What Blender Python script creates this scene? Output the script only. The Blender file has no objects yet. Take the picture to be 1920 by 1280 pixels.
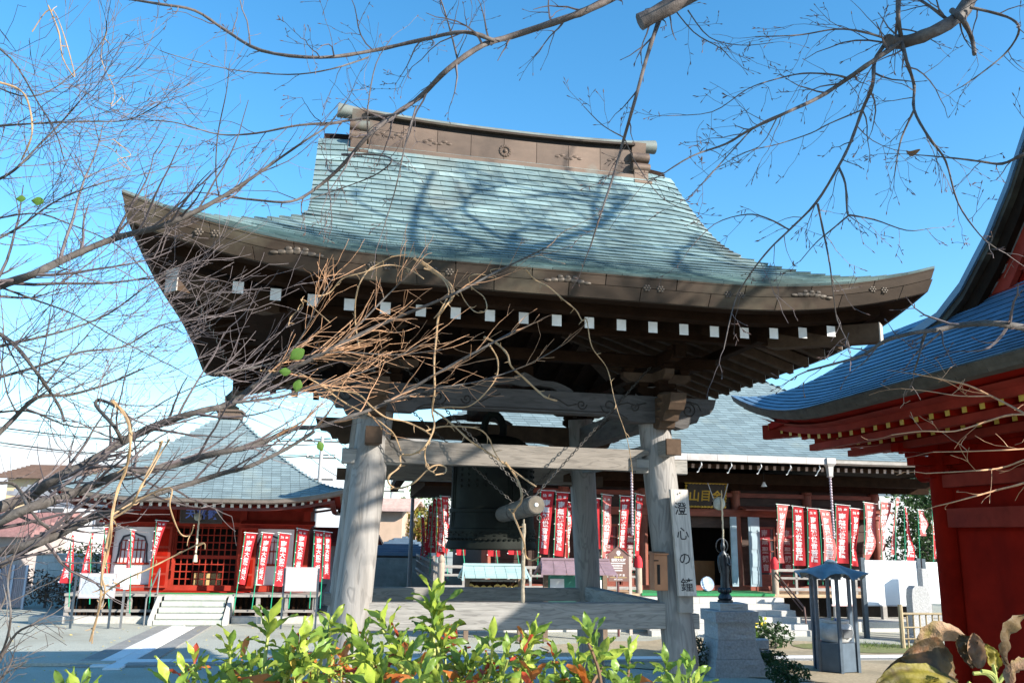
import bpy, math, random
from mathutils import Vector, Matrix, noise as mnoise
R = random.Random(7)
PI = math.pi
scene = bpy.context.scene
COL = scene.collection
# ---------------------------------------------------------------- camera
TH, ROLL, FPX, HC = .2235, .0175, 1580.3, 2.3
cd = bpy.data.cameras.new('camera'); cam = bpy.data.objects.new('camera', cd); COL.objects.link(cam)
cd.sensor_width = 36; cd.lens = FPX/1920*36; cd.clip_start = .05; cd.clip_end = 5000
cd.dof.use_dof = False
cam.matrix_world = (Matrix.Translation((0, 0, HC)) @ Matrix.Rotation(PI/2+TH, 4, 'X') @ Matrix.Rotation(ROLL, 4, 'Z'))
scene.camera = cam
# ---------------------------------------------------------------- sky and sun
SUN_AZ, SUN_EL = math.radians(59.5), math.radians(24.7)      # azimuth from straight behind the camera towards its right
sdir = Vector((math.sin(SUN_AZ)*math.cos(SUN_EL), -math.cos(SUN_AZ)*math.cos(SUN_EL), math.sin(SUN_EL)))
sl = bpy.data.lights.new('sun', 'SUN'); sl.energy = 5.0; sl.angle = math.radians(.5); sl.color = (1, .93, .82)
so = bpy.data.objects.new('sun', sl); COL.objects.link(so); so.rotation_euler = (-sdir).to_track_quat('-Z', 'Y').to_euler()
world = bpy.data.worlds.new('World'); scene.world = world; world.use_nodes = True
nt = world.node_tree; nt.nodes.clear()
def N(t, **kw):
    n = nt.nodes.new(t)
    for k, v in kw.items(): setattr(n, k, v)
    return n
wo = N('ShaderNodeOutputWorld'); bg = N('ShaderNodeBackground'); bg.inputs[1].default_value = .10
sky = N('ShaderNodeTexSky', sky_type='NISHITA', sun_disc=False, sun_elevation=SUN_EL, sun_rotation=PI-SUN_AZ,
        air_density=1.0, dust_density=.35, ozone_density=2.2, altitude=30)
hs = N('ShaderNodeHueSaturation'); hs.inputs['Saturation'].default_value = 1.3; hs.inputs['Value'].default_value = 1.5; hs.inputs['Hue'].default_value = .492
nt.links.new(sky.outputs[0], hs.inputs['Color'])
tc = N('ShaderNodeTexCoord'); sep = N('ShaderNodeSeparateXYZ'); nt.links.new(tc.outputs['Generated'], sep.inputs[0])
mp = N('ShaderNodeMapping'); mp.inputs['Scale'].default_value = (1, 1, 3.2); nt.links.new(tc.outputs['Generated'], mp.inputs[0])
nz = N('ShaderNodeTexNoise'); nz.inputs['Scale'].default_value = 3.0; nz.inputs['Detail'].default_value = 7; nz.inputs['Roughness'].default_value = .55
nt.links.new(mp.outputs[0], nz.inputs['Vector'])
el = N('ShaderNodeMapRange'); el.inputs[1].default_value = .02; el.inputs[2].default_value = .17; el.inputs[3].default_value = .30; el.inputs[4].default_value = -.26
nt.links.new(sep.outputs[2], el.inputs[0])
ad = N('ShaderNodeMath', operation='ADD'); nt.links.new(nz.outputs[0], ad.inputs[0]); nt.links.new(el.outputs[0], ad.inputs[1])
cr = N('ShaderNodeMapRange', interpolation_type='SMOOTHSTEP'); cr.inputs[1].default_value = .52; cr.inputs[2].default_value = .76
nt.links.new(ad.outputs[0], cr.inputs[0])
mx = N('ShaderNodeMix', data_type='RGBA'); nt.links.new(cr.outputs[0], mx.inputs[0]); nt.links.new(hs.outputs[0], mx.inputs[6]); mx.inputs[7].default_value = (5.4, 5.7, 6.1, 1)
nt.links.new(mx.outputs[2], bg.inputs[0]); nt.links.new(bg.outputs[0], wo.inputs[0])
scene.view_settings.view_transform = 'Standard'; scene.view_settings.look = 'None'
scene.view_settings.exposure = 1.1; scene.view_settings.gamma = 1; scene.view_settings.use_curve_mapping = False
scene.render.engine = 'CYCLES'
scene.cycles.max_bounces = 6; scene.cycles.diffuse_bounces = 3; scene.cycles.glossy_bounces = 2; scene.cycles.transmission_bounces = 4
scene.cycles.use_denoising = True; scene.cycles.sample_clamp_indirect = 6
# ---------------------------------------------------------------- picture <-> place
def ray(px, py):
    u2, v2 = px-960, 640-py
    c, s = math.cos(ROLL), math.sin(ROLL)
    u = c*u2-s*v2; v = s*u2+c*v2
    return Vector((u, FPX*math.cos(TH)-v*math.sin(TH), FPX*math.sin(TH)+v*math.cos(TH)))
def at(px, py, y):                       # point seen at px, py at the distance y straight ahead
    d = ray(px, py); return d/d.y*y+Vector((0, 0, HC))
def G(px, py, z=0):                      # point seen at px, py on the level z
    d = ray(px, py); return d*((z-HC)/d.z)+Vector((0, 0, HC))
# ---------------------------------------------------------------- mesh builder
class MB:
    def __init__(s, f=None): s.v = []; s.f = []; s.m = []; s.tf = f
    def add(s, vs, fs, mi=0):
        o = len(s.v)
        s.v += [tuple(s.tf(*p)) for p in vs] if s.tf else [tuple(p) for p in vs]
        s.f += [tuple(i+o for i in f) for f in fs]; s.m += [mi]*len(fs)
        return s
    def box(s, x0, x1, y0, y1, z0, z1, mi=0, M=None):
        vs = [(x0,y0,z0),(x1,y0,z0),(x1,y1,z0),(x0,y1,z0),(x0,y0,z1),(x1,y0,z1),(x1,y1,z1),(x0,y1,z1)]
        if M is not None: vs = [M @ Vector(p) for p in vs]
        return s.add(vs, [(0,3,2,1),(4,5,6,7),(0,1,5,4),(1,2,6,5),(2,3,7,6),(3,0,4,7)], mi)
    def bev(s, x0, x1, y0, y1, z0, z1, c=.01, mi=0):     # box with chamfered edges round the x axis ends and length
        P = [(y0+c,z0),(y1-c,z0),(y1,z0+c),(y1,z1-c),(y1-c,z1),(y0+c,z1),(y0,z1-c),(y0,z0+c)]
        return s.prism([(q[0],q[1]) for q in P], x0, x1, 'x', mi)
    def prism(s, P, a, b, ax='y', mi=0):                 # polygon P extruded from a to b along ax; P lies in the other two axes in order
        n = len(P)
        def pt(p, t):
            return (t, p[0], p[1]) if ax == 'x' else (p[0], t, p[1]) if ax == 'y' else (p[0], p[1], t)
        vs = [pt(p, a) for p in P]+[pt(p, b) for p in P]
        fs = [tuple(range(n))[::-1], tuple(range(n, 2*n))]+[(i, (i+1) % n, n+(i+1) % n, n+i) for i in range(n)]
        return s.add(vs, fs, mi)
    def tube(s, pts, rad, n=6, cap=True, mi=0, sx=1.0):
        pts = [Vector(p) for p in pts]; k = len(pts)
        if not hasattr(rad, '__len__'): rad = [rad]*k
        up = None; vs = []; fs = []
        for i, p in enumerate(pts):
            t = (pts[min(i+1, k-1)]-pts[max(i-1, 0)])
            if t.length < 1e-9: t = Vector((0, 0, 1))
            t.normalize()
            if up is None:
                up = Vector((0, 0, 1)) if abs(t.z) < .9 else Vector((1, 0, 0))
            x = up.cross(t)
            if x.length < 1e-6: x = Vector((1, 0, 0)).cross(t)
            x.normalize(); y = t.cross(x); up = y
            for j in range(n):
                a = 2*PI*j/n; vs.append(p+(x*math.cos(a)*sx+y*math.sin(a))*rad[i])
        for i in range(k-1):
            for j in range(n):
                fs.append((i*n+j, i*n+(j+1) % n, (i+1)*n+(j+1) % n, (i+1)*n+j))
        if cap: fs += [tuple(range(n))[::-1], tuple(range((k-1)*n, k*n))]
        return s.add(vs, fs, mi)
    def lathe(s, prof, n=24, c=(0, 0, 0), mi=0, sx=1, sy=1, ph=0):
        k = len(prof); vs = []; fs = []
        for r, z in prof:
            for j in range(n):
                a = 2*PI*j/n+ph; vs.append((c[0]+r*math.cos(a)*sx, c[1]+r*math.sin(a)*sy, c[2]+z))
        for i in range(k-1):
            for j in range(n): fs.append((i*n+j, i*n+(j+1) % n, (i+1)*n+(j+1) % n, (i+1)*n+j))
        fs += [tuple(range(n))[::-1], tuple(range((k-1)*n, k*n))]
        return s.add(vs, fs, mi)
    def ball(s, c, r, n=8, m=5, mi=0):
        r = r if hasattr(r, '__len__') else (r, r, r)
        return s.lathe2([(math.sin(PI*i/m), -math.cos(PI*i/m)) for i in range(m+1)], c, r, n, mi)
    def lathe2(s, prof, c, r, n, mi):
        vs = []; fs = []; k = len(prof)
        for q, z in prof:
            for j in range(n):
                a = 2*PI*j/n; vs.append((c[0]+max(q, .02)*r[0]*math.cos(a), c[1]+max(q, .02)*r[1]*math.sin(a), c[2]+z*r[2]))
        for i in range(k-1):
            for j in range(n): fs.append((i*n+j, i*n+(j+1) % n, (i+1)*n+(j+1) % n, (i+1)*n+j))
        fs += [tuple(range(n))[::-1], tuple(range((k-1)*n, k*n))]
        return s.add(vs, fs, mi)
    def grid(s, fn, nu, nv, mi=0, two=0):
        vs = [fn(i/nu, j/nv) for j in range(nv+1) for i in range(nu+1)]
        return s.add(vs, [(j*(nu+1)+i, j*(nu+1)+i+1, (j+1)*(nu+1)+i+1, (j+1)*(nu+1)+i) for j in range(nv) for i in range(nu)], mi)
    def mesh(s, name, mats, smooth=False):
        me = bpy.data.meshes.new(name); me.from_pydata(s.v, [], s.f)
        mats = mats if isinstance(mats, (list, tuple)) else [mats]
        for m in mats: me.materials.append(m)
        if len(mats) > 1: me.polygons.foreach_set('material_index', s.m)
        if smooth:
            me.polygons.foreach_set('use_smooth', [True]*len(me.polygons))
            if smooth != 'all':
                me.set_sharp_from_angle(angle=math.radians(40))
        me.update(); return me
    def build(s, name, mats, parent=None, smooth=False, loc=None, label=None, kind=None):
        o = bpy.data.objects.new(name, s.mesh(name, mats, smooth)); COL.objects.link(o)
        if parent is not None: o.parent = parent
        if loc is not None: o.location = loc
        if label: o['label'] = label
        if kind: o['kind'] = kind
        return o
def inst(name, me, parent=None, loc=(0, 0, 0), rot=(0, 0, 0), scale=None, mw=None):
    o = bpy.data.objects.new(name, me); COL.objects.link(o)
    if parent is not None: o.parent = parent
    if mw is not None: o.matrix_local = mw
    else:
        o.location = loc; o.rotation_euler = rot
        if scale is not None: o.scale = scale
    return o
def thing(name, label, cat, loc=(0, 0, 0), rz=0, group=None, kind=None):
    o = bpy.data.objects.new(name, None); COL.objects.link(o); o.empty_display_size = .1
    o.location = loc; o.rotation_euler = (0, 0, rz)
    return tag(o, label, cat, group, kind)
def tag(o, label, cat, group=None, kind=None):
    o['label'] = label; o['category'] = cat
    if group: o['group'] = group
    if kind: o['kind'] = kind
    return o
def copy_tree(o, parent=None, loc=None):
    c = o.copy(); COL.objects.link(c)
    if parent is not None: c.parent = parent
    if loc is not None: c.location = loc
    for ch in list(o.children): copy_tree(ch, c)
    return c
# ---------------------------------------------------------------- materials
def mat(name, col, rough=.65, var=.25, sc=4., st=(1, 1, 1), bump=.15, col2=None, metal=0., spec=.4, rnd=.0, isl=.0, trans=0., lines=None, det=5, blot=None, coat=0.):
    m = bpy.data.materials.new(name); m.use_nodes = True
    t = m.node_tree; L = t.links.new; n = t.nodes; p = n['Principled BSDF']
    p.inputs['Roughness'].default_value = rough; p.inputs['Metallic'].default_value = metal
    p.inputs['Specular IOR Level'].default_value = spec
    if coat: p.inputs['Coat Weight'].default_value = coat
    c = n.new('ShaderNodeTexCoord'); mpn = n.new('ShaderNodeMapping'); mpn.inputs['Scale'].default_value = st
    L(c.outputs['Object'], mpn.inputs[0])
    a = n.new('ShaderNodeTexNoise'); a.inputs['Scale'].default_value = sc; a.inputs['Detail'].default_value = det; a.inputs['Roughness'].default_value = .62
    L(mpn.outputs[0], a.inputs['Vector'])
    rmp = n.new('ShaderNodeMapRange'); rmp.inputs[1].default_value = .3; rmp.inputs[2].default_value = .7; L(a.outputs[0], rmp.inputs[0])
    mixn = n.new('ShaderNodeMix'); mixn.data_type = 'RGBA'; L(rmp.outputs[0], mixn.inputs[0])
    lo = [max(0, x*(1-var)) for x in col]; hi = [x*(1+var) for x in (col2 or col)]
    mixn.inputs[6].default_value = (*lo, 1); mixn.inputs[7].default_value = (*hi, 1)
    out = mixn.outputs[2]
    hgt = a.outputs[0]
    if lines:                                   # wood: fine dark grain lines that follow distorted rings
        w = n.new('ShaderNodeTexNoise'); w.inputs['Scale'].default_value = lines; w.inputs['Detail'].default_value = 2; w.inputs['Distortion'].default_value = 1.6
        L(mpn.outputs[0], w.inputs['Vector'])
        mul = n.new('ShaderNodeMath'); mul.operation = 'MULTIPLY'; mul.inputs[1].default_value = 34; L(w.outputs[0], mul.inputs[0])
        sn = n.new('ShaderNodeMath'); sn.operation = 'SINE'; L(mul.outputs[0], sn.inputs[0])
        mr = n.new('ShaderNodeMapRange'); mr.inputs[1].default_value = .45; mr.inputs[2].default_value = 1; mr.inputs[3].default_value = 1; mr.inputs[4].default_value = .74; L(sn.outputs[0], mr.inputs[0])
        mm = n.new('ShaderNodeMix'); mm.data_type = 'RGBA'; mm.blend_type = 'MULTIPLY'; mm.inputs[0].default_value = 1
        L(out, mm.inputs[6]); L(mr.outputs[0], mm.inputs[7]); out = mm.outputs[2]
        hm = n.new('ShaderNodeMath'); hm.operation = 'ADD'; L(a.outputs[0], hm.inputs[0]); L(mr.outputs[0], hm.inputs[1]); hgt = hm.outputs[0]
    if blot:                                    # large stains of another colour (col, scale, lo, hi)
        b = n.new('ShaderNodeTexNoise'); b.inputs['Scale'].default_value = blot[1]; b.inputs['Detail'].default_value = 4; b.inputs['Roughness'].default_value = .6
        if len(blot) > 4:
            mb = n.new('ShaderNodeMapping'); mb.inputs['Scale'].default_value = blot[4]; L(c.outputs['Object'], mb.inputs[0]); L(mb.outputs[0], b.inputs['Vector'])
        else: L(c.outputs['Object'], b.inputs['Vector'])
        br = n.new('ShaderNodeMapRange'); br.inputs[1].default_value = blot[2]; br.inputs[2].default_value = blot[3]; L(b.outputs[0], br.inputs[0])
        mm = n.new('ShaderNodeMix'); mm.data_type = 'RGBA'; L(br.outputs[0], mm.inputs[0]); L(out, mm.inputs[6]); mm.inputs[7].default_value = (*blot[0], 1); out = mm.outputs[2]
    for amt, src in ((rnd, 'o'), (isl, 'i')):
        if amt:
            if src == 'o': q = n.new('ShaderNodeObjectInfo').outputs['Random']
            else: q = n.new('ShaderNodeNewGeometry').outputs['Random Per Island']
            mr = n.new('ShaderNodeMapRange'); mr.inputs[3].default_value = 1-amt; mr.inputs[4].default_value = 1+amt; L(q, mr.inputs[0])
            mm = n.new('ShaderNodeMix'); mm.data_type = 'RGBA'; mm.blend_type = 'MULTIPLY'; mm.inputs[0].default_value = 1
            L(out, mm.inputs[6]); L(mr.outputs[0], mm.inputs[7]); out = mm.outputs[2]
    L(out, p.inputs['Base Color'])
    if bump:
        bn = n.new('ShaderNodeBump'); bn.inputs['Strength'].default_value = bump; bn.inputs['Distance'].default_value = .02; L(hgt, bn.inputs['Height']); L(bn.outputs[0], p.inputs['Normal'])
    if trans:                                   # thin cloth or leaf: part of the light passes through
        td = n.new('ShaderNodeBsdfTranslucent'); L(out, td.inputs[0]); ms = n.new('ShaderNodeMixShader'); ms.inputs[0].default_value = trans
        L(p.outputs[0], ms.inputs[1]); L(td.outputs[0], ms.inputs[2]); L(ms.outputs[0], n['Material Output'].inputs[0])
    return m
GREY = (.265, .25, .23)
woodx = mat('weathered wood along x', GREY, .75, .22, 3, (1, 9, 9), .25, lines=1.3)
woodn = mat('brown grey tie beam timber', (.20, .175, .15), .75, .2, 3, (1, 9, 9), .25, lines=1.1)
woody = mat('weathered wood along y', GREY, .75, .22, 3, (9, 1, 9), .25, lines=1.3)
woodz = mat('weathered wood along z', (.255, .24, .226), .75, .2, 2.2, (7, 7, 1), .3, lines=.8, blot=((.17, .145, .12), 1.6, .52, .85, (2.5, 2.5, .5)))
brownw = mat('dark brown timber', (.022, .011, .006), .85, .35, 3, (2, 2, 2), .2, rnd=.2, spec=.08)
brownl = mat('brown timber lighter', (.08, .052, .035), .8, .3, 4, (2, 2, 2), .25, rnd=.2, spec=.15)
endw = mat('pale timber end', (.42, .38, .34), .75, .25, 9, (1, 1, 1), .2)
white = mat('white paint', (.74, .73, .71), .6, .12, 12, bump=.05, rnd=.14, blot=((.5, .47, .42), 9, .6, .8))
fasc = mat('brown copper sheet', (.042, .029, .02), .6, .3, 3, (1, 1, 3), .08, rnd=.25, metal=.0, spec=.2, blot=((.10, .088, .06), 1.7, .5, .8))
verd = mat('copper roof tile', (.135, .205, .215), .48, .25, 2.2, (1, 1, 1), .06, col2=(.21, .285, .275), rnd=.2, isl=.2, metal=.0, spec=.5, blot=((.20, .18, .14), .9, .52, .8, (1, .35, .35)))
verdb = mat('copper tile tinted with sky light', (.085, .15, .225), .42, .25, 2.2, (1, 1, 1), .05, rnd=.2, isl=.2, spec=.6, blot=((.14, .17, .17), 1.2, .55, .85))  # the blue of reflected sky is put into the tile colour
ridgem = mat('brown ridge copper', (.115, .078, .056), .6, .25, 2.5, (1, 1, 2), .06, rnd=.18, metal=.2, blot=((.15, .19, .17), 1.6, .6, .85))
bronze = mat('green black bronze', (.009, .011, .009), .7, .3, 5, bump=.12, metal=.0, spec=.15, blot=((.026, .033, .026), 2.4, .5, .8))
ironm = mat('dark iron', (.12, .11, .10), .5, .3, 20, metal=.6, rnd=.2)
stone = mat('grey granite', (.34, .34, .34), .85, .25, 26, bump=.5, rnd=.12, blot=((.2, .2, .2), 3, .6, .85))
stonel = mat('pale granite', (.46, .45, .42), .85, .14, 30, bump=.25, rnd=.10, blot=((.4, .39, .36), 2.0, .6, .9))
red = mat('vermilion paint', (.29, .034, .02), .7, .25, 3, bump=.1, rnd=.1, spec=.1, blot=((.2, .02, .016), 1.4, .58, .8))
redd = mat('deep red paint', (.27, .010, .004), .8, .28, 2.5, bump=.15, rnd=.06, spec=.05, blot=((.19, .008, .004), 1.3, .5, .8, (1.5, 1.5, .5)))
gold = mat('yellow paint', (.62, .40, .06), .55, .15, 6, bump=.05)
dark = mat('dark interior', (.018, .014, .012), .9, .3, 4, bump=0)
# ================================================================ BELL TOWER
KT = 1/1.5
PHI = .2139
TC = Vector((-.2506*KT, 13.6257*KT, 0))
TW = thing('bell_tower', 'weathered timber bell tower with a sweeping green copper roof, in the middle', 'bell tower', TC, PHI)
def tz(z): return 2.3+(z-2.3)*KT
def ttf(x, y, z): return (x*KT, y*KT, tz(z))
def TB(): return MB(ttf)
def tworld(x, y, z):
    p = Vector(ttf(x, y, z)); c, s = math.cos(PHI), math.sin(PHI)
    return Vector((TC.x+c*p.x-s*p.y, TC.y+s*p.x+c*p.y, p.z))
def tlocal(w):                          # place -> tower drawing units
    d = w-Vector((TC.x, TC.y, 0)); c, s = math.cos(PHI), math.sin(PHI)
    return ((c*d.x+s*d.y)/KT, (-s*d.x+c*d.y)/KT, 2.3+(w.z-2.3)/KT)
A_, B_, ZM, LZ, LB = 4.94, 4.30, 5.30, .46, 3.1
VG = 3.10                               # half length of the upper roof between its verges
def lft(d): return max(0., min(1., 1-d/LB))**2.2*LZ      # d: distance from the corner along the eave
def prof(x): return .40*x+.097*x*x
def sadd(a, b):                          # the left eave rides a little higher than the front one
    if a > -2.5: return 0
    return (.27*max(0, 1-((b+1.1)/3.2)**2)-.16*max(0, min(1, (b-1)/3.3)))*((-a-2.5)/(A_-2.5))**1.5
def roofz(a, b, up=True):
    a0, b0 = a, b
    a, b = abs(a), abs(b)
    xa, xb = A_-a, B_-b
    if a <= VG and up: x, d = xb, xa
    else: x, d = min(xa, xb), max(xa, xb)
    z = ZM+prof(max(x, 0))+lft(d)*max(0, 1-max(x, 0)/2.2)**1.4
    if up and a > VG-.7 and a <= VG+.01: z -= .07*((a-VG+.7)/.7)**2*max(0, min(1, (x-1.95)/.5))
    return z+sadd(a0, b0)
# --- posts, base stones
def leg(z): return 2.175-.07*(z-1.6), 1.97-.07*(z-1.6)
for sx in (-1, 1):
    for sy in (-1, 1):
        m = TB(); zz = [-1.0, -.2, .8, 1.6, 2.4, 3.2, 3.9, 4.4]
        m.tube([(sx*leg(z)[0], sy*leg(z)[1], z) for z in zz], [.232+.006*math.sin(z*2.3+sx) for z in zz], 20)
        m.build('post', woodz, TW, True)
        m = TB(); a, b = leg(-1); m.lathe([(.34, -1.16), (.36, -1.08), (.34, -1.0), (.27, -.96)], 20, (sx*a, sy*b, 0)); m.build('base_stone', stone, TW, True)
# --- ground rails, tie beams, tenon ends
def beamx(name, a0, a1, b, z0, z1, w, mt=None, c=.012):
    return TB().bev(a0, a1, b-w/2, b+w/2, z0, z1, c).build(name, mt or woodx, TW)
def beamy(name, b0, b1, a, z0, z1, w, mt=None, c=.012):
    m = TB(); P = [(a-w/2+c, z0), (a+w/2-c, z0), (a+w/2, z0+c), (a+w/2, z1-c), (a+w/2-c, z1), (a-w/2+c, z1), (a-w/2, z1-c), (a-w/2, z0+c)]
    m.prism(P, b0, b1, 'y'); return m.build(name, mt or woody, TW)
beamx('rail', -2.0, 2.0, -2.0, 1.07, 1.41, .22); beamx('rail', -2.0, 2.0, 1.98, 1.12, 1.35, .2)
for sx in (-1, 1):
    beamy('rail', -1.8, 1.8, sx*2.17, 1.14, 1.38, .2)
    for b in (-1.98, 1.97): beamx('tenon_end', min(sx*2.1, sx*2.52), max(sx*2.1, sx*2.52), b, 1.06, 1.26, .15)
# near and far tie beams with a notched end on the right
for b in (-1.90, 1.90):
    m = TB(); y0, y1 = b-.11, b+.11
    P = [(-1.95, 3.19), (1.83, 3.19), (1.83, 3.24), (1.66, 3.24), (1.66, 3.36), (1.84, 3.43), (1.84, 3.485), (-1.95, 3.485)]
    m.prism(P, y0, y1, 'y'); m.build('tie_beam', woodn, TW)
    for sx in (-1, 1): beamx('tenon_end', min(sx*1.66, sx*2.44), max(sx*1.66, sx*2.44), b, 3.165, 3.365, .15, None if b < 0 else brownl)
for sx in (-1, 1):
    beamy('tie_beam', -2.36, 2.36, sx*2.06, 3.40, 3.61, .2, brownl if sx < 0 else woody)
    TB().bev(sx*2.06-.108, sx*2.06+.108, -2.40, -2.36, 3.392, 3.618, .01).build('tenon_end', brownl, TW)
# --- carved head beams with scroll ends
def spiral(cx, cz, r, turns, d=1, st=0, n=26):
    return [(cx+r*(1-.8*i/n)*math.cos(st+d*2*PI*turns*i/n), cz+r*(1-.8*i/n)*math.sin(st+d*2*PI*turns*i/n)) for i in range(n+1)]
headm = mat('grey brown carved beam', (.07, .064, .062), .75, .25, 3, (1, 6, 6), .2, lines=1.2)
headmy = mat('grey brown carved side beam', (.11, .095, .085), .75, .25, 3, (6, 1, 6), .2, lines=1.2)
groove = mat('dark line for groove shade', (.035, .03, .028), .9, .2, 5)  # raised lines; the shade of engraved scrolls is put into their dark colour
NOSE = [(2.1, 3.87), (2.32, 3.80), (2.42, 3.82), (2.46, 3.90), (2.56, 3.90), (2.60, 3.98), (2.66, 4.02), (2.76, 4.03), (2.83, 4.12), (2.87, 4.25), (2.1, 4.25)]
def head(b, mm, far=False):
    m = TB()
    P = [(-2.05, 3.87), (-1.55, 3.87), (-1.45, 3.93), (-1.25, 3.955), (1.25, 3.955), (1.45, 3.93), (1.55, 3.87), (2.05, 3.87), (2.05, 4.25), (-2.05, 4.25)]
    m.prism(P, b-.13, b+.13, 'y'); o = m.build('head_beam', mm, TW)
    s = -1 if b < 0 else 1
    for sx in (-1, 1):
        m = TB(); m.prism([(sx*x, z) for x, z in NOSE], b-.12, b+.12, 'y'); q = m.build('carved_beam_end', mm, TW)
        g = TB(); y = b+s*.122
        g.tube([(sx*x, y, z) for x, z in spiral(2.43, 4.07, .12, 1.5, -1, 2.2)], .011, 4)
        g.tube([(sx*x, y, z) for x, z in ((2.25, 4.16), (2.33, 4.2), (2.45, 4.2), (2.58, 4.16), (2.62, 4.08))], .01, 4)
        g.build('scroll_carving', groove, q)
        g = TB(); y = b+s*.132
        for (cx, r, d, st) in ((1.22, .12, 1, PI), (.82, .075, -1, 0), (1.6, .07, -1, 1)):
            g.tube([(sx*x, y, z) for x, z in spiral(cx, 4.08, r, 1.3, d, st)], .011, 4)
        g.tube([(sx*x, y, z) for x, z in ((.35, 4.17), (.5, 4.12), (.62, 4.05), (.74, 4.08))], .01, 4)
        g.tube([(sx*x, y, z) for x, z in ((1.36, 4.1), (1.5, 4.14), (1.62, 4.1), (1.78, 4.15))], .01, 4)
        g.tube([(sx*x, y, z) for x, z in ((0, 3.985), (1.2, 3.985), (1.4, 3.965), (1.5, 3.91))], .009, 4)
        g.build('scroll_carving', groove, o)
head(-1.97, headm); head(1.97, brownl)
for sx in (-1, 1):
    m = TB(); m.prism([(sx*2.03-.12, 3.85), (sx*2.03+.12, 3.85), (sx*2.03+.12, 4.22), (sx*2.03-.12, 4.22)], -1.85, 1.85, 'y'); m.build('head_beam', headmy, TW)
    for sy in (-1, 1):
        m = TB(); m.prism([(sy*(x-.18), z-.03) for x, z in NOSE], sx*2.03-.115, sx*2.03+.115, 'x'); m.build('carved_beam_end', brownl, TW)
    for sy in (-1, 1):          # stepped carved brackets over each post
        for k, (h, w) in enumerate(((4.26, .30), (4.47, .52), (4.68, .80))):
            m = TB()
            for ax in (0, 1):
                P = [(-w, h+.06), (-w+.10, h), (w-.10, h), (w, h+.06), (w, h+.13), (-w, h+.13)]
                if ax: m.prism([(sx*2.0+p, q+.001) for p, q in P], sy*1.94-.07, sy*1.94+.07, 'y')
                else: m.prism([(sy*1.94+p, q) for p, q in P], sx*2.0-.07, sx*2.0+.07, 'x')
            m.build('bracket_arm', brownl if k == 1 else brownw, TW)
            for dx, dy in ((-1, 0), (1, 0), (0, 1), (0, -1)):
                bx, by = sx*2.0+dx*(w-.09), sy*1.94+dy*(w-.09)
                TB().lathe([(.07, h+.135), (.105, h+.17), (.105, h+.205)], 4, (bx, by, 0), ph=PI/4).build('bearing_block', brownw, TW)
        m = TB()                # carved nose jutting towards the viewer, lit at its tip
        for k in range(4):
            y = 1.97+.22+.045*k; z = 3.93+.1*k
            m.ball((sx*2.02, sy*y, z), (.13+.01*k, .13, .058), 10, 6)
        m.build('carved_nose', brownl, TW, True)
for b in (-1.97, 1.97):         # frog-leg strut on the beam and wall plate
    m = TB(); P = []
    for i in range(25):
        t = -1+i/12; P.append((t*.72, 4.27+.20*max(0, 1-abs(t))**.6+.035*math.cos(t*9)*(1-abs(t))))
    P += [(.50, 4.25), (.40, 4.31), (.2, 4.33), (0, 4.30), (-.2, 4.33), (-.40, 4.31), (-.50, 4.25)]
    m.prism(P, b-.07, b+.07, 'y'); m.build('frog_leg_strut', headm, TW)
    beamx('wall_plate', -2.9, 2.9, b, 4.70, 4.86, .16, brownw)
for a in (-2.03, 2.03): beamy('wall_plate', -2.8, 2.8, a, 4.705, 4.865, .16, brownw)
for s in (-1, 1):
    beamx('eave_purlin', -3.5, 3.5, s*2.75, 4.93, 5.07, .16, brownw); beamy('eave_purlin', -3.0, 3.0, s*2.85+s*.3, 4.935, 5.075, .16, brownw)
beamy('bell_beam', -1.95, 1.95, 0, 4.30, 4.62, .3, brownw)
# --- rafters with white painted ends
RS = .325
def rafter(ax, side, p, ln):
    # ax 0: runs along b (front and back eaves); 1: along a
    edge = B_ if ax == 0 else A_; d = (A_ if ax == 0 else B_)-abs(p)
    zt = 4.85+lft(d)*.75+(sadd(-A_+.3, p) if ax == 1 and side < 0 else 0); tip = edge-.60
    m = TB(); w, h = .058, .068
    q = MB(ttf)
    for mb, u0, u1, ww, hh in ((m, .004, ln, w, h), (q, 0, .0038, w+.002, h+.002)):
        vs = []
        for u in (u0, u1):
            for dx, dz in ((-ww, -hh), (ww, -hh), (ww, hh), (-ww, hh)):
                c = tip-u
                vs.append((p+dx, side*c, zt+u*RS+dz) if ax == 0 else (side*c, p+dx, zt+u*RS+dz))
        mb.add(vs, [(0, 3, 2, 1), (4, 5, 6, 7), (0, 1, 5, 4), (1, 2, 6, 5), (2, 3, 7, 6), (3, 0, 4, 7)])
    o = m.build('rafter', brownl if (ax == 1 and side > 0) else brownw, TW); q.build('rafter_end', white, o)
for side in (-1, 1):
    for i in range(-9, 10):
        p = .01+i*.417; rafter(0, side, p, max(.5, min(3.6, (A_-.62-abs(p))*1.0+.2)))
    for i in range(-7, 8):
        p = i*.43; rafter(1, side, p, max(.5, min(3.0, (B_-.62-abs(p))*1.0+.2)))
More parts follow.
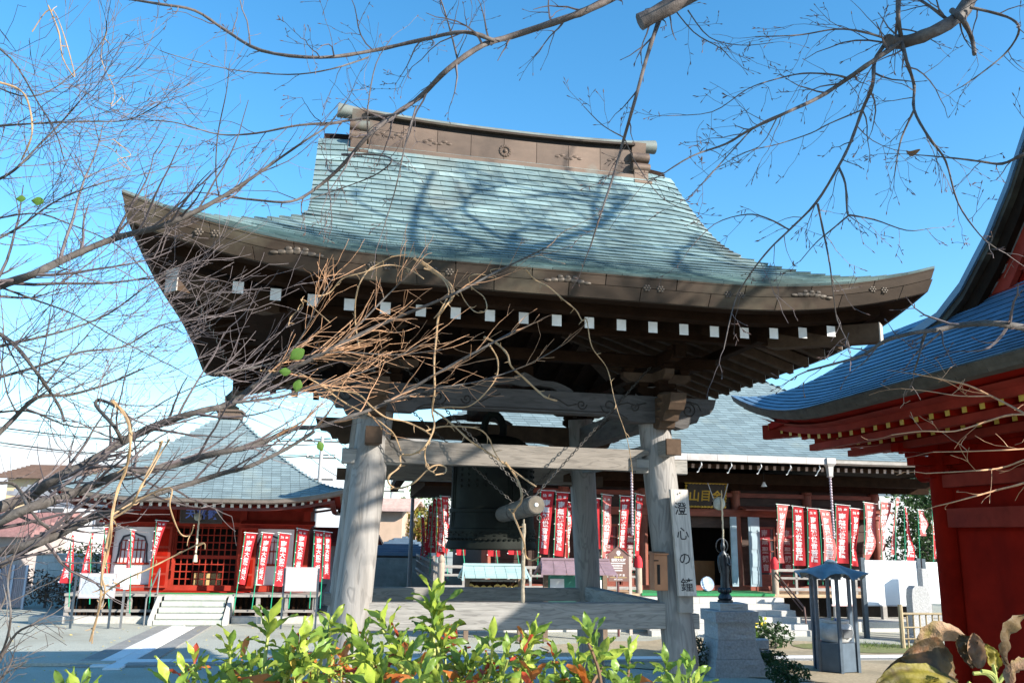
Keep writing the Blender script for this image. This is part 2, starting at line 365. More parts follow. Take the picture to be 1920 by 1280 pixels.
# --- corner beams
for sx in (-1, 1):
    for sy in (-1, 1):
        m = TB(); q = TB(); e = .50
        X, Y = sx*(A_-e), sy*(B_-e); dx, dy = -sx*.7071, -sy*.7071; nx, ny = -dy, dx
        def sec(u, z, w, h): return [(X+dx*u+nx*s*w, Y+dy*u+ny*s*w, z+t*h) for s, t in ((-1, -1), (1, -1), (1, 1), (-1, 1))]
        F = [(0, 3, 2, 1), (4, 5, 6, 7), (0, 1, 5, 4), (1, 2, 6, 5), (2, 3, 7, 6), (3, 0, 4, 7)]
        m.add(sec(.01, 4.965, .10, .125)+sec(1.4, 5.02, .10, .125), F); m.add(sec(1.4, 5.02, .0995, .1245)+sec(4.2, 5.9, .0995, .1245), F)
        q.add(sec(-.004, 4.965, .104, .13)+sec(.01, 4.965, .104, .13), F)
        o = m.build('corner_beam', brownl, TW); q.build('corner_beam_end', endw, o)
# --- eave edge: copper fascia panels, soffit, roof boards
def perim(d, n=40):
    a, b = A_-d, B_-d; P = []
    for (x0, y0, x1, y1) in ((-a, -b, a, -b), (a, -b, a, b), (a, b, -a, b), (-a, b, -a, -b)):
        for i in range(n): P.append((x0+(x1-x0)*i/n, y0+(y1-y0)*i/n))
    return P
def lf(x, y, k=1.): 
    d = max(A_-abs(x), B_-abs(y)); return lft(min(d, 9))*k+sadd(x, y)*min(1, k*1.2)
def band(rings, n=40):
    m = TB(); vs = []
    for d, z, k in rings:
        for x, y in perim(d, n): vs.append((x, y, z+lf(x, y, k)))
    q = 4*n
    return m.add(vs, [(i*q+j, (i+1)*q+j, (i+1)*q+(j+1) % q, i*q+(j+1) % q) for i in range(len(rings)-1) for j in range(q)])
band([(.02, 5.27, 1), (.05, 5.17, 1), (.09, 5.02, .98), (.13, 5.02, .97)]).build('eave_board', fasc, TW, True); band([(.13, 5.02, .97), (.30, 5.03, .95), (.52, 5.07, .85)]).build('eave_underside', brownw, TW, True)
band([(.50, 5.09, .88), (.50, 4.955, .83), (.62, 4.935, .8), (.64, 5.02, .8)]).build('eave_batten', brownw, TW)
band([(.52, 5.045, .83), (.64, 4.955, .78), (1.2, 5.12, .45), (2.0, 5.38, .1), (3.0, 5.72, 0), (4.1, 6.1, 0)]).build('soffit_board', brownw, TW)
def fpanel(side, s0, s1, row):
    m = TB(); z = ((5.30, 5.175), (5.165, 5.02))[row]; d = ((0, .035), (.025, .075))[row]
    vs = []; n = 5
    for i in range(n+1):
        s = s0+(s1-s0)*i/n
        for (zz, dd, th) in ((z[0], d[0], 0), (z[1], d[1], 0), (z[1], d[1]+.02, 0), (z[0], d[0]+.02, 0)):
            if side == 0: x, y = s*(A_-dd)/A_, -(B_-dd)
            elif side == 1: x, y = A_-dd, s*(B_-dd)/B_
            elif side == 2: x, y = -s*(A_-dd)/A_, B_-dd
            else: x, y = -(A_-dd), -s*(B_-dd)/B_
            vs.append((x, y, zz+lf(x, y)))
    fs = [(4*i+j, 4*i+(j+1) % 4, 4*i+4+(j+1) % 4, 4*i+4+j) for i in range(n) for j in range(4)]+[(0, 3, 2, 1), (4*n, 4*n+1, 4*n+2, 4*n+3)]
    m.add(vs, fs); return m.build('eave_panel', fasc, TW)
for side in range(4):
    L_ = A_ if side % 2 == 0 else B_; k = 11 if side % 2 == 0 else 9
    for row in range(2):
        cuts = [-L_]+[-L_+2*L_*(i+.5*row)/k for i in range(1 if row == 0 else 0, k)]+[L_]
        cuts = sorted(set(round(c, 4) for c in cuts if -L_ <= c <= L_))
        for c0, c1 in zip(cuts[:-1], cuts[1:]):
            if c1-c0 > .05: fpanel(side, c0+.006 if c0 > -L_ else c0, c1-.006 if c1 < L_ else c1, row)
# relief ornaments on the front eave
relm = mat('relief copper', (.07, .054, .04), .5, .3, 6, metal=.25)
def ornament(a, kind):
    m = TB(); y = -B_+.025; z = 5.185+lf(a, -B_)
    if kind:
        for i in range(7):
            t = (i-3)/3; m.ball((a+t*.24, y, z-.01+.035*(1-abs(t))), (.05, .010, .022+.018*(1-abs(t))), 7, 4)
        for t in (-.09, 0, .09): m.ball((a+t, y-.008, z+.045), (.036, .010, .026), 7, 4)
    else:
        for t in (-.085, .085):
            for i in range(6):
                q = i*PI/3; m.ball((a+t+.035*math.cos(q), y-.003, z+.03*math.sin(q)-.01), (.018, .008, .016), 6, 4)
            m.ball((a+t, y-.006, z-.01), (.018, .009, .018), 6, 4)
    m.build('relief_ornament', relm, TW, True, kind='stuff')
for a, k in ((-3.1, 1), (-.02, 1), (3.15, 1), (1.05, 0), (2.1, 0), (4.1, 0), (-4.05, 0), (-1.5, 0), (-2.2, 0)): ornament(a, k)
# --- copper roof tiles: course by course
def tile_vs(P, up, th=.027):
    # P(s, x): point on the slope at s along the eave and x up from it
    s0, s1, x0, x1 = up
    a, b, c, d = P(s0, x0), P(s1, x0), P(s1, x1), P(s0, x1)
    n = (Vector(b)-Vector(a)).cross(Vector(d)-Vector(a)); n.normalize()
    if n.z < 0: n = -n
    return [tuple(Vector(a)+n*th), tuple(Vector(b)+n*th), tuple(Vector(c)+n*.003), tuple(Vector(d)+n*.003), tuple(Vector(a)-n*.004+(Vector(d)-Vector(a))*.10), tuple(Vector(b)-n*.004+(Vector(c)-Vector(b))*.10)]
TILEF = [(0, 1, 2, 3), (4, 5, 1, 0), (4, 0, 3), (5, 2, 1)]
def tile_slope(P, half, rows, w, gap=.006):
    out = []
    for i in range(len(rows)-1):
        x0, x1 = rows[i], rows[i+1]; h0, h1 = half(x0), half(x1); h = max(min(h0, h1), .05)
        s = -h0+(w*.5 if i % 2 else 0)-w
        edges = [-h0]+[e for e in (-h0+w*(k+.5*(i % 2)) for k in range(1, int(2*h0/w)+2)) if -h0+.08 < e < h0-.08]+[h0]
        for e0, e1 in zip(edges[:-1], edges[1:]):
            out.append((e0+gap/2, e1-gap/2, x0-.012, x1+.01))
    return out
rows = [i*.138 for i in range(31)]
def halfF(x): return min(VG, 99) if x > A_-VG+.0 else A_-max(x, 0)
def P_front(s, x, sg=-1):
    return (s, sg*(B_-x), roofz(s if abs(s) <= VG or x < A_-VG else math.copysign(VG, s), sg*(B_-x), x >= A_-VG or abs(s) <= VG))
cand = []
for up in tile_slope(lambda s, x: P_front(s, x), halfF, rows, .43):
    vs = tile_vs(lambda s, x: P_front(s, x), up); w = [tworld(*v) for v in vs]
    a, b, c, d = w[:4]; nrm = (b-a).cross(d-a); ctr = (a+b+c+d)/4; v = ctr-Vector((0, 0, HC))
    cand.append((abs(nrm.dot(v))/v.length**3, vs))
cand.sort(key=lambda t: -t[0])
for k, (sz, vs) in enumerate(cand[:300]): TB().add(vs, TILEF).build('roof_tile', verd, TW)
m = TB()
for sz, vs in cand[300:]: m.add(vs, TILEF)
for up in tile_slope(lambda s, x: P_front(s, x, 1), halfF, rows[::2], .6): m.add(tile_vs(lambda s, x: P_front(s, x, 1), up), TILEF)
def halfS(x): return B_-max(x, 0)
for sg in (-1, 1):
    def P_side(s, x): return (sg*(A_-x), s, roofz(sg*(A_-x), s, False))
    for up in tile_slope(P_side, halfS, rows[:20], .45): m.add(tile_vs(P_side, up), TILEF)
m.build('roof_tiles', verd, TW, kind='stuff')
# roof underlay and gables
m = TB()
def under(s, t):
    a = -A_+2*A_*s; b = -B_+2*B_*t; return (a, b, roofz(a, b, False)-.02 if abs(a) > VG else roofz(a, b)-.02)
n1, n2 = 46, 40
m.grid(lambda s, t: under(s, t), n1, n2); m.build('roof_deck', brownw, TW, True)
for sg in (-1, 1):
    m = TB(); P = [(b, roofz(3.0, b)-.06) for b in [-2.46+4.92*i/24 for i in range(25)]]+[(2.46, 6.3), (-2.46, 6.3)]
    m.prism(P, sg*2.66, sg*2.70, 'x'); m.build('gable_wall', brownw, TW)
    for s2 in (-1, 1):
        m = TB(); vs = []
        for i in range(14):
            b = s2*(.2+2.3*i/13); z = roofz(VG-.01, b)
            for x, dz in ((VG-.09, .012), (VG, .012), (VG, -.17), (VG-.09, -.17)): vs.append((sg*x, b, z+dz))
        m.add(vs, [(4*i+j, 4*i+(j+1) % 4, 4*i+4+(j+1) % 4, 4*i+4+j) for i in range(13) for j in range(4)]+[(0, 1, 2, 3), (52, 53, 54, 55)]); m.build('bargeboard', fasc, TW)
# --- ridge
def rz(a): return 9.13+.10*(abs(a)/2.8)**2.2
def ridge_strip(name, a0, a1, hw, dz0, dz1, mt, n=10):
    m = TB(); vs = []
    for i in range(n+1):
        a = a0+(a1-a0)*i/n; z = rz(a)
        for y, d in ((-hw, dz0), (hw, dz0), (hw, dz1), (-hw, dz1)): vs.append((a, y, (z if d > -.3 else 9.15)+d))
    m.add(vs, [(4*i+j, 4*i+(j+1) % 4, 4*i+4+(j+1) % 4, 4*i+4+j) for i in range(n) for j in range(4)]+[(0, 3, 2, 1), (4*n, 4*n+1, 4*n+2, 4*n+3)])
    return m.build(name, mt, TW)
ridge_strip('ridge_base', -2.35, 2.35, .36, -.86, -.68, ridgem)
e = [-2.3+4.6*i/8 for i in range(9)]
for a0, a1 in zip(e[:-1], e[1:]): ridge_strip('ridge_panel', a0+.004, a1-.004, .27, -.68, -.23, ridgem, 3)
ridge_strip('ridge_ledge', -2.32, 2.32, .31, -.695, -.66, ridgem); ridge_strip('ridge_ledge', -2.36, 2.36, .34, -.155, -.115, fasc)
ridge_strip('ridge_groove', -2.36, 2.36, .25, -.23, -.155, dark); ridge_strip('ridge_groove', -2.36, 2.36, .22, -.115, -.07, dark)
m = TB(); n = 16; m.tube([(-2.82+5.68*i/n, 0, rz(-2.82+5.68*i/n)-.02) for i in range(n+1)], [.125]+[.105]*(n-1)+[.125], 12); m.build('ridge_cap', mat('weathered ridge cap copper', (.17, .19, .17), .55, .25, 3, blot=((.13, .10, .08), 2.2, .5, .75)), TW, True)
for sg in (-1, 1):
    m = TB(); x0, x1 = sg*2.32, sg*2.58
    if x0 > x1: x0, x1 = x1, x0
    m.prism([(-.42, 8.12), (.42, 8.12), (.44, 8.32), (.36, 8.36), (.38, 8.56), (.30, 8.60), (.33, 8.86), (.26, 8.94), (.30, 9.12), (-.30, 9.12), (-.26, 8.94), (-.33, 8.86), (-.30, 8.60), (-.38, 8.56), (-.36, 8.36), (-.44, 8.32)], x0, x1, 'x')
    q = m.build('ridge_end_tile', ridgem, TW)
    m = TB()
    for z, r, t in ((8.82, .11, .30), (8.62, .10, .33), (8.30, .06, .42), (8.22, .06, .43)):
        for s2 in (-1, 1): m.tube([(x0-.03, s2*t, z), (x1+.03, s2*t, z)], r*.85, 10)
    m.build('scroll_roll', ridgem, q, True, kind='stuff')
m = TB()
for (a, f) in ((0.02, 1), (-1.15, 0), (1.15, 0), (-1.95, 0), (2.1, 0)):
    z = rz(a)-.45
    if f:
        for i in range(14):
            t = 2*PI*i/14; m.ball((a+.085*math.cos(t), -.275, z+.085*math.sin(t)), (.03, .015, .03), 6, 4)
        m.ball((a, -.28, z), (.035, .02, .035), 8, 4)
    else:
        for i in range(6): m.ball((a-.2+.08*i, -.275, z+.03*math.sin(i*1.9)), (.05, .008, .026), 6, 4)
m.build('relief_ornament', ridgem, TW, True, kind='stuff')
# ================================================================ GROUND
def sm(t): t = max(0., min(1., t)); return t*t*(3-2*t)
def gz(x, y):
    z = .62*(1-sm((y-2.6)/3.2))*(1-sm((abs(x+.5)-4.5)/4)) if y > -12 else 0
    return z+.012*mnoise.noise(Vector((x*.35, y*.35, 0)))
gravel = mat('fine grey green gravel', (.38, .385, .325), .95, .24, 38, bump=.8, blot=((.28, .27, .215), .45, .48, .75), det=9)
soil = mat('dry tan soil', (.36, .29, .19), .95, .22, 18, bump=.5, blot=((.20, .17, .11), .8, .5, .75), det=8)
m = MB(); xs = [-400, -120, -60, -34]+[-26+i for i in range(53)]+[34, 60, 120, 400]; ys = [-60, -20, -8]+[-6+i*.75 for i in range(56)]+[40, 48, 60, 90, 150, 400, 900]
m.v = [(x, y, gz(x, y) if abs(x) < 30 and y < 40 else -.0) for y in ys for x in xs]; nx = len(xs)
m.f = [(j*nx+i, j*nx+i+1, (j+1)*nx+i+1, (j+1)*nx+i) for j in range(len(ys)-1) for i in range(nx-1)]; m.m = [0]*len(m.f)
o = m.build('ground', gravel, None, 'all', kind='structure'); o['label'] = 'grey green gravel yard of the temple'
def patch(name, cx, cy, rx, ry, mt, seed, dz=.016, n=40, label=None):
    m = MB(); vs = [(cx, cy, gz(cx, cy)+dz)]
    for k, f in ((1, .5), (2, 1.)):
        for i in range(n):
            a = 2*PI*i/n; w = 1+.22*mnoise.noise(Vector((math.cos(a)*1.6+seed, math.sin(a)*1.6, seed)))+.07*mnoise.noise(Vector((math.cos(a)*6, math.sin(a)*6, seed)))
            x, y = cx+rx*f*w*math.cos(a), cy+ry*f*w*math.sin(a); vs.append((x, y, gz(x, y)+dz))
    m.v = vs; m.f = [(0, 1+i, 1+(i+1) % n) for i in range(n)]+[(1+i, n+1+i, n+1+(i+1) % n, 1+(i+1) % n) for i in range(n)]; m.m = [0]*len(m.f)
    return m.build(name, mt, None, kind='structure', label=label)
patch('soil_ground', 6.2, 17.6, 5.6, 2.9, soil, 3, label='dry tan soil of the planted corner')
# stone path from the left hall's steps, and the strip across the yard
PH = .16
UX = Vector((math.cos(PH), math.sin(PH), 0)); VX = Vector((-math.sin(PH), math.cos(PH), 0))
pave = mat('white granite paving', (.66, .66, .65), .85, .07, 30, bump=.15, rnd=.07)
paved = mat('dark grey paving', (.24, .235, .22), .9, .18, 25, bump=.3, rnd=.12)
path = thing('stone_path', 'white granite path edged with dark stone', 'path', kind='structure'); del path['category']
def slab(O, a0, a1, b0, b1, z0, z1, mt, name, c=.006):
    m = MB(lambda a, b, z: tuple(O+UX*a+VX*b+Vector((0, 0, z))))
    m.add([(a0, b0, z0), (a1, b0, z0), (a1, b1, z0), (a0, b1, z0), (a0+c, b0+c, z1), (a1-c, b0+c, z1), (a1-c, b1-c, z1), (a0+c, b1-c, z1)], [(4, 5, 6, 7), (0, 1, 5, 4), (1, 2, 6, 5), (2, 3, 7, 6), (3, 0, 4, 7)])
    return m.build(name, mt, path)
OLv = Vector((-7.72, 21.37, 0))
b = -.25
while b > -5.6:
    slab(OLv, -.27, .01, b-.88, b-.01, 0, .03, pave, 'paving_stone'); slab(OLv, .015, .29, b-.88-.3, b-.31, 0, .03, pave, 'paving_stone')
    slab(OLv, -.62, -.28, b-.88, b-.01, 0, .026, paved, 'edging_stone'); slab(OLv, .30, .62, b-.88, b-.01, 0, .026, paved, 'edging_stone'); b -= .89
OS = OLv+VX*(-5.95)
a = .05
while a < 14.5:
    slab(OS, a, a+.88, -.17, .17, 0, .036, pave, 'paving_stone'); slab(OS, a+.2, a+1.08, -.45, -.18, 0, .033, paved, 'edging_stone'); a += .89
slab(OS, -1.6, .04, -.36, -.1, 0, .05, mat('worn kerb', (.4, .36, .29), .9, .2, 20, bump=.4), 'edging_stone')
# fallen ginkgo leaves on the gravel
leafy = mat('fallen yellow leaf', (.62, .45, .10), .8, .2, 30, isl=.3)
m = MB()
for i in range(420):
    x, y = R.uniform(-13, -1), R.uniform(13.5, 21)
    if R.random() < .5: y = 15.2+R.gauss(0, .7)
    r = R.uniform(.022, .045); a = R.uniform(0, 6.3); z = gz(x, y)+.02
    m.add([(x+r*math.cos(a+q)*f, y+r*math.sin(a+q)*f, z+R.uniform(0, .02)) for q, f in ((0, .3), (2.2, 1.1), (3.1, .9), (4.0, 1.1))], [(0, 1, 2, 3)])
m.build('fallen_leaves', leafy, None, kind='stuff', label='yellow ginkgo leaves fallen on the gravel')
# ================================================================ WRITING
_gl = {}
def glyph(ch, off=.012):
    k = (ch, off)
    if k not in _gl:
        c = bpy.data.curves.new('t', 'FONT'); c.body = ch; c.resolution_u = 2; c.offset = off
        o = bpy.data.objects.new('t', c); COL.objects.link(o)
        dg = bpy.context.evaluated_depsgraph_get(); me = bpy.data.meshes.new_from_object(o.evaluated_get(dg))
        vs = [tuple(v.co) for v in me.vertices]; fs = [tuple(p.vertices) for p in me.polygons]
        bpy.data.objects.remove(o); bpy.data.meshes.remove(me); bpy.data.curves.remove(c)
        x0 = min(v[0] for v in vs); x1 = max(v[0] for v in vs); y0 = min(v[1] for v in vs); y1 = max(v[1] for v in vs)
        _gl[k] = ([(v[0]-(x0+x1)/2, v[1]-(y0+y1)/2, 0) for v in vs], fs, x1-x0, y1-y0)
    return _gl[k]
def write_v(m, fn, text, cx, top, size, step, off=.02, sx=1.):      # upright column of signs; fn(x, y) -> point
    for i, ch in enumerate(text):
        vs, fs, w, h = glyph(ch, off)
        m.add([fn(cx+v[0]*size*sx, top-step*(i+.5)+v[1]*size) for v in vs], fs)
def write_h(m, fn, text, x0, y, size, adv=None, off=.012):
    x = x0
    for ch in text:
        if ch == ' ': x += size*.5; continue
        vs, fs, w, h = glyph(ch, off); a = adv or (w+.1)*size
        m.add([fn(x+a/2+v[0]*size, y+v[1]*size) for v in vs], fs); x += a
# ================================================================ BELL, STRIKING LOG, SIGN BOARDS IN THE TOWER
def on_tower(name, label, cat, a, b, z, group=None):
    w = tworld(a, b, z); t = thing(name, label, cat, w, PHI, group); t['_o'] = 0; del t['_o']
    return t, (lambda x, y, zz: ((x-a)*KT, (y-b)*KT, (zz-z)*KT))
bt, bf = on_tower('temple_bell', 'large green black bronze temple bell hanging inside the tower', 'bell', -.02, 0, 2.05)
m = MB(bf); m.lathe([(.60, 2.06), (.70, 2.05), (.715, 2.07), (.71, 2.13), (.69, 2.17), (.68, 2.30), (.69, 2.32), (.685, 2.36), (.67, 2.37), (.66, 2.60), (.675, 2.61), (.675, 2.66), (.655, 2.67), (.65, 3.0), (.645, 3.3), (.655, 3.31), (.655, 3.35), (.635, 3.36), (.62, 3.55), (.56, 3.68), (.42, 3.78), (.2, 3.83), (.05, 3.84)], 40, (-.02, 0, 0))
m.build('bell_body', bronze, bt, True)
for k in range(4):
    m = MB(bf); a = k*PI/2+.25
    for da in (-.05, .05): m.tube([(-.02+.665*math.cos(a+da), .665*math.sin(a+da), z) for z in (2.38, 2.6)], .012, 4); m.tube([(-.02+.66*math.cos(a+da), .66*math.sin(a+da), z) for z in (2.67, 3.3)], .012, 4)
    m.build('vertical_band', bronze, bt)
m = MB(bf)
for i in range(56):
    a = 2*PI*i/56; m.ball((-.02+.70*math.cos(a), .70*math.sin(a), 2.205), (.03, .03, .018), 5, 3); m.ball((-.02+.678*math.cos(a), .678*math.sin(a), 2.30-.035*(i % 2)), (.03, .03, .012), 5, 3)
m.build('relief_band', bronze, bt, True, kind='stuff')
m = MB(bf)
for k in range(4):
    for i in range(4):
        for j in range(4):
            a = k*PI/2+.55+i*.22; m.ball((-.02+.65*math.cos(a), .65*math.sin(a), 3.0+j*.085), (.025, .025, .025), 5, 3)
m.build('boss_rows', bronze, bt, True, kind='stuff')
m = MB(bf); m.tube([(-.02+.16*math.cos(a), 0, 3.92+.26*math.sin(a)) for a in [-.5+(PI+1)*i/12 for i in range(13)]], .06, 8); m.build('crown_loop', bronze, bt, True)
# striking log on chains
st_, sf = on_tower('bell_striker', 'grey wooden striking log hung on chains in front of the bell', 'striking log', 0, -1.7, 2.62)
logm = mat('weathered log', (.13, .115, .10), .75, .2, 3, (9, 1, 9), .2, lines=1.2)
L0, L1 = Vector((.02, -2.72, 2.66)), Vector((.0, -.74, 2.575))
m = MB(sf); m.tube([L0.lerp(L1, t) for t in (0, .02, .3, .7, 1)], [.112, .124, .126, .122, .115], 18); m.build('log', logm, st_, True)
m = MB(sf); d = (L0-L1).normalized(); m.tube([L0+d*.001, L0+d*.008], [.10, .10], 18); q = m.build('log_end', mat('end grain', (.15, .125, .095), .8, .3, 14, bump=.3), st_)
m = MB(sf); m.tube([L0+d*.008, L0+d*.02], [.028, .022], 10); m.build('end_stud', white, q)
for t in (.12, .62):
    m = MB(sf); p = L0.lerp(L1, t); m.tube([p-d*.03, p+d*.03], .130, 18); m.build('iron_band', ironm, st_)
lk = MB(); ring = [(.0105*math.cos(a)*1.0, 0, .022*math.sin(a)) for a in [2*PI*i/8 for i in range(9)]]
lk.tube(ring, .0042, 4, False); linkme = lk.mesh('link', ironm, True)
def chain(parent, org, p0, p1, name='chain', step=.034, rad=1.):
    c = bpy.data.objects.new(name, None); COL.objects.link(c); c.parent = parent; c.empty_display_size = .05
    v = p1-p0; n = max(2, int(v.length/(step*rad))); q = v.to_track_quat('Z', 'Y').to_matrix().to_4x4()
    for i in range(n):
        p = p0+v*((i+.5)/n)
        inst('link', linkme, c, mw=Matrix.Translation(p) @ q @ Matrix.Rotation(PI/2*(i % 2), 4, 'Z') @ Matrix.Scale(rad, 4))
    return c
for (t, a, z, b2) in ((.12, -1.92, 4.72, -2.0), (.12, 1.92, 4.72, -2.0), (.62, -1.95, 4.4, -1.2), (.62, 1.95, 4.4, -1.2)):
    p = L0.lerp(L1, t)+Vector((math.copysign(.05, a), 0, .14))
    chain(st_, None, Vector(sf(*p)), Vector(sf(a, b2, z)))
m = MB(sf); P0 = L0.lerp(L1, .33)+Vector((0, 0, -.14)); m.tube([P0, P0+Vector((.0, 0, -.07))], .012, 6)
m.tube([P0+Vector((.004*math.sin(i*2.1), 0, -.06-.105*i)) for i in range(16)], [.026+.003*(i % 2) for i in range(16)], 8)
m.build('pull_rope', mat('grey rope', (.28, .24, .18), .9, .3, 40, bump=.5), st_, True)
m = MB(sf); p = L0.lerp(L1, .1)+Vector((.09, 0, -.15)); m.tube([p+Vector((.03*math.cos(a), 0, .03*math.sin(a))) for a in [2*PI*i/10 for i in range(11)]], .008, 5, False); m.build('ring', ironm, st_)
# board with the bell's name on the right front post
sg, gf = on_tower('wooden_signboard', 'tall grey wooden board with four brushed characters on the right post', 'signboard', 2.2, -2.3, 1.5)
bz0, bz1 = 1.52, 2.93
def lean(z): return -.055*(z-1.5)
m = MB(gf); m.add([(2.10+lean(z)+x, -2.30+y+.04*(z-1.5)*.4, z) for z in (bz0, bz1) for x, y in ((0, -.06), (.255, -.06), (.255, 0), (0, 0))], [(0, 3, 2, 1), (4, 5, 6, 7), (0, 1, 5, 4), (1, 2, 6, 5), (2, 3, 7, 6), (3, 0, 4, 7)])
sgb = m.build('board', mat('pale weathered board', (.5, .46, .42), .75, .15, 3, (9, 9, 1), .15, lines=1.0), sg)
m = MB(gf); fn = lambda x, y: (2.10+lean(y)+x, -2.363+.04*(y-1.5)*.4, y)
ink = mat('black ink', (.03, .028, .03), .7, .3, 30)
for i, ch in enumerate('澄心の鐘'):
    m = MB(gf); write_v(m, fn, ch, .125, 2.84-.335*i, .185, .335, .008); m.build('character', ink, sg, kind='stuff')
m = MB(gf); m.box(2.13, 2.33, -2.29, -2.16, 1.30, 1.515); m.build('support_block', mat('dark weathered block', (.25, .23, .21), .8, .25, 4, lines=1.2), sg)
m = MB(gf); m.ball((2.10+lean(2.87)+.12, -2.36, 2.88), (.013, .008, .013), 6, 4); m.build('nail', ironm, sg)
# copper brown letter box on the same post
bx, xf = on_tower('letter_box', 'copper brown metal box on the inner side of the right post', 'box', 1.85, -2.1, 1.65)
cop = mat('copper brown sheet', (.33, .15, .075), .45, .18, 5, metal=.3)
m = MB(xf); m.bev(1.80, 1.99, -2.24, -2.06, 1.58, 2.05, .006); m.build('body', cop, bx)
m = MB(xf); m.prism([(-2.27, 2.05), (-2.05, 2.05), (-2.05, 2.09), (-2.27, 2.07)], 1.79, 2.0, 'x'); m.build('lid', cop, bx)
m = MB(xf); m.box(1.84, 1.88, -2.246, -2.239, 1.66, 1.92); m.box(1.795, 1.86, -2.248, -2.239, 1.965, 1.98); m.build('slot', dark, bx)
# slack chain on the left front post
sc, cf = on_tower('hanging_chain', 'short dark iron chain hanging beside the left front post', 'chain', -1.75, -2.15, 3.6)
chain(sc, None, Vector(cf(-1.93, -2.17, 3.95)), Vector(cf(-1.88, -2.17, 3.50)), rad=1.0); chain(sc, None, Vector(cf(-1.88, -2.17, 3.50)), Vector(cf(-1.62, -2.1, 3.2)), rad=1.4)
# ================================================================ hall roofs
def hip_roof(th, cx, cy, hx, hy, z0, pr, lz, lb, mt, w, dx, tiled, top=None, under=.03, name='roof'):
    """hipped roof: half sizes hx, hy; pr(x) rise at x in from the eave; tiled: which slopes get tile geometry"""
    H = min(hx, hy); top = top or H
    def lf_(d): return max(0., min(1., 1-d/lb))**2*lz
    def Z(x, d): return z0+pr(x)+lf_(d)*max(0, 1-x/1.6)**1.4
    S = {'f': (hx, lambda s, x: (cx+s, cy-hy+x)), 'b': (hx, lambda s, x: (cx-s, cy+hy-x)), 'l': (hy, lambda s, x: (cx-hx+x, cy-s)), 'r': (hy, lambda s, x: (cx+hx-x, cy+s))}
    m = MB()
    for k, (h, fn) in S.items():
        n = 16; k2 = 12; vs = []
        for j in range(k2+1):
            x = top*j/k2
            for i in range(n+1):
                s = (h-x)*(-1+2*i/n); p = fn(s, x); vs.append((p[0], p[1], Z(x, h-abs(s))-under))
        m.add(vs, [(j*(n+1)+i, j*(n+1)+i+1, (j+1)*(n+1)+i+1, (j+1)*(n+1)+i) for j in range(k2) for i in range(n)])
    rf = m.build(name, mt, th, True)
    m = MB(); rows = [i*dx for i in range(int(top/dx)+1)]
    for k in tiled:
        h, fn = S[k]
        def P(s, x): p = fn(s, x); return (p[0], p[1], Z(x, h-abs(s))-.008)
        for up in tile_slope(P, lambda x: h-max(x, 0), rows, w, .008): m.add(tile_vs(P, up, .016), TILEF)
    if m.v: m.build('roof_tiles', mt, rf, kind='stuff')
    return rf, Z, S
def eave_strip(th, cx, cy, hx, hy, rings, lz, lb, name, mt, n=24):
    m = MB(); vs = []
    for d, z, k in rings:
        a, b = hx-d, hy-d
        for (x0, y0, x1, y1) in ((-a, -b, a, -b), (a, -b, a, b), (a, b, -a, b), (-a, b, -a, -b)):
            for i in range(n):
                x, y = x0+(x1-x0)*i/n, y0+(y1-y0)*i/n; dd = max(hx-abs(x), hy-abs(y))
                vs.append((cx+x, cy+y, z+max(0, 1-dd/lb)**2*lz*k))
    q = 4*n
    m.add(vs, [(i*q+j, (i+1)*q+j, (i+1)*q+(j+1) % q, i*q+(j+1) % q) for i in range(len(rings)-1) for j in range(q)])
    return m.build(name, mt, th, True)
slate = mat('pale blue green roof shingle', (.175, .23, .24), .6, .12, 3, isl=.16, spec=.4, blot=((.24, .27, .235), .8, .55, .8), bump=.05)
greyw = mat('grey veranda timber', (.27, .25, .23), .8, .25, 5, (1, 4, 4), .2, rnd=.1)
reddk = mat('dark red timber', (.13, .03, .022), .65, .3, 3, rnd=.1)
# ================================================================ LEFT RED HALL
LH = thing('red_hall', 'small vermilion temple hall with a blue green pyramid roof, on the left', 'temple hall', OLv, PH)
rfL, ZL, SL = hip_roof(LH, 0, 3.45, 3.55, 3.5, 3.03, lambda x: .56*x+.055*x*x, .30, 2.2, slate, .24, .105, 'fr', 3.25)
eave_strip(LH, 0, 3.45, 3.55, 3.5, [(.0, 3.02, 1), (.03, 2.93, 1), (.12, 2.90, .95)], .30, 2.2, 'eave_edge', mat('brown eave edge', (.17, .14, .12), .6, .25, 6))
eave_strip(LH, 0, 3.45, 3.55, 3.5, [(.10, 2.93, .95), (.28, 2.92, .9), (1.0, 3.0, .4), (1.9, 3.25, 0)], .30, 2.2, 'soffit', red)
m = MB(); m.box(-.32, .32, 3.13, 3.77, 5.42, 5.62); m.box(-.38, .38, 3.07, 3.83, 5.62, 5.68); q = m.build('roof_cap', ridgem, LH)
m = MB(); m.lathe([(.05, 5.68), (.22, 5.70), (.24, 5.78), (.12, 5.84), (.16, 5.9), (.21, 6.0), (.2, 6.1), (.1, 6.2), (.02, 6.3)], 14, (0, 3.45, 0)); m.build('finial', bronze, q, True)
capm = mat('white rafter paint', (.82, .8, .72), .6, .05, 8, bump=0)
rm = MB(); rm.box(-.035, .035, .006, 1.5, -.045, .045); raf = rm.mesh('rafter', reddk); rm = MB(); rm.box(-.037, .037, 0, .0055, -.047, .047); rafe = rm.mesh('rafter_end', capm)
def hall_rafters(th, cx, y0, half, n, z, lz, lb, hx, rz=0, sc=1., me=raf, mee=rafe, tilt=.1):
    for i in range(n):
        a = -half+2*half*i/(n-1); zz = z+max(0, 1-(hx-abs(a))/lb)**2*lz
        o = inst('rafter', me, th, (cx+a, y0, zz), (tilt, 0, 0), (sc, 1, sc)); inst('rafter_end', mee, o)
hall_rafters(LH, 0, .26, 3.15, 30, 2.86, .25, 2.2, 3.5)
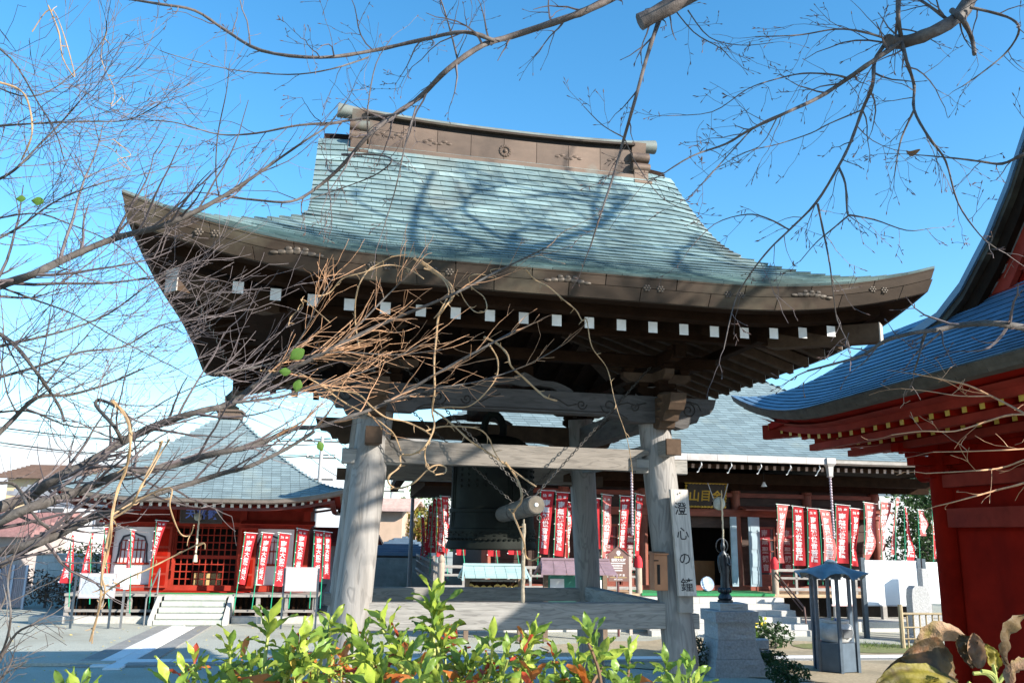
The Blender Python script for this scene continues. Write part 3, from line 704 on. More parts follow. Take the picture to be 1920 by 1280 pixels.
eave_strip(LH, 0, 3.45, 3.3, 3.2, [(.0, 2.81, 1), (.0, 2.74, 1), (.12, 2.74, 1), (.12, 2.81, 1)], .25, 2.2, 'eave_beam', reddk)
# walls
m = MB(); m.box(-2.5, 2.5, 1.98, 2.04, .72, 2.95); m.box(-2.5, -2.44, 2.04, 5.4, .72, 2.95); m.box(2.44, 2.5, 2.04, 5.4, .72, 2.95); m.box(-2.5, 2.5, 5.4, 5.46, .72, 2.95)
# front wall has the doorway cut out
m = MB()
for x0, x1, z0, z1 in ((-2.5, -.86, .72, 2.95), (.72, 2.5, .72, 2.95), (-.86, .72, 2.33, 2.95)): m.box(x0, x1, 1.98, 2.04, z0, z1)
m.box(-2.5, -2.44, 2.04, 5.4, .72, 2.95); m.box(2.44, 2.5, 2.04, 5.4, .72, 2.95); m.box(-2.5, 2.5, 5.4, 5.46, .72, 2.95)
m.build('wall', red, LH)
for x in (-2.52, -.98, .84, 2.52): 
    m = MB(); m.box(x-.09, x+.09, 1.87, 2.05, .68, 2.9); m.build('post', red, LH)
for z0, z1, y in ((2.34, 2.46, 1.83), (2.78, 2.9, 1.87), (.68, .82, 1.84)):
    m = MB(); m.box(-2.66, 2.66, y, 1.98, z0, z1); m.build('wall_beam', red, LH)
m = MB(); m.add([(-2.75, 1.62, 2.43), (-.9, 1.62, 2.43), (-.9, 1.9, 2.53), (-2.75, 1.9, 2.53), (-2.75, 1.62, 2.40), (-.9, 1.62, 2.40), (-.9, 1.9, 2.47), (-2.75, 1.9, 2.47)], [(0, 1, 2, 3), (4, 7, 6, 5), (0, 4, 5, 1), (1, 5, 6, 2), (2, 6, 7, 3), (3, 7, 4, 0)])
m.add([(.8, 1.62, 2.43), (2.75, 1.62, 2.43), (2.75, 1.9, 2.53), (.8, 1.9, 2.53), (.8, 1.62, 2.40), (2.75, 1.62, 2.40), (2.75, 1.9, 2.47), (.8, 1.9, 2.47)], [(0, 1, 2, 3), (4, 7, 6, 5), (0, 4, 5, 1), (1, 5, 6, 2), (2, 6, 7, 3), (3, 7, 4, 0)])
m.build('pent_roof', red, LH, kind='stuff')
plas = mat('white plaster', (.78, .77, .74), .8, .05, 3, bump=.05)
glass = mat('dark window glass', (.05, .055, .06), .08, .2, 2, bump=0, spec=.8)
for x0, x1 in ((-2.42, -1.42), (.98, 2.2)):
    xc = (x0+x1)/2; hw = .33
    def arch(k, dz=0): return [(xc-hw*k*1.1, 1.38-dz), (xc-hw*k, 1.62), (xc-hw*k*.98, 1.86), (xc-hw*.75*k, 2.02+dz), (xc-hw*.3*k, 2.07+dz), (xc, 2.12+dz), (xc+hw*.3*k, 2.07+dz), (xc+hw*.75*k, 2.02+dz), (xc+hw*k*.98, 1.86), (xc+hw*k, 1.62), (xc+hw*k*1.1, 1.38-dz)]
    IN, OUT = arch(1), arch(1.13, .045)
    m = MB()                                     # plaster panel with an arched opening
    RC = [(x0, 1.38), (x0, 1.62), (x0, 1.86), (x0, 2.3), (xc-.15, 2.3), (xc, 2.3), (xc+.15, 2.3), (x1, 2.3), (x1, 1.86), (x1, 1.62), (x1, 1.38)]
    n = len(IN)
    m.add([(p[0], 1.955, p[1]) for p in RC]+[(p[0], 1.955, p[1]) for p in IN], [(i, i+1, n+i+1, n+i) for i in range(n-1)])
    m.box(x0, x1, 1.955, 1.979, .83, 1.379); pn = m.build('plaster_panel', plas, LH)
    w = MB(); w.add([(p[0], 1.94, p[1]) for p in OUT]+[(p[0], 1.94, p[1]) for p in IN]+[(p[0], 1.97, p[1]) for p in IN], [(i, i+1, n+i+1, n+i) for i in range(n-1)]+[(n+i, n+i+1, 2*n+i+1, 2*n+i) for i in range(n-1)])
    wn = w.build('window', mat('black lacquer', (.03, .03, .04), .4, .2, 5), LH)
    g = MB(); g.add([(p[0], 1.974, p[1]) for p in IN], [tuple(range(n))]); g.build('paper_pane', mat('white paper screen', (.62, .6, .6), .8, .08, 4, bump=0), wn)
    for i in range(7):
        b_ = MB(); xx = xc-.3+.1*i; top = 2.05-.12*abs(i-3)/3; b_.box(xx-.011, xx+.011, 1.955, 1.973, 1.38, top); b_.build('lattice_bar', red, wn)
    for zz in (1.70, 1.72, 1.95):
        b_ = MB(); b_.box(xc-.31, xc+.31, 1.952, 1.972, zz-.01, zz+.008); b_.build('lattice_bar', red, wn)
    b_ = MB(); b_.box(xc-.44, xc+.44, 1.92, 1.955, 1.33, 1.385); b_.build('sill', red, wn)
# doorway: lattice, open panel doors, dark inside with offertory chest
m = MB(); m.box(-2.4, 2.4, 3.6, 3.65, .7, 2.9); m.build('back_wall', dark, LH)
for i in range(11):
    x = -.86+1.58*i/10; m = MB(); m.box(x-.013, x+.013, 2.06, 2.085, .74, 2.33); m.build('lattice_bar', red, LH)
for j in range(9):
    z = .78+.19*j; h = .045 if j == 4 else .013; m = MB(); m.box(-.86, .72, 2.055, 2.08, z-h, z+h); m.build('lattice_bar', red, LH)
m = MB(); m.box(-.4, .3, 2.35, 2.75, .74, 1.1); m.build('offertory_chest', mat('yellow plain wood', (.55, .38, .16), .7, .15, 4), LH)
for x, s in ((-.93, -1), (.80, 1)):
    m = MB(); m.box(min(x, x+s*.46), max(x, x+s*.46), 1.74, 1.79, .76, 2.33); d_ = m.build('panel_door', red, LH)
    for z0, z1 in ((.82, 1.08), (1.14, 1.5), (1.56, 1.76), (1.82, 2.26)):
        m = MB(); m.box(min(x+s*.06, x+s*.40), max(x+s*.06, x+s*.40), 1.732, 1.739, z0, z1); m.build('door_panel', redd, d_)
# veranda, steps, rails
m = MB(); m.box(-3.15, 3.0, .93, 1.9, .60, .66); m.box(-3.15, -2.55, 1.9, 5.6, .60, .66); m.box(2.55, 3.0, 1.9, 5.6, .60, .66); m.build('veranda_floor', greyw, LH)
m = MB(); m.box(-2.55, 2.55, 1.845, 1.87, .665, .72); m.box(-1.3, 1.2, 1.5, 1.9, .662, .69); m.build('threshold', redd, LH)
m = MB(); m.box(-.95, .85, .935, 1.3, .661, .672); m.build('green_mat', mat('green mat', (.03, .25, .07), .9, .2, 40, bump=.3), LH)
for x in [-3.08, -2.3, -1.62, -.98, .88, 1.5, 2.2, 2.92]:
    m = MB(); m.box(x-.05, x+.05, .98, 1.08, 0, .6); m.build('veranda_post', greyw, LH)
m = MB(); m.box(-3.1, -.95, .96, 1.06, .22, .28); m.build('brace', greyw, LH); m = MB(); m.box(.85, 2.95, .96, 1.06, .22, .28); m.build('brace', greyw, LH)
for i in range(16):
    for x0, x1 in ((-3.0, -1.0), (.9, 2.9)):
        x = x0+(x1-x0)*i/15; m = MB(); m.box(x-.03, x+.03, 1.3, 1.33, .05, .6); m.build('underfloor_slat', brownw, LH)
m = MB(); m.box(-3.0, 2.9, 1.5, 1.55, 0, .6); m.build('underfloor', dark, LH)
for i in range(5):
    z = .66-.132*i; m = MB(); m.box(-.76+.004*i-.02*i, .76+.02*i, .90-.2*(i)-.03, .95, max(0, z-.132) if i < 4 else 0, z-.01*(i > 0)-.02) if 0 else m.bev(-.74-.012*i, .74+.012*i, .72-.18*i, .945, max(0, z-.14), z-.015, .012)
    m.build('step', mat('mossy step stone', (.43, .45, .40), .85, .15, 14, bump=.3, blot=((.3, .36, .3), 2, .5, .8)), LH)
for s in (-1, 1):
    m = MB(); m.prism([(0, 0), (.95, 0), (.95, .62), (.75, .62), (.0, .12)], s*.86-.05, s*.86+.05, 'x'); m.build('step_cheek', stonel, LH)
railm = mat('grey steel rail', (.25, .25, .25), .4, .15, 10, metal=.6)
m = MB(); m.tube([(-.98, -.05, 0), (-.98, -.05, .62), (-.96, .9, 1.28), (-.96, .9, .66)], .02, 8); m.build('handrail', railm, LH, True)
conc = mat('pale concrete kerb', (.42, .40, .36), .9, .15, 12, bump=.3, rnd=.1)
for i, (a0, a1) in enumerate(((-3.75, -2.95), (-2.94, -1.95), (-1.94, -.95), (.95, 1.9), (1.91, 2.8), (2.81, 3.6))):
    m = MB(); m.bev(a0, a1, .5, .82, -.02, .15, .012); m.build('kerb_block', conc, LH)
# plaque, gong and rope
def local(O, ph, a, b, z): return Vector((O.x+a*math.cos(ph)-b*math.sin(ph), O.y+a*math.sin(ph)+b*math.cos(ph), z))
pq = thing('name_plaque', 'dark plaque with blue characters over the door of the left red hall', 'plaque', local(OLv, PH, -.2, 1.6, 2.45), PH)
M_ = Matrix.Rotation(.16, 4, 'X')
m = MB(); m.box(-.50, .50, -.02, .02, 0, .42, 0, M_); m.build('board', mat('dark plaque', (.05, .04, .035), .6, .3, 5), pq)
m = MB()
for x0, x1, z0, z1 in ((-.54, .54, -.03, .0), (-.54, .54, .42, .45), (-.54, -.50, 0, .42), (.50, .54, 0, .42)): m.box(x0, x1, -.04, .03, z0, z1, 0, M_)
m.build('frame', mat('black brown frame', (.06, .045, .04), .5, .3, 5), pq)
m = MB(); fn = lambda x, y: tuple(M_ @ Vector((x, -.024, y)))
for ch, x in (('天', -.27), ('喜', .0), ('歓', .29)): write_v(m, fn, ch, x, .36, .27, .3, .02)
m.build('lettering', mat('blue paint', (.12, .2, .62), .5, .1, 8), pq)
ropem = mat('pale twisted rope', (.62, .54, .40), .9, .2, 60, bump=.5)
def gong(O, a, b, z, r, rope_len, label, scale=1):
    g = thing('temple_gong', label, 'gong', local(O, PH, a, b, z), PH)
    m = MB(); m.lathe([(.02, -.07), (r*.5, -.075), (r*.55, -.06), (r, -.045), (r*1.05, 0), (r, .045), (r*.5, .07), (.02, .07)], 20); o = m.build('gong_body', mat('pale verdigris gong', (.36, .38, .34), .5, .25, 8, metal=.3), g, True); o.rotation_euler = (PI/2, 0, 0)
    for s in (-1, 1):
        m = MB(); m.ball((s*r*1.02, 0, 0), (.03, .05, .05), 8, 5); m.build('gong_ear', bronze, g)
        m = MB(); P = [(s*(r*.8+.13*i/6*1.2), 0, r*.6+.45*i/6) for i in range(7)]; m.tube(P, .012, 6); m.build('cord', mat('blue white cord', (.45, .47, .55), .8, .4, 60), g)
    m = MB(); m.tube([(.05, -.10, .35), (.05, -.10, .05)]+[(.05+.006*math.sin(i*2), -.1, .05-rope_len*i/20) for i in range(1, 20)], [.012, .02]+[.022+.003*(i % 2) for i in range(19)], 8); m.build('rope', ropem, g, True)
    m = MB(); m.lathe([(.02, .02), (.04, 0), (.055, -.12), (.06, -.17), (.02, -.17)], 10, (.05, -.1, .05-rope_len)); m.build('rope_knot', ropem, g, True)
gong(OLv, -.24, 1.35, 2.58, .10, 1.02, 'small pale gong with a white rope at the left red hall door')
# ================================================================ MAIN HALL
OMv = Vector((5.4, 21.15, 0))
MH = thing('main_hall', 'large dark timber main hall with a broad pale green hipped roof, behind the tower', 'temple hall', OMv, PH)
rfM, ZMn, SM = hip_roof(MH, -.3, 7.0, 8.15, 6.8, 4.30, lambda x: .50*x+.030*x*x, .35, 3., slate, .34, .135, 'fr', 6.3)
eave_strip(MH, -.3, 7.0, 8.15, 6.8, [(0, 4.30, 1), (.02, 4.20, 1), (.15, 4.16, 1)], .35, 3., 'eave_edge', mat('grey eave edge', (.36, .33, .3), .6, .2, 6))
eave_strip(MH, -.3, 7.0, 8.15, 6.8, [(.12, 4.19, 1), (1.0, 4.24, .6), (2.9, 4.55, 0)], .35, 3., 'soffit', brownw)
m = MB(); m.box(-1.2, 1.5, 6.7, 7.3, 8.5, 9.2); m.build('ridge', ridgem, MH)
hall_rafters(MH, -.3, .62, 7.45, 68, 4.06, .3, 3., 8.15, sc=1.0, me=MB().box(-.035, .035, .006, 2.4, -.05, .05).mesh('rafter', brownl), mee=MB().box(-.037, .037, 0, .0055, -.052, .052).mesh('rafter_end', mat('faded rafter end', (.45, .33, .28), .7, .2, 6)))
# gutter, brackets, downpipes and rain chains over the steps
gm = mat('grey copper gutter', (.40, .37, .35), .5, .2, 4, metal=.2, rnd=.08)
g_ = MB(); 
for i in range(9):
    a0 = -4.2+.79*i; m = MB(); m.prism([(-.05, 4.14), (.07, 4.14), (.07, 4.28), (.05, 4.28), (.05, 4.16), (-.03, 4.16), (-.03, 4.30), (-.05, 4.30)], a0+.004, a0+.786, 'x'); m.build('gutter', gm, MH)
    m = MB(); P = [(a0+.4, .05, 4.12), (a0+.4, .02, 4.03), (a0+.36, .06, 3.96), (a0+.35, .12, 3.88), (a0+.31, .12, 3.86)]; m.tube(P, .014, 5); m.build('gutter_hook', mat('pale hook', (.6, .6, .6), .5, .1, 5), MH)
beadm = mat('mauve grey rain chain', (.42, .34, .38), .5, .2, 20)
for a in (2.78, -2.45):
    m = MB(); m.lathe([(.17, 4.30), (.17, 4.16), (.10, 4.08), (.075, 3.86), (.09, 3.85), (.06, 3.82)], 4, (a, .02, 0), ph=PI/4); m.build('downpipe_head', gm, MH)
    for i in range(22):
        m = MB(); m.ball((a, .02, 3.80-.07*i), (.036, .036, .036), 7, 4); m.build('rain_chain_cup', beadm, MH, True)
# columns, beams, walls
for (x0, x1, y0, y1, z0, z1) in ((-8.05, 7.45, 1.7, 1.95, 3.72, 3.98), (-7.9, 7.3, 2.55, 2.8, 3.6, 3.85), (-8.0, -7.75, 1.95, 12.4, 3.73, 3.97), (-6.9, -6.6, 2.8, 11.5, 3.55, 3.8)):
    m = MB(); m.box(x0, x1, y0, y1, z0, z1); m.build('eave_purlin', brownw, MH)
m = MB(); m.box(-7.3, -5.7, 2.85, 11.2, 3.5, 4.0); m.build('bracket_frieze', brownw, MH)
mred = mat('old red brown timber', (.20, .055, .035), .65, .3, 3, (1, 4, 4), rnd=.1, bump=.15)
mredz = mat('old red brown column', (.22, .07, .045), .65, .3, 3, (4, 4, 1), rnd=.1, bump=.15)
darkw = mat('dark brown board', (.05, .03, .024), .75, .35, 3, (1, 5, 5), rnd=.15)  # dark brown wall boards, tone varies from board to board
for a in (-5.6, -3.5, -1.25, 1.48, 3.65, 5.75):
    m = MB(); m.lathe([(.13, .86), (.13, 3.5), (.15, 3.52), (.15, 3.58)], 16, (a, 2.9, 0)); c_ = m.build('column', mredz, MH, True)
    m = MB(); m.lathe([(.13, 3.58), (.2, 3.66), (.2, 3.74)], 4, (a, 2.9, 0), ph=PI/4); m.box(a-.42, a+.42, 2.8, 3.0, 3.74, 3.86); m.build('column_bracket', brownl, c_)
for z0, z1, y, mt_ in ((3.86, 4.06, 2.86, brownw), (2.86, 3.06, 2.72, mred), (.84, 1.0, 2.7, mred), (3.4, 3.52, 2.84, mred)):
    m = MB(); m.box(-5.75, 5.9, y, y+.22, z0, z1); m.build('wall_beam', mt_, MH)
m = MB(); m.add([(1.5, 2.25, 3.06), (5.9, 2.25, 3.06), (5.9, 2.72, 3.16), (1.5, 2.72, 3.16), (1.5, 2.25, 3.02), (5.9, 2.25, 3.02), (5.9, 2.72, 3.11), (1.5, 2.72, 3.11)], [(0, 1, 2, 3), (4, 7, 6, 5), (0, 4, 5, 1), (1, 5, 6, 2), (2, 6, 7, 3), (3, 7, 4, 0)]); m.build('pent_board', mred, MH)
m = MB()
for x0, x1, z0, z1 in ((-5.7, -1.2, .86, 4.1), (1.3, 5.85, 2.4, 4.1), (-1.2, 1.3, 2.55, 4.1), (3.2, 5.85, .86, 2.4), (1.3, 1.95, .86, 2.4)): m.box(x0, x1, 2.96, 3.0, z0, z1)
m.box(-5.7, -5.64, 3.0, 11, .86, 4.1); m.box(5.79, 5.85, 3.0, 11, .86, 4.1); m.box(-5.7, 5.85, 11, 11.06, .86, 4.1)
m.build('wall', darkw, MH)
for a0, a1 in ((-5.5, -3.6), (-3.4, -1.4), (3.8, 5.6)):       # upper and lower wall boards
    for i in range(6):
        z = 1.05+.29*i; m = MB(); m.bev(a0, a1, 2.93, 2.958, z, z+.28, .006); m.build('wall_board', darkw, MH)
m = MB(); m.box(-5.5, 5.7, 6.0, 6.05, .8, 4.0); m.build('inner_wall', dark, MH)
m = MB(); m.box(-1.15, 1.25, 4.0, 4.06, .88, 1.62); m.build('inner_screen', mat('orange brown board', (.34, .14, .05), .6, .2, 3), MH)
# grey blue shutters and lattice doors
shut = mat('grey blue paint', (.30, .40, .46), .6, .12, 4, rnd=.05)
for a, w in ((1.20, .18), (1.80, .32)):
    m = MB(); m.box(a-w/2, a+w/2, 2.45, 2.49, 1.0, 2.85); d_ = m.build('shutter', shut, MH)
    for z0 in (1.06, 1.52, 1.98, 2.44):
        m = MB(); m.box(a-w*.34, a+w*.34, 2.438, 2.449, z0, z0+.36); m.build('shutter_panel', shut, d_)
m = MB(); m.box(-1.1, -.95, 2.5, 2.54, 1.0, 2.85); m.build('shutter', shut, MH)
for a0, a1 in ((1.98, 2.62), (2.66, 3.28), (-2.6, -1.95), (-1.9, -1.35)):
    m = MB()
    for x0, x1, z0, z1 in ((a0, a0+.05, 1.0, 2.6), (a1-.05, a1, 1.0, 2.6), (a0, a1, 2.54, 2.6), (a0, a1, 1.0, 1.3)): m.box(x0, x1, 2.86, 2.91, z0, z1)
    d_ = m.build('lattice_door', mred, MH)
    m = MB(); m.box(a0+.05, a1-.05, 2.90, 2.905, 1.3, 2.54); m.build('door_glass', glass, d_)
    for z in (1.62, 1.93, 2.24):
        m = MB(); m.box(a0+.05, a1-.05, 2.87, 2.895, z-.015, z+.015); m.build('lattice_bar', mred, d_)
# veranda, railings, underfloor
m = MB(); m.box(-6.9, 7.1, 1.42, 2.9, .79, .87); m.box(-6.9, -5.75, 2.9, 12.5, .79, .87); m.box(5.9, 7.1, 2.9, 12.5, .79, .87); m.build('veranda_floor', mat('tan veranda board', (.42, .30, .19), .75, .2, 4, (1, 5, 5)), MH)
m = MB(); m.box(-1.8, 1.8, 1.40, 2.6, .872, .882); m.box(-1.8, 1.8, 1.39, 1.40, .82, .882); m.build('green_carpet', mat('green carpet', (.03, .22, .08), .95, .2, 50, bump=.4), MH)
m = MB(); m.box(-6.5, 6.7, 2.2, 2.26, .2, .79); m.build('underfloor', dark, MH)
for i in range(15):
    x = -6.8+.98*i
    m = MB(); m.box(x-.06, x+.06, 1.5, 1.62, .2, .79); m.build('veranda_post', greyw, MH)
def railing(p0, p1, zf, n):
    d = Vector((p1[0]-p0[0], p1[1]-p0[1], 0)); L_ = d.length; ang = math.atan2(d.y, d.x)
    for z, r in ((.60, .036), (.40, .03), (.12, .04)):
        m = MB(); m.bev(0, L_, -r, r, -r, r, .008); o = m.build('rail', greyw, MH, loc=(p0[0], p0[1], zf+z)); o.rotation_euler = (0, 0, ang)
    for i in range(n+1):
        m = MB(); x = L_*i/n; m.box(x-.03, x+.03, -.03, .03, .0, .565); o = m.build('baluster', greyw, MH, loc=(p0[0], p0[1], zf)); o.rotation_euler = (0, 0, ang)
def newel(a, b, cap):
    m = MB(); m.lathe([(.085, .5), (.085, 1.55), (.07, 1.57), (.085, 1.60), (.085, 1.66), (.05, 1.73), (.015, 1.76)], 14, (a, b, 0)); n_ = m.build('newel_post', mat('grey brown newel', (.33, .26, .2), .75, .2, 5, (3, 3, 1)), MH, True)
    if cap: 
        m = MB(); m.lathe([(.10, 1.50), (.105, 1.60), (.09, 1.72), (.04, 1.80), (.01, 1.81)], 12, (a, b, 0)); m.build('red_cloth_cap', mat('red cloth cap', (.6, .03, .04), .8, .2, 10), n_, True)
railing((1.9, 1.5), (7.0, 1.5), .87, 9); railing((-6.9, 1.5), (-1.85, 1.5), .87, 9); railing((-6.9, 1.6), (-6.9, 12.4), .87, 16)
newel(1.88, 1.5, True); newel(-1.84, 1.5, True); newel(-6.9, 1.5, False)
# stone plinth and stairs laid from blocks
m = MB(); m.box(-7.3, 7.5, .9, 12.6, -.02, .24); m.build('plinth', stonel, MH)
for i in range(12):
    a0 = -7.3+1.23*i
    if not (-2.9 < a0 < 1.9): m = MB(); m.bev(a0+.006, a0+1.224, .84, .897, -.02, .245, .006); m.build('plinth_block', stonel, MH)
for i in range(6):
    z1 = .80-.135*i; b0 = 1.10-.235*i; w = 1.9+.03*i; k = 5
    for j in range(k):
        off = .3*(i % 2); c0 = -w+2*w*j/k+(off if j > 0 else 0); c1 = -w+2*w*(j+1)/k+(off if j < k-1 else 0)
        m = MB(); m.bev(c0+.004, c1-.004, b0, 1.41 if i == 0 else b0+.30, max(-.02, z1-.16), z1, .008); m.build('step_block', stonel, MH)
m = MB(); m.tube([(1.86, 1.42, 1.42), (2.05, .35, .62), (2.06, .30, .0)], .022, 8); m.tube([(1.80, 1.42, 1.36), (2.0, .35, .55)], .014, 6); m.build('handrail', mat('brown handrail', (.16, .10, .09), .4, .2, 8, metal=.4), MH, True)
# things on the hall
pq = thing('name_plaque', 'black plaque with gold characters and scalloped gold frame on the main hall', 'plaque', local(OMv, PH, .42, 2.55, 3.13), PH)
M_ = Matrix.Rotation(.28, 4, 'X')
m = MB(); m.box(-.54, .54, -.02, .02, 0, .62, 0, M_); m.build('board', mat('black plaque', (.03, .022, .02), .6, .3, 5), pq)
gl = mat('gold leaf', (.42, .27, .04), .45, .3, 10, metal=.5)
m = MB()
for i in range(13):
    x = -.58+1.16*i/12
    for z in (-.02, .64): m.ball(M_ @ Vector((x, -.01, z)), (.06, .03, .035), 7, 4)
for i in range(1, 8):
    for x in (-.58, .58): m.ball(M_ @ Vector((x, -.01, -.02+.66*i/8)), (.04, .03, .05), 7, 4)
m.build('gold_frame', gl, pq, True, kind='stuff')
m = MB(); fn = lambda x, y: tuple(M_ @ Vector((x, -.026, y)))
for ch, x in (('山', -.33), ('目', .0), ('金', .33)): write_v(m, fn, ch, x, .47, .33, .36, .02)
m.build('lettering', gl, pq)
gong(OMv, .58, 1.95, 3.18, .17, 1.55, 'large pale gong with a thick rope before the main hall doorway')
t = thing('round_plate', 'blue white round plate standing in the main hall doorway', 'plate', local(OMv, PH, .28, 2.2, .885), PH)
m = MB(); m.lathe([(.02, -.008), (.15, -.012), (.19, .012), (.185, .02), (.14, -.002), (.02, 0)], 28); o = m.build('plate', mat('blue white glaze', (.42, .50, .66), .25, .3, 9), t, True); o.rotation_euler = (PI/2-.2, 0, 0); o.location = (0, 0, .19)
m = MB(); m.tube([(-.1, .02, 0), (-.08, .1, 0), (.08, .1, 0), (.1, .02, 0)], .012, 5); m.build('stand', brownw, t)
t = thing('hanging_lamp', 'small white bell shaped lamp under the main hall eave', 'lamp', local(OMv, PH, 1.55, 1.2, 3.62), PH)
m = MB(); m.lathe([(.02, .12), (.03, .1), (.07, .02), (.08, 0), (.06, 0)], 12); m.build('lamp_shade', white, t, True); m = MB(); m.tube([(0, 0, .12), (0, 0, .42)], .008, 5); m.build('cord', dark, t)
# ================================================================ RIGHT RED HALL
CRv = Vector((5.0*KT, 18.93*KT, 0))
HX, HY = 4.2, 5.0
RHp = CRv+UX*HX-VX*HY
RH = thing('vermilion_hall', 'big vermilion hall with a curving copper roof tinted with blue sky light and yellow rafter ends', 'temple hall', RHp, PH)
rpr = lambda x: .50*x+.16*x*x
rfR, ZR, SR = hip_roof(RH, 0, 0, HX, HY, 3.885, rpr, .50, 2.4, verdb, .33, .098, '', 1.62)
m = MB(); cands = []
h, fn = SR['l']
def PRh(s, x): p = fn(s, x); return (p[0], p[1], ZR(x, h-abs(s))-.006)
Rm = Matrix.Translation(RHp) @ Matrix.Rotation(PH, 4, 'Z')
for up in tile_slope(PRh, lambda x: h-max(x, 0), [i*.098 for i in range(17)], .33, .006):
    vs = tile_vs(PRh, up, .016); w = [Rm @ Vector(v) for v in vs[:4]]; ctr = (w[0]+w[1]+w[2]+w[3])/4; v = ctr-Vector((0, 0, HC))
    inview = v.y > 0 and abs(v.x/v.y) < .66
    cands.append(((abs((w[1]-w[0]).cross(w[3]-w[0]).dot(v))/v.length**3) if inview else 0, vs))
cands.sort(key=lambda t: -t[0])
for sz, vs in cands[:280]: MB().add(vs, TILEF).build('roof_tile', verdb, rfR)
for sz, vs in cands[280:]: m.add(vs, TILEF)
m.build('roof_tiles', verdb, rfR, kind='stuff')
eavem = mat('grey brown bark eave edge', (.10, .085, .065), .7, .3, 8, rnd=.15, bump=.3)
eave_strip(RH, 0, 0, HX, HY, [(0, 3.875, 1), (.02, 3.81, 1), (.08, 3.765, 1), (.22, 3.772, .95)], .50, 2.4, 'eave_edge', eavem)
for i in range(13):                            # thick eave edge blocks on the side in view
    for row in range(2):
        y1 = HY-.12-.42*i-(.2*row); y0 = y1-.41
        if y0 < -HY: continue
        m = MB(); vs = []
        for y in (y0, (y0+y1)/2, y1):
            lzv = max(0, 1-(HY-abs(y))/2.4)**2*.5
            for x, z in ((-HX-.006+.03*row, 3.873-.055*row), (-HX+.02+.03*row, 3.823-.055*row), (-HX+.06+.03*row, 3.823-.055*row), (-HX+.05, 3.873-.055*row)): vs.append((x, y, z+lzv))
        m.add(vs, [(4*i_+j, 4*i_+(j+1) % 4, 4*i_+4+(j+1) % 4, 4*i_+4+j) for i_ in range(2) for j in range(4)]+[(0, 3, 2, 1), (8, 9, 10, 11)]); m.build('eave_block', eavem, RH)
eave_strip(RH, 0, 0, HX, HY, [(.20, 3.77, .95), (.45, 3.71, .8), (.45, 3.66, .8), (1.1, 3.74, .4), (1.9, 3.86, .1), (2.6, 4.1, 0)], .50, 2.4, 'soffit', redd)
eave_strip(RH, 0, 0, HX, HY, [(.30, 3.72, .9), (.42, 3.68, .85), (.42, 3.60, .85), (.5, 3.60, .85)], .45, 2.4, 'eave_batten', red)
ylw = gold
def rr(th, tip, z, ln, mt_, me_):
    m = MB().box(.004, ln, -.032, .032, -.045, .045); q = MB().box(0, .0035, -.034, .034, -.047, .047); return m.mesh('rafter', mt_), q.mesh('rafter_end', me_)
for tip, z, half, ln in ((.46, 3.59, 4.62, 1.2), (1.02, 3.53, 4.12, 1.3)):
    me1, me2 = rr(RH, tip, z, ln, redd, ylw)
    for i in range(int(2*half/.255)+1):
        y = half-.255*i; lzv = max(0, 1-(HY-abs(y))/2.4)**2*.40
        o = inst('rafter', me1, RH, (-HX+tip, y, z+lzv), (0, -.06, 0)); inst('rafter_end', me2, o)
    for i in range(int(2*(half-.8)/.255)+1):
        x = -half+.8+.255*i; lzv = max(0, 1-(HX-abs(x))/2.4)**2*.40
        o = inst('rafter', me1, RH, (x, HY-tip, z+lzv), (0, -.06, -PI/2)); inst('rafter_end', me2, o)
    m = MB(); m.box(-HX+tip+.09, -HX+tip+.2, -half+.5, half-(.85 if tip < .6 else .35), z-.13, z-.046); m.build('rafter_support', red, RH)
for sy in (1, -1):
    for (e, z, l) in ((.34, 3.80, .9), (.86, 3.62, 1.2)):
        m = MB(); X, Y = -HX+e, sy*(HY-e); dx, dy = .7071, -sy*.7071; nx, ny = -dy, dx
        def sec(u, zz): return [(X+dx*u+nx*s*.075, Y+dy*u+ny*s*.075, zz+t_*.10) for s, t_ in ((-1, -1), (1, -1), (1, 1), (-1, 1))]
        m.add(sec(0, z)+sec(l, z+.03), F); m.build('corner_beam', red, RH)
# walls, columns, beams of the side in view
WX, WY = -HX+1.66, HY-2.40
for y in [WY-2.3*i for i in range(4)]:
    m = MB(); m.lathe([(.15, 0), (.15, 3.0), (.14, 3.4)], 18, (WX, y, 0)); c_ = m.build('column', redd, RH, True)
    m = MB(); m.lathe([(.24, -.02), (.26, .06), (.18, .12)], 16, (WX, y, 0)); m.build('base_stone', stone, c_)
    for k, (z, w) in enumerate(((3.05, .22), (3.2, .42), (3.36, .62))):
        m = MB(); m.box(WX-.07, WX+.07, y-w, y+w, z, z+.11); m.box(WX-w, WX+w, y-.071, y+.071, z+.001, z+.109); m.build('bracket_arm', redd, RH)
m = MB(); m.box(WX+.02, WX+.07, -WY-.3, WY, 0, 3.5); m.build('wall', redd, RH); m = MB(); m.box(WX+.07, -WX, WY-.05, WY, 0, 3.5); m.build('wall', redd, RH)
for z0, z1, p in ((2.46, 2.68, .10), (2.93, 3.08, .12), (.3, .5, .1)):
    m = MB(); m.box(WX-p, WX+.02, -4.4, WY-.15, z0, z1); m.build('wall_beam', red, RH)
for y0, y1 in ((WY-2.1, WY-.2), (WY-4.4, WY-2.5)):
    m = MB(); m.box(WX-.005, WX+.019, y0, y1, .55, 2.42); m.build('wall_panel', redd, RH)
m = MB(); m.tube([(WX, WY+.0, 3.14), (WX-.02, WY+.34, 3.14)], [.10, .125], 18); m.tube([(WX-.022, WY+.341, 3.14), (WX-.022, WY+.36, 3.14)], [.09, .085], 18, mi=0); m.build('carved_beam_end', redd, RH, True)
m = MB(); m.box(WX-.06, WX+.06, -4.4, WY+.5, 3.42, 3.56); m.build('eave_purlin', redd, RH)
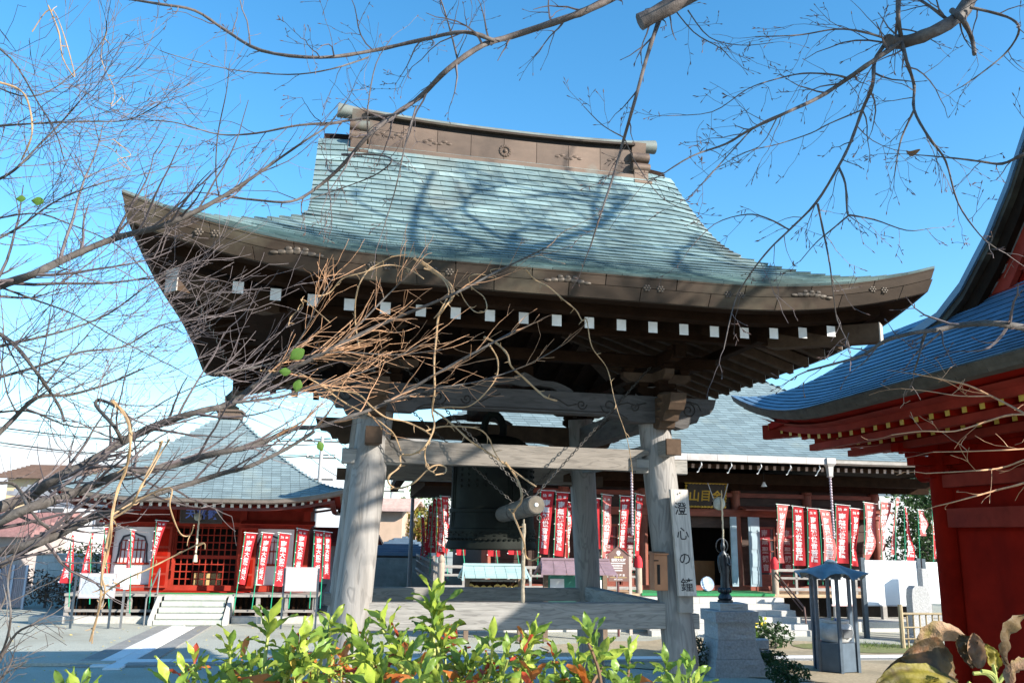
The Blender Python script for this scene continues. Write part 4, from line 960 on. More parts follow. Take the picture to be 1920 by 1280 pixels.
# gable over the side in view
def gpro(y): t = max(0, HY-.1-abs(y)); return t
GA = 1.3
gpts = [(2.42, 4.86), (3.06, 4.98), (3.5, 5.22), (4.0, 5.66), (4.4, 6.12), (4.75, 6.62), (5.0, 7.02)]
GL = [(HY-t, z) for t, z in gpts]+[(-(HY-t), z) for t, z in gpts[-2::-1]]
def gz_(y):
    y = abs(y)
    for (y0, z0), (y1, z1) in zip(GL[:6], GL[1:7]):
        if y1 <= y <= y0: return z0+(z1-z0)*(y0-y)/(y0-y1)
    return 4.86
for sg in (-1, 1):
    X0 = sg*(HX-GA)
    for (nm, o0, o1, x0, x1, mt_) in (('verge_roll', .0, .10, .0, .12, verdb), ('verge_roll', .10, .19, .03, .15, fasc), ('bargeboard', .20, .42, .10, .18, brownw), ('bargeboard', .42, .66, .20, .27, red)):
        for hs in (1, -1):
            m = MB(); vs = []
            Q = [p for p in GL if p[0]*hs >= 0]
            if hs < 0: Q = Q[::-1]
            Q = Q if Q[-1][0] == 0 else Q
            for (y, z) in Q:
                for xx, oo in ((x0, o0), (x1, o0), (x1, o1), (x0, o1)): vs.append((X0-sg*xx*(-1 if 0 else 1)*1.0, y, z-oo))
            n = len(Q)
            m.add(vs, [(4*i+j, 4*i+(j+1) % 4, 4*i+4+(j+1) % 4, 4*i+4+j) for i in range(n-1) for j in range(4)]+[(0, 3, 2, 1), (4*n-4, 4*n-3, 4*n-2, 4*n-1)])
            m.build(nm, mt_, RH)
    m = MB(); P = [(y, z-.5) for y, z in GL if z > 5.4]; P = P+[(-2.1, 4.75), (2.1, 4.75)]
    m.prism(P, X0-sg*.30, X0-sg*.36, 'x'); m.build('gable_wall', redd, RH)
    m = MB(); m.box(min(X0-sg*.20, X0-sg*.3), max(X0-sg*.20, X0-sg*.3), -2.2, 2.2, 4.83, 5.02); m.build('gable_beam', red, RH)
    for z in (5.18, 5.34):
        m = MB(); m.box(min(X0-sg*.24, X0-sg*.3), max(X0-sg*.24, X0-sg*.3), -1.7, 1.7, z, z+.05); m.build('gable_lattice', red, RH)
    for i in range(18):
        y = -1.45+.17*i
        if gz_(y)-.75 > 5.15: m = MB(); m.box(min(X0-sg*.245, X0-sg*.3), max(X0-sg*.245, X0-sg*.3), y-.03, y+.03, 5.02, gz_(y)-.75); m.build('gable_lattice', red, RH)
# upper roof between the gables
m = MB(); vs = []
nn = len(GL)
for xx in (-HX+GA+.02, HX-GA-.02): vs += [(xx, y, z-.02) for y, z in GL]
m.add(vs, [(i, i+1, nn+i+1, nn+i) for i in range(nn-1)]); m.build('roof', verdb, RH)
m = MB()
for hs in (1, -1):
    for i in range(22):
        y0, y1 = (HY-2.42)*(1-i/22), (HY-2.42)*(1-(i+1)/22); z0, z1 = gz_(y0), gz_(y1)
        for k in range(16):
            c0 = -HX+GA+.13+(2*HX-2*GA-.26)*(k+.5*(i % 2)*(k > 0))/16; c1 = -HX+GA+.13+(2*HX-2*GA-.26)*(k+1+.5*(i % 2)*(k < 15))/16-.006
            m.add([(c0, hs*y0, z0+.022), (c1, hs*y0, z0+.022), (c1, hs*y1, z1+.003), (c0, hs*y1, z1+.003), (c0, hs*y0, z0-.01), (c1, hs*y0, z0-.01)], TILEF)
m.build('roof_tiles', verdb, RH, kind='stuff')
m = MB(); m.box(-HX+GA+.35, HX-GA-.35, -.16, .16, 6.85, 7.12); m.build('ridge', ridgem, RH)
# ================================================================ PRAYER FLAGS
redc = mat('red banner cloth', (.62, .035, .045), .8, .08, 3, bump=.03, rnd=.12, trans=.35)
redf = mat('faded red banner cloth', (.64, .17, .16), .8, .08, 3, bump=.03, rnd=.12, trans=.35)
inkw = mat('white print', (.85, .82, .82), .8, .04, 5, bump=0, trans=.25)
pole_m = mat('green plastic pole', (.01, .30, .16), .4, .15, 8, rnd=.1)
polew = mat('white plastic fitting', (.8, .8, .8), .4, .05, 8)
TXT_L, TXT_M = '南無大聖歓喜天', '南無観世音菩薩'
def flag(label, group, y, tl, tr, bl, br, foot, text, faded=False, wob=1., dy=0., dz_foot=None):
    """cloth corners in picture pixels at the distance y; foot: pixel of the pole foot"""
    TL, TR, BL, BR = at(*tl, y), at(*tr, y+dy), at(*bl, y), at(*br, y+dy)
    FT = at(*foot, y); base = Vector((FT.x, FT.y, FT.z))
    t = thing('prayer_flag', label, 'prayer flag', base, 0, group)
    top = TL+(TL-FT).normalized()*.045-Vector((.02, 0, 0)); fx = FT
    m = MB(); m.tube([Vector((0, 0, 0)), (top-base)*.5+Vector((.006, 0, 0)), top-base], [.013, .012, .010], 7); m.build('pole', pole_m, t, True)
    m = MB(); c = TL-base+Vector((-.05, -.012, .02)); c2 = TR-base+Vector((.04, -.012, .02)); m.tube([c, c2], .009, 6); m.build('crossbar', polew, t)
    ph = R.uniform(0, 6); right = (TR-TL); right.z = 0; fw = right.length if right.length > 1e-3 else 1; nrm = Vector((right.y, -right.x, 0)).normalized() if right.length > 1e-3 else Vector((0, -1, 0))
    if nrm.y > 0: nrm = -nrm
    def S(u, v):                       # u across 0..1, v down 0..1
        a = TL.lerp(TR, u); b = BL.lerp(BR, u); p = a.lerp(b, v)
        sway = math.sin(PI*v)*.04*wob*math.sin(ph)
        p = p+Vector((sway, 0, 0))
        f = (.012+.045*v)*wob*min(1, u*2.2+.12)
        return p+nrm*(f*math.sin(ph+4.2*v+3.4*u)+.5*f*math.sin(2*ph+9*v-2*u))-base
    m = MB(); m.grid(lambda u, v: tuple(S(u, v)), 6, 18); m.build('cloth', redf if faded else redc, t, 'all')
    # writing
    W_, H_ = (TR-TL).length, (BL-TL).length; W_ = max(W_, .05)
    def fn(x, yy): 
        u = .5+x; v = yy; p = S(u, v); return tuple(p+nrm*.006)
    m = MB()
    for ch, cx in (('納', -.22), ('奉', .22)):
        vs, fs, w, h = glyph(ch, .02); m.add([fn(cx+v[0]*.30, .068-v[1]*.055) for v in vs], fs)
    for i, ch in enumerate(text):
        vs, fs, w, h = glyph(ch, .03); cy = .185+.112*i; m.add([fn(-.02+v[0]*.60, cy-v[1]*.105) for v in vs], fs)
    m.build('lettering', inkw, t)
    m = MB()
    for k in range(5):
        p = Vector(S(0, .02+.24*k)); m.ball(p+Vector((-.015, -.01, 0)), (.02, .018, .014), 6, 3)
    m.build('loop_tab', polew, t, True, kind='stuff')
    return t
GM, GL_ = 'red prayer flags along the main hall veranda', 'red prayer flags along the left hall veranda'
fl = [
 ('red prayer flag on the main hall veranda, just right of the striking log', (1015, 920), (1039, 921), (1011, 1037), (1027, 1039), (1007, 1085), 0, 0, .5),
 ('red prayer flag second to the right of the striking log, left of the rear post', (1044, 923), (1066, 925), (1039, 1041), (1056, 1043), (1036, 1088), 0, 0, .5),
 ('red prayer flag turned nearly edge on beside the rear tower post', (1065, 942), (1071, 943), (1060, 1047), (1067, 1040), (1066, 1085), 0, .25, 1),
 ('red prayer flag half hidden right behind the rear tower post', (1103, 933), (1124, 936), (1104, 1028), (1126, 1028), (1102, 1085), 0, 0, .5),
 ('pale red prayer flag left of the brown notice board top', (1130, 927), (1147, 930), (1128, 1044), (1136, 1045), (1128, 1090), 1, .2, 1),
 ('red prayer flag directly behind the peaked brown notice board', (1164, 930), (1182, 932), (1160, 1036), (1174, 1036), (1158, 1085), 0, 0, .6),
 ('narrow red prayer flag beside the right front post and its letter box', (1193, 926), (1206, 930), (1191, 1042), (1199, 1043), (1187, 1082), 0, .15, .6),
 ('pale red prayer flag curling to a narrow foot, right of the lattice doors', (1458, 946), (1478, 948), (1459, 1055), (1469, 1055), (1462, 1092), 1, .1, 1.5),
 ('flat red prayer flag, second from the red capped newel post', (1487, 949), (1506, 952), (1488, 1060), (1510, 1060), (1488, 1094), 0, 0, .4),
 ('flat red prayer flag, third from the red capped newel post', (1515, 953), (1532, 955), (1517, 1063), (1538, 1064), (1515, 1095), 0, 0, .5),
 ('pale red prayer flag swept to the right behind the rain chain', (1537, 955), (1556, 958), (1545, 1063), (1563, 1063), (1543, 1095), 1, .1, 1.4),
 ('bright red prayer flag right of the rain chain', (1568, 946), (1592, 949), (1570, 1055), (1592, 1056), (1568, 1094), 0, 0, .8),
 ('twisted red prayer flag left of the big white board', (1595, 953), (1615, 956), (1598, 1060), (1603, 1061), (1595, 1096), 0, .15, 1.6),
 ('pale red prayer flag billowing above the left end of the big white board', (1621, 942), (1643, 946), (1619, 1050), (1630, 1047), (1622, 1090), 1, .2, 1.5),
 ('pale red prayer flag folded in two above the big white board', (1652, 940), (1670, 943), (1652, 1044), (1663, 1031), (1653, 1090), 1, .25, 1.6),
 ('narrow pale red prayer flag above the right half of the big white board', (1680, 933), (1687, 935), (1671, 1039), (1678, 1039), (1679, 1090), 1, .3, 1),
 ('thin red prayer flag leaning right before the dark tree', (1696, 950), (1700, 952), (1702, 1053), (1709, 1053), (1698, 1090), 0, .3, 1.2),
 ('short torn pale prayer flag before the dark tree', (1722, 956), (1732, 958), (1725, 1004), (1736, 1004), (1726, 1090), 1, .2, 1.5),
 ('last red prayer flag beside the vermilion column', (1749, 953), (1757, 955), (1752, 1047), (1758, 1047), (1751, 1090), 0, .2, 1.2),
 ('red prayer flag showing its foot below the bell, left of the three', (857, 920), (875, 922), (856, 1040), (873, 1041), (874, 1085), 0, 0, .5),
 ('red prayer flag showing its foot below the bell, middle of the three', (916, 922), (936, 924), (915, 1042), (938, 1043), (937, 1085), 0, 0, .5),
 ('red prayer flag showing its foot below the bell, right of the three', (954, 922), (976, 924), (953, 1039), (977, 1040), (977, 1085), 0, 0, .5)]
for lab, tl, tr, bl, br, ft, fd, dy, wb in fl:
    a = (tl[0]-1325)/72; flag(lab, GM, 22.75+.16*a, tl, tr, bl, br, ft, TXT_M, fd, wb, dy)
for lab, y, tl, tr, bl, br, ft in [
 ('red prayer flag at the corner of the main hall veranda, left of the bell', 22.0, (828, 931), (841, 932), (828, 1030), (837, 1041), (840, 1085)),
 ('red prayer flag second from the veranda corner, left of the bell', 23.2, (820, 934), (830, 936), (818, 1043), (832, 1044), (817, 1085)),
 ('red prayer flag third from the veranda corner, with a broad foot', 24.6, (813, 934), (822, 936), (799, 1035), (815, 1036), (806, 1075)),
 ('thin red prayer flag fourth along the side veranda', 26.5, (805, 946), (811, 948), (797, 1040), (806, 1040), (803, 1070)),
 ('farthest thin red prayer flag along the side veranda', 29.5, (790, 968), (796, 970), (788, 1048), (795, 1048), (794, 1062))]:
    flag(lab, GM, y, tl, tr, bl, br, ft, TXT_M, False, .8, .3)
for lab, tl, tr, bl, br, ft, wb in [
 ('red prayer flag leaning left, leftmost of the left hall', (135, 1002), (139, 1003), (111, 1092), (133, 1093), (129, 1137), .6),
 ('red prayer flag leaning left, second of the left hall beside the hedge', (172, 999), (176, 1000), (152, 1076), (171, 1076), (168, 1132), .7),
 ('red prayer flag at the left corner column of the left hall', (197, 989), (209, 990), (189, 1074), (204, 1074), (205, 1148), .8),
 ('narrow red prayer flag across the left arched window', (247, 993), (253, 995), (236, 1066), (245, 1096), (243, 1149), 1.),
 ('red prayer flag narrowing downwards beside the left door panel', (295, 976), (314, 978), (283, 1051), (287, 1059), (279, 1141), .8),
 ('red prayer flag right of the door of the left hall', (461, 999), (481, 1001), (448, 1094), (459, 1096), (437, 1152), .5),
 ('red prayer flag over the left edge of the right arched window', (493, 999), (512, 1001), (482, 1094), (493, 1096), (472, 1141), .5),
 ('red prayer flag over the right edge of the right arched window', (524, 999), (544, 1002), (514, 1098), (529, 1099), (507, 1145), .5),
 ('deep red prayer flag at the right corner column of the left hall', (559, 991), (577, 995), (550, 1080), (563, 1082), (541, 1140), .6),
 ('red prayer flag second from the right end of the left hall', (591, 995), (607, 997), (587, 1089), (602, 1090), (580, 1140), .5),
 ('red prayer flag at the right end of the left hall, beside the front post', (609, 997), (621, 999), (606, 1084), (618, 1085), (600, 1140), .6)]:
    a = (tl[0]-357)/74; flag(lab, GL_, 22.15+.16*a, tl, tr, bl, br, ft, TXT_L, False, wb, .05)
# dark banners hung behind the lattice doors of the main hall
dred = mat('red cloth with shade in its colour', (.26, .02, .03), .8, .1, 3, bump=.03); inkp = mat('print with shade in its colour', (.5, .42, .42), .8, .05, 5, bump=0)  # both tones darkened in the colour for the shade behind the lattice
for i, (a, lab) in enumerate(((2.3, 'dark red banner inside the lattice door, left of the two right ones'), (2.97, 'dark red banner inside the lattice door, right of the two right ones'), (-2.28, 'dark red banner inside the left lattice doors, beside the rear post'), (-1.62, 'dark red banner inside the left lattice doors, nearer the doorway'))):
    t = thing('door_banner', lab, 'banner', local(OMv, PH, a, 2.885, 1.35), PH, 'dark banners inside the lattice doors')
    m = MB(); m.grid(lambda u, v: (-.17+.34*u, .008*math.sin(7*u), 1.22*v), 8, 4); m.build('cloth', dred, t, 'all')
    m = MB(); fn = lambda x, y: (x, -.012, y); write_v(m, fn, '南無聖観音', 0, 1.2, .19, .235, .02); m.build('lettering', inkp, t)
# ================================================================ THINGS IN THE YARD
steel = mat('dark slate blue steel', (.055, .075, .095), .45, .2, 8, metal=.3)
boardw = mat('glossy white board', (.82, .82, .82), .35, .02, 3, bump=0)
def standing(name, label, cat, foot, y=None): 
    p = G(*foot) if y is None else at(*foot, y); return thing(name, label, cat, (p.x, p.y, 0), PH), p.y
def px_w(y): return y/1630.
# white boards right of the shelter
t, y = standing('notice_board', 'big blank white notice board on slate blue legs, right of the incense shelter', 'notice board', (1626, 1196))
k = px_w(y); w = 108*k
for x in (0, w+.09):
    m = MB(); m.box(x-.05, x+.05, -.05, .05, 0, 144*k); m.build('leg', steel, t)
m = MB(); m.box(.055, w+.035, -.03, .03, 58*k, 138*k); p_ = m.build('panel', boardw, t)
m = MB()
for x0, x1, z0, z1 in ((.052, w+.04, 57*k, 59.5*k), (.052, w+.04, 137*k, 139.5*k)): m.box(x0, x1, -.04, .04, z0, z1)
m.build('frame', mat('steel trim', (.5, .5, .52), .4, .1, 5, metal=.4), p_, kind='stuff')
t, y = standing('notice_board', 'white notice board seen as a narrow strip beside the vermilion column', 'notice board', (1742, 1192)); k = px_w(y)
for x in (0, 1.2):
    m = MB(); m.box(x-.05, x+.05, -.05, .05, 0, 138*k); m.build('leg', steel, t)
m = MB(); m.box(.055, 1.14, -.03, .03, 58*k, 132*k); m.build('panel', boardw, t)
t, y = standing('notice_board', 'small white notice board seen through the legs of the incense shelter', 'notice board', (1590, 1196)); k = px_w(y)
for x in (-.30, .18):
    m = MB(); m.tube([(x, 0, 0), (x, 0, 110*k)], .03, 8); m.build('leg', railm, t)
m = MB(); m.box(-.36, .24, -.05, -.02, 60*k, 112*k); m.build('panel', boardw, t)
m = MB(); m.box(-.38, .26, -.045, -.015, 57*k, 60*k); m.build('frame', mat('pink steel trim', (.6, .42, .42), .5, .1, 5), t)
# boards in front of the left hall
paperm = mat('paper with fine print', (.46, .50, .56), .6, .03, 5, bump=0)
tick = mat('grey print', (.16, .18, .22), .7, .1, 9, bump=0)
def board_l(label, foot, x0, x1, z0, z1, legs, fr, pm, ticks, legm=steel, h=None):
    t, y = standing('notice_board', label, 'notice board', foot); k = px_w(y)
    for x in legs:
        m = MB(); m.box(x*k-.022, x*k+.022, -.022, .022, 0, (h or z1)*k); m.build('leg', legm, t)
    if fr:
        m = MB(); m.box(x0*k-.025, x1*k+.025, -.05, -.024, z0*k-.025, z1*k+.025); m.build('frame', fr, t)
    m = MB(); m.box(x0*k, x1*k, -.058, -.051, z0*k, z1*k); p_ = m.build('panel', pm, t)
    if ticks:
        m = MB(); n = 22
        for i in range(n):
            x = (x0+(x1-x0)*(.05+.8*i/n))*k; z = z1*k-.05
            while z > z0*k+.06:
                l = R.uniform(.018, .03); m.box(x, x+.010, -.060, -.0585, z-l, z); z -= l+.008
        for j in range(4): m.box((x1-5)*k, (x1-2)*k, -.060, -.0585, (z1-8-6*j)*k-.04, (z1-8-6*j)*k)
        m.build('fine_print', tick, p_, kind='stuff')
    return t
frm = mat('grey brown frame', (.38, .33, .33), .6, .15, 6)
board_l('framed notice board with columns of fine print, left of the steps', (131, 1178), 10, 70, 56, 97, (0, 66), frm, paperm, True)
board_l('framed blank white notice board on thin legs, right of the steps', (526, 1178), 4, 58, 68, 108, (0, 62), frm, boardw, False)
t = board_l('tiny blank white sign with a pointed top on a thin post', (224, 1178), -6, 9, 70, 108, (1,), None, boardw, False, railm)
# brown peaked heritage notice
bsm = mat('brown sign steel', (.17, .10, .085), .4, .12, 6)
y = 20.6; p = at(1161, 1200, y); t = thing('heritage_notice', 'brown peaked notice board with white print about protected cultural property', 'notice board', (p.x, y, 0), PH)
k = px_w(y); zc = (at(1161, 1060, y)).z
m = MB(); m.tube([(0, .04, 0), (0, .04, zc)], .03, 8); m.build('post', mat('dark red brown post', (.12, .04, .04), .5, .2, 6), t)
hw = 19.5*k; z0 = zc-28*k; z1 = zc+20*k; zt = zc+34*k
m = MB(); m.prism([(-hw, z0), (hw, z0), (hw, z1), (0, zt), (-hw, z1)], -.012, .012, 'y'); pb = m.build('board', bsm, t)
m = MB()
for s in (-1, 1): m.add([(0, -.03, zt+.03), (s*(hw+.05), -.03, z1-.02), (s*(hw+.05), .03, z1-.02), (0, .03, zt+.03), (0, -.03, zt+.005), (s*(hw+.05), -.03, z1-.045), (s*(hw+.05), .03, z1-.045), (0, .03, zt+.005)], F)
m.build('peaked_cap', bsm, pb, kind='stuff')
m = MB(); fn = lambda x, yy: (x, -.016, yy)
write_h(m, fn, '重要文化財', -14*k, zc+10.5*k, 5.6*k, 5.6*k, .03); write_h(m, fn, '火気厳禁', -12*k, zc-17*k, 4.2*k, 6.2*k, .03); write_h(m, fn, 'HITACHI', -9*k, zc-24.5*k, 3.8*k, None, .02)
for j in range(4):
    z = zc+(4.5-4.3*j)*k; x = -14.5*k
    while x < (6+6*(j == 0))*k: l = R.uniform(1., 2.2)*k; m.box(x, x+l, -.0165, -.0155, z-1.3*k, z+1.3*k); x += l+.6*k
for i in range(3): m.prism([(-5*k+1.2*i*k, zc+(24-2*i)*k), (5*k-1.2*i*k, zc+(24-2*i)*k), (4*k-1.2*i*k, zc+(22.6-2*i)*k), (-4*k+1.2*i*k, zc+(22.6-2*i)*k)], -.0165, -.015, 'y')
m.ball((0, -.014, zc+25.5*k), (3.6*k, .004, 2*k), 10, 4)
m.build('print', inkw, pb)
m = MB(); write_h(m, fn, '文化庁指定', -8.5*k, zc+15.5*k, 3.1*k, 3.5*k, .03); m.box(-16*k, 16*k, -.016, -.0145, zc-21.4*k, zc-21*k); m.build('print', mat('yellow print', (.75, .6, .2), .7, .05, 5, bump=0), pb)
t = thing('marker_post', 'short pale wooden marker post right of the brown notice board', 'post', (at(1182, 1100, 21.0).x, 21.0, 0), PH)
m = MB(); m.box(-.035, .035, -.02, .02, 0, at(1182, 1030, 21).z); m.build('board', mat('pale wood marker', (.42, .36, .32), .7, .15, 5), t)
# roofed notice board and votive plaque rack
def roofed(name, label, cat, px0, px1, ytop, yb, y, mt_, curve):
    p = at((px0+px1)/2, yb, y); t = thing(name, label, cat, (p.x, y, 0), PH); k = px_w(y); hw = (px1-px0)/2*k; z0 = p.z; z1 = at((px0+px1)/2, ytop, y).z
    m = MB(); n = 8; rows_ = 5
    for j in range(rows_):
        for (u0, u1) in [(i/6, (i+1)/6) for i in range(6)]:
            f0, f1 = j/rows_, (j+1)/rows_
            def Q(u, f): return (-hw*(1+.10*f*f*curve)+2*hw*(1+.10*f*f*curve)*u, -.42*f, z1+(z0-z1)*(f**(1.25 if curve else 1)))
            vs = [Q(u0+.003, f1+.02), Q(u1-.003, f1+.02), Q(u1-.003, f0), Q(u0+.003, f0)]
            vs2 = [(a, b, c+(.014 if i < 2 else .002)) for i, (a, b, c) in enumerate(vs)]+[(a, b, c-.004) for a, b, c in vs[:2]]
            m.add(vs2, TILEF)
            vs3 = [(a, .84*0+(-b), c) for a, b, c in vs2]; m.add([(a, -b+0, c) for a, b, c in vs2], [f[::-1] for f in TILEF])
    rf = m.build('roof', mt_, t)
    m = MB()
    for s in (-1, 1):
        m.add([(s*hw, 0, z1+.02), (s*hw*1.1, -.43, z0-.01), (s*hw*1.1, -.43, z0-.06), (s*hw, 0, z1-.06), (s*(hw-.04), 0, z1+.02), (s*(hw*1.1-.04), -.43, z0-.01), (s*(hw*1.1-.04), -.43, z0-.06), (s*(hw-.04), 0, z1-.06)], F)
        m.add([(s*hw, 0, z1+.02), (s*hw*1.1, .43, z0-.01), (s*hw*1.1, .43, z0-.06), (s*hw, 0, z1-.06), (s*(hw-.04), 0, z1+.02), (s*(hw*1.1-.04), .43, z0-.01), (s*(hw*1.1-.04), .43, z0-.06), (s*(hw-.04), 0, z1-.06)], F)
    m.box(-hw, hw, -.04, .04, z1, z1+.05); m.build('roof_edge', mt_, rf, kind='stuff')
    for s in (-1, 1):
        m = MB(); m.box(s*hw*.86-.05, s*hw*.86+.05, -.05, .05, 0, z1-.1); m.build('post', mat('brown post', (.16, .11, .075), .7, .2, 5), t)
    return t, hw, z0, z1, k
cul = mat('purple brown copper roof', (.22, .15, .17), .5, .2, 4, isl=.1)
t, hw, z0, z1, k = roofed('roofed_notice_board', 'roofed notice board with green backing and paper notices behind the tower rail', 'notice board', 1013, 1144, 1050, 1075, 19.6, cul, 1)
m = MB(); m.box(-hw*.8, hw*.8, -.02, .02, .55, z0-.02); m.build('backing', mat('green felt backing', (.06, .25, .19), .8, .1, 8), t)
for i, (x, w, dz, h) in enumerate(((-.42, .32, .06, .3), (.22, .17, .14, .24), (.5, .22, .08, .3))):
    m = MB(); m.box(x-w/2, x+w/2, -.03, -.022, z0-dz-.05-h, z0-dz-.05); m.build('paper_notice', boardw, t)
t, hw, z0, z1, k = roofed('votive_plaque_rack', 'votive plaque rack with a pale green copper roof behind the tower rail', 'rack', 868, 984, 1060, 1081, 19.4, mat('pale green copper sheet', (.32, .45, .44), .5, .15, 3, isl=.08), 0)
m = MB(); m.box(-hw*.84, hw*.84, -.015, .015, z0-.10, z0-.05); m.build('rack_bar', greyw, t); m = MB(); m.box(-hw*.84, hw*.84, .02, .05, .5, z0-.1); m.build('back_board', brownw, t)
rack = t.location.copy()
plq = mat('yellow wooden votive plaque', (.62, .42, .12), .7, .15, 6, rnd=.15)
m = MB(); m.prism([(-.075, -.11), (.075, -.11), (.075, -.02), (0, .025), (-.075, -.02)], -.006, .006, 'y'); pme = m.mesh('board', plq)
m = MB(); m.tube([(0, -.008, .0), (0, -.02, .04), (0, -.018, .10)], .004, 4); cme = m.mesh('cord', dark)
m = MB(); m.box(-.05, .05, -.008, -.0065, -.085, -.03); ime = m.mesh('ink_print', mat('dark ink print', (.2, .12, .06), .7, .4, 40))
orders = ['first', 'second', 'third', 'fourth', 'fifth', 'sixth', 'seventh', 'eighth']
for i in range(8):
    x = -hw*.74+hw*1.48*i/7+R.uniform(-.02, .02); p = rack+Vector((x*math.cos(PH), x*math.sin(PH)-.03, z0-.16-R.uniform(0, .05)))
    t = thing('votive_plaque', f'yellow wooden votive plaque, {orders[i]} from the left on the rack', 'votive plaque', p, PH, 'votive plaques on the rack')
    inst('board', pme, t); inst('cord', cme, t); inst('ink_print', ime, t)
# bronze statue on its stone pedestal
py_ = G(1370, 1262).y; pd = thing('stone_pedestal', 'rough grey stone pedestal under the bronze statue', 'pedestal', G(1371, 1262), PH); k = px_w(py_)
def stoneblk(name, hw0, hw1, z0, z1, mt_=stone, ry=.9, seed=0):
    m = MB(); n = 7
    for sgn, ax in ((-1, 0), (1, 0), (-1, 1), (1, 1)):
        def fnq(u, v):
            w = hw0+(hw1-hw0)*v; s_ = -1+2*u; e = .016*(mnoise.noise(Vector((u*5+seed, v*5, sgn*3+ax*7))))*(min(1, 6*u*(1-u))*min(1, 6*v*(1-v)))
            z = z0+(z1-z0)*v
            return (s_*w*(1 if sgn*1 else 1), sgn*(w*ry+e*2), z) if ax == 0 else (sgn*(w+e*2), s_*w*ry, z)
        m.grid(fnq, n, n)
    m.add([(-hw1, -hw1*ry, z1), (hw1, -hw1*ry, z1), (hw1, hw1*ry, z1), (-hw1, hw1*ry, z1)], [(0, 1, 2, 3)])
    return m.build(name, mt_, pd, True)
stoneblk('base_stone', 50*k, 44*k, 0, 30*k, seed=1); stoneblk('base_stone', 43*k, 36*k, 30.5*k, 62*k, seed=4); stoneblk('shaft_stone', 36*k, 36*k, 62.5*k, 92*k, seed=8); stoneblk('cap_stone', 41*k, 41*k, 92*k, 111*k, seed=12); stoneblk('plinth_stone', 27*k, 27*k, 111.5*k, 124*k, stonel, seed=15)
sz = 124*k; stt = thing('bronze_statue', 'dark bronze standing figure with a halo on a lotus base, on the stone pedestal', 'statue', pd.location+Vector((-6*k, 0, sz)), PH)
darkb = mat('dark statue bronze', (.05, .055, .06), .4, .3, 9, metal=.6)
m = MB(); m.lathe([(15*k, 0), (15*k, 4*k), (12*k, 5*k), (14*k, 8*k), (13*k, 11*k), (10*k, 15*k), (8*k, 19*k)], 8); m.build('base', darkb, stt, True)
m = MB()
for i in range(9):
    a = 2*PI*i/9; m.ball((9.5*k*math.cos(a), 9.5*k*math.sin(a), 22*k), (4.2*k, 4.2*k, 5*k), 8, 5)
m.lathe([(9*k, 18*k), (11*k, 22*k), (10*k, 25*k)], 14); m.build('lotus', darkb, stt, True)
m = MB(); sec_ = [(9, 6.5, 25, 0), (8.5, 6, 30, .3), (8, 5.6, 40, .8), (8.4, 5.6, 50, 1.4), (8.8, 5.8, 60, 1.6), (9.2, 5.6, 68, 1.2), (9.8, 5.4, 76, .6), (9.2, 5, 82, .2), (8, 4.4, 87, 0), (4.5, 3.4, 90.5, -.3), (2.9, 2.9, 92, -.5), (2.7, 2.8, 93.5, -.6), (3.6, 3.9, 95.5, -.9), (4.3, 4.6, 98.5, -1), (4.4, 4.7, 102, -1), (3.8, 4.1, 105.5, -.9), (2.6, 2.8, 107.5, -.8), (2.4, 2.5, 109, -.5), (2.5, 2.5, 112, -.4), (1.2, 1.2, 115, -.4)]
n = 18; vs = []
for rx, ry, z, o in sec_:
    for j in range(n):
        a = 2*PI*j/n; fold = 1+(.07*math.sin(a*7+z*.12) if 26 < z < 84 else 0); vs.append(((rx*math.cos(a)*fold+o)*k, ry*math.sin(a)*fold*k, z*k))
m.add(vs, [(i*n+j, i*n+(j+1) % n, (i+1)*n+(j+1) % n, (i+1)*n+j) for i in range(len(sec_)-1) for j in range(n)]+[tuple(range(n))[::-1]])
m.tube([(8.6*k, 0, 84*k), (11*k, -1.5*k, 74*k), (10.4*k, -4.5*k, 66*k), (6*k, -6.5*k, 68*k), (2.5*k, -7*k, 72*k)], [2.6*k, 2.7*k, 2.6*k, 2.1*k, 1.5*k], 8)
m.tube([(-8.4*k, 0, 84*k), (-10.4*k, -1*k, 74*k), (-10*k, -2.5*k, 62*k), (-9.6*k, -3.5*k, 54*k)], [2.5*k, 2.6*k, 2.5*k, 1.6*k], 8)
m.tube([(10.5*k, -3*k, 68*k), (12*k, -2*k, 54*k), (11.5*k, -1*k, 40*k), (10*k, -1*k, 32*k)], [2.4*k, 1.8*k, 1.4*k, .6*k], 7)
for s in (-1, 1): m.ball((s*1.7*k-.9*k, -4.4*k, 100*k), (.7*k, .5*k, .5*k), 6, 4); m.ball((s*4.3*k-.9*k, 0, 99.5*k), (.8*k, 1*k, 2.2*k), 6, 4)
m.ball((-.9*k, -5*k, 98.5*k), (.6*k, .8*k, 1.3*k), 6, 4)
m.build('figure', darkb, stt, True)
m = MB(); m.tube([(11.5*k*math.cos(a)-.8*k, 4.5*k, 102*k+13*k*math.sin(a)) for a in [2*PI*i/22 for i in range(23)]], 1.1*k, 6, False); m.tube([(-.8*k, 4.6*k, 84*k), (-.8*k, 4.6*k, 90*k)], 1.2*k, 6); m.build('halo', darkb, stt, True)
m = MB(); m.tube([(2*k, -8.5*k, 62*k), (2.4*k, -8*k, 72*k), (4*k, -8*k, 84*k)], .7*k, 5); m.ball((4.2*k, -8*k, 86*k), (2*k, 2*k, 2.6*k), 7, 5); m.build('lotus_stem', darkb, stt, True)
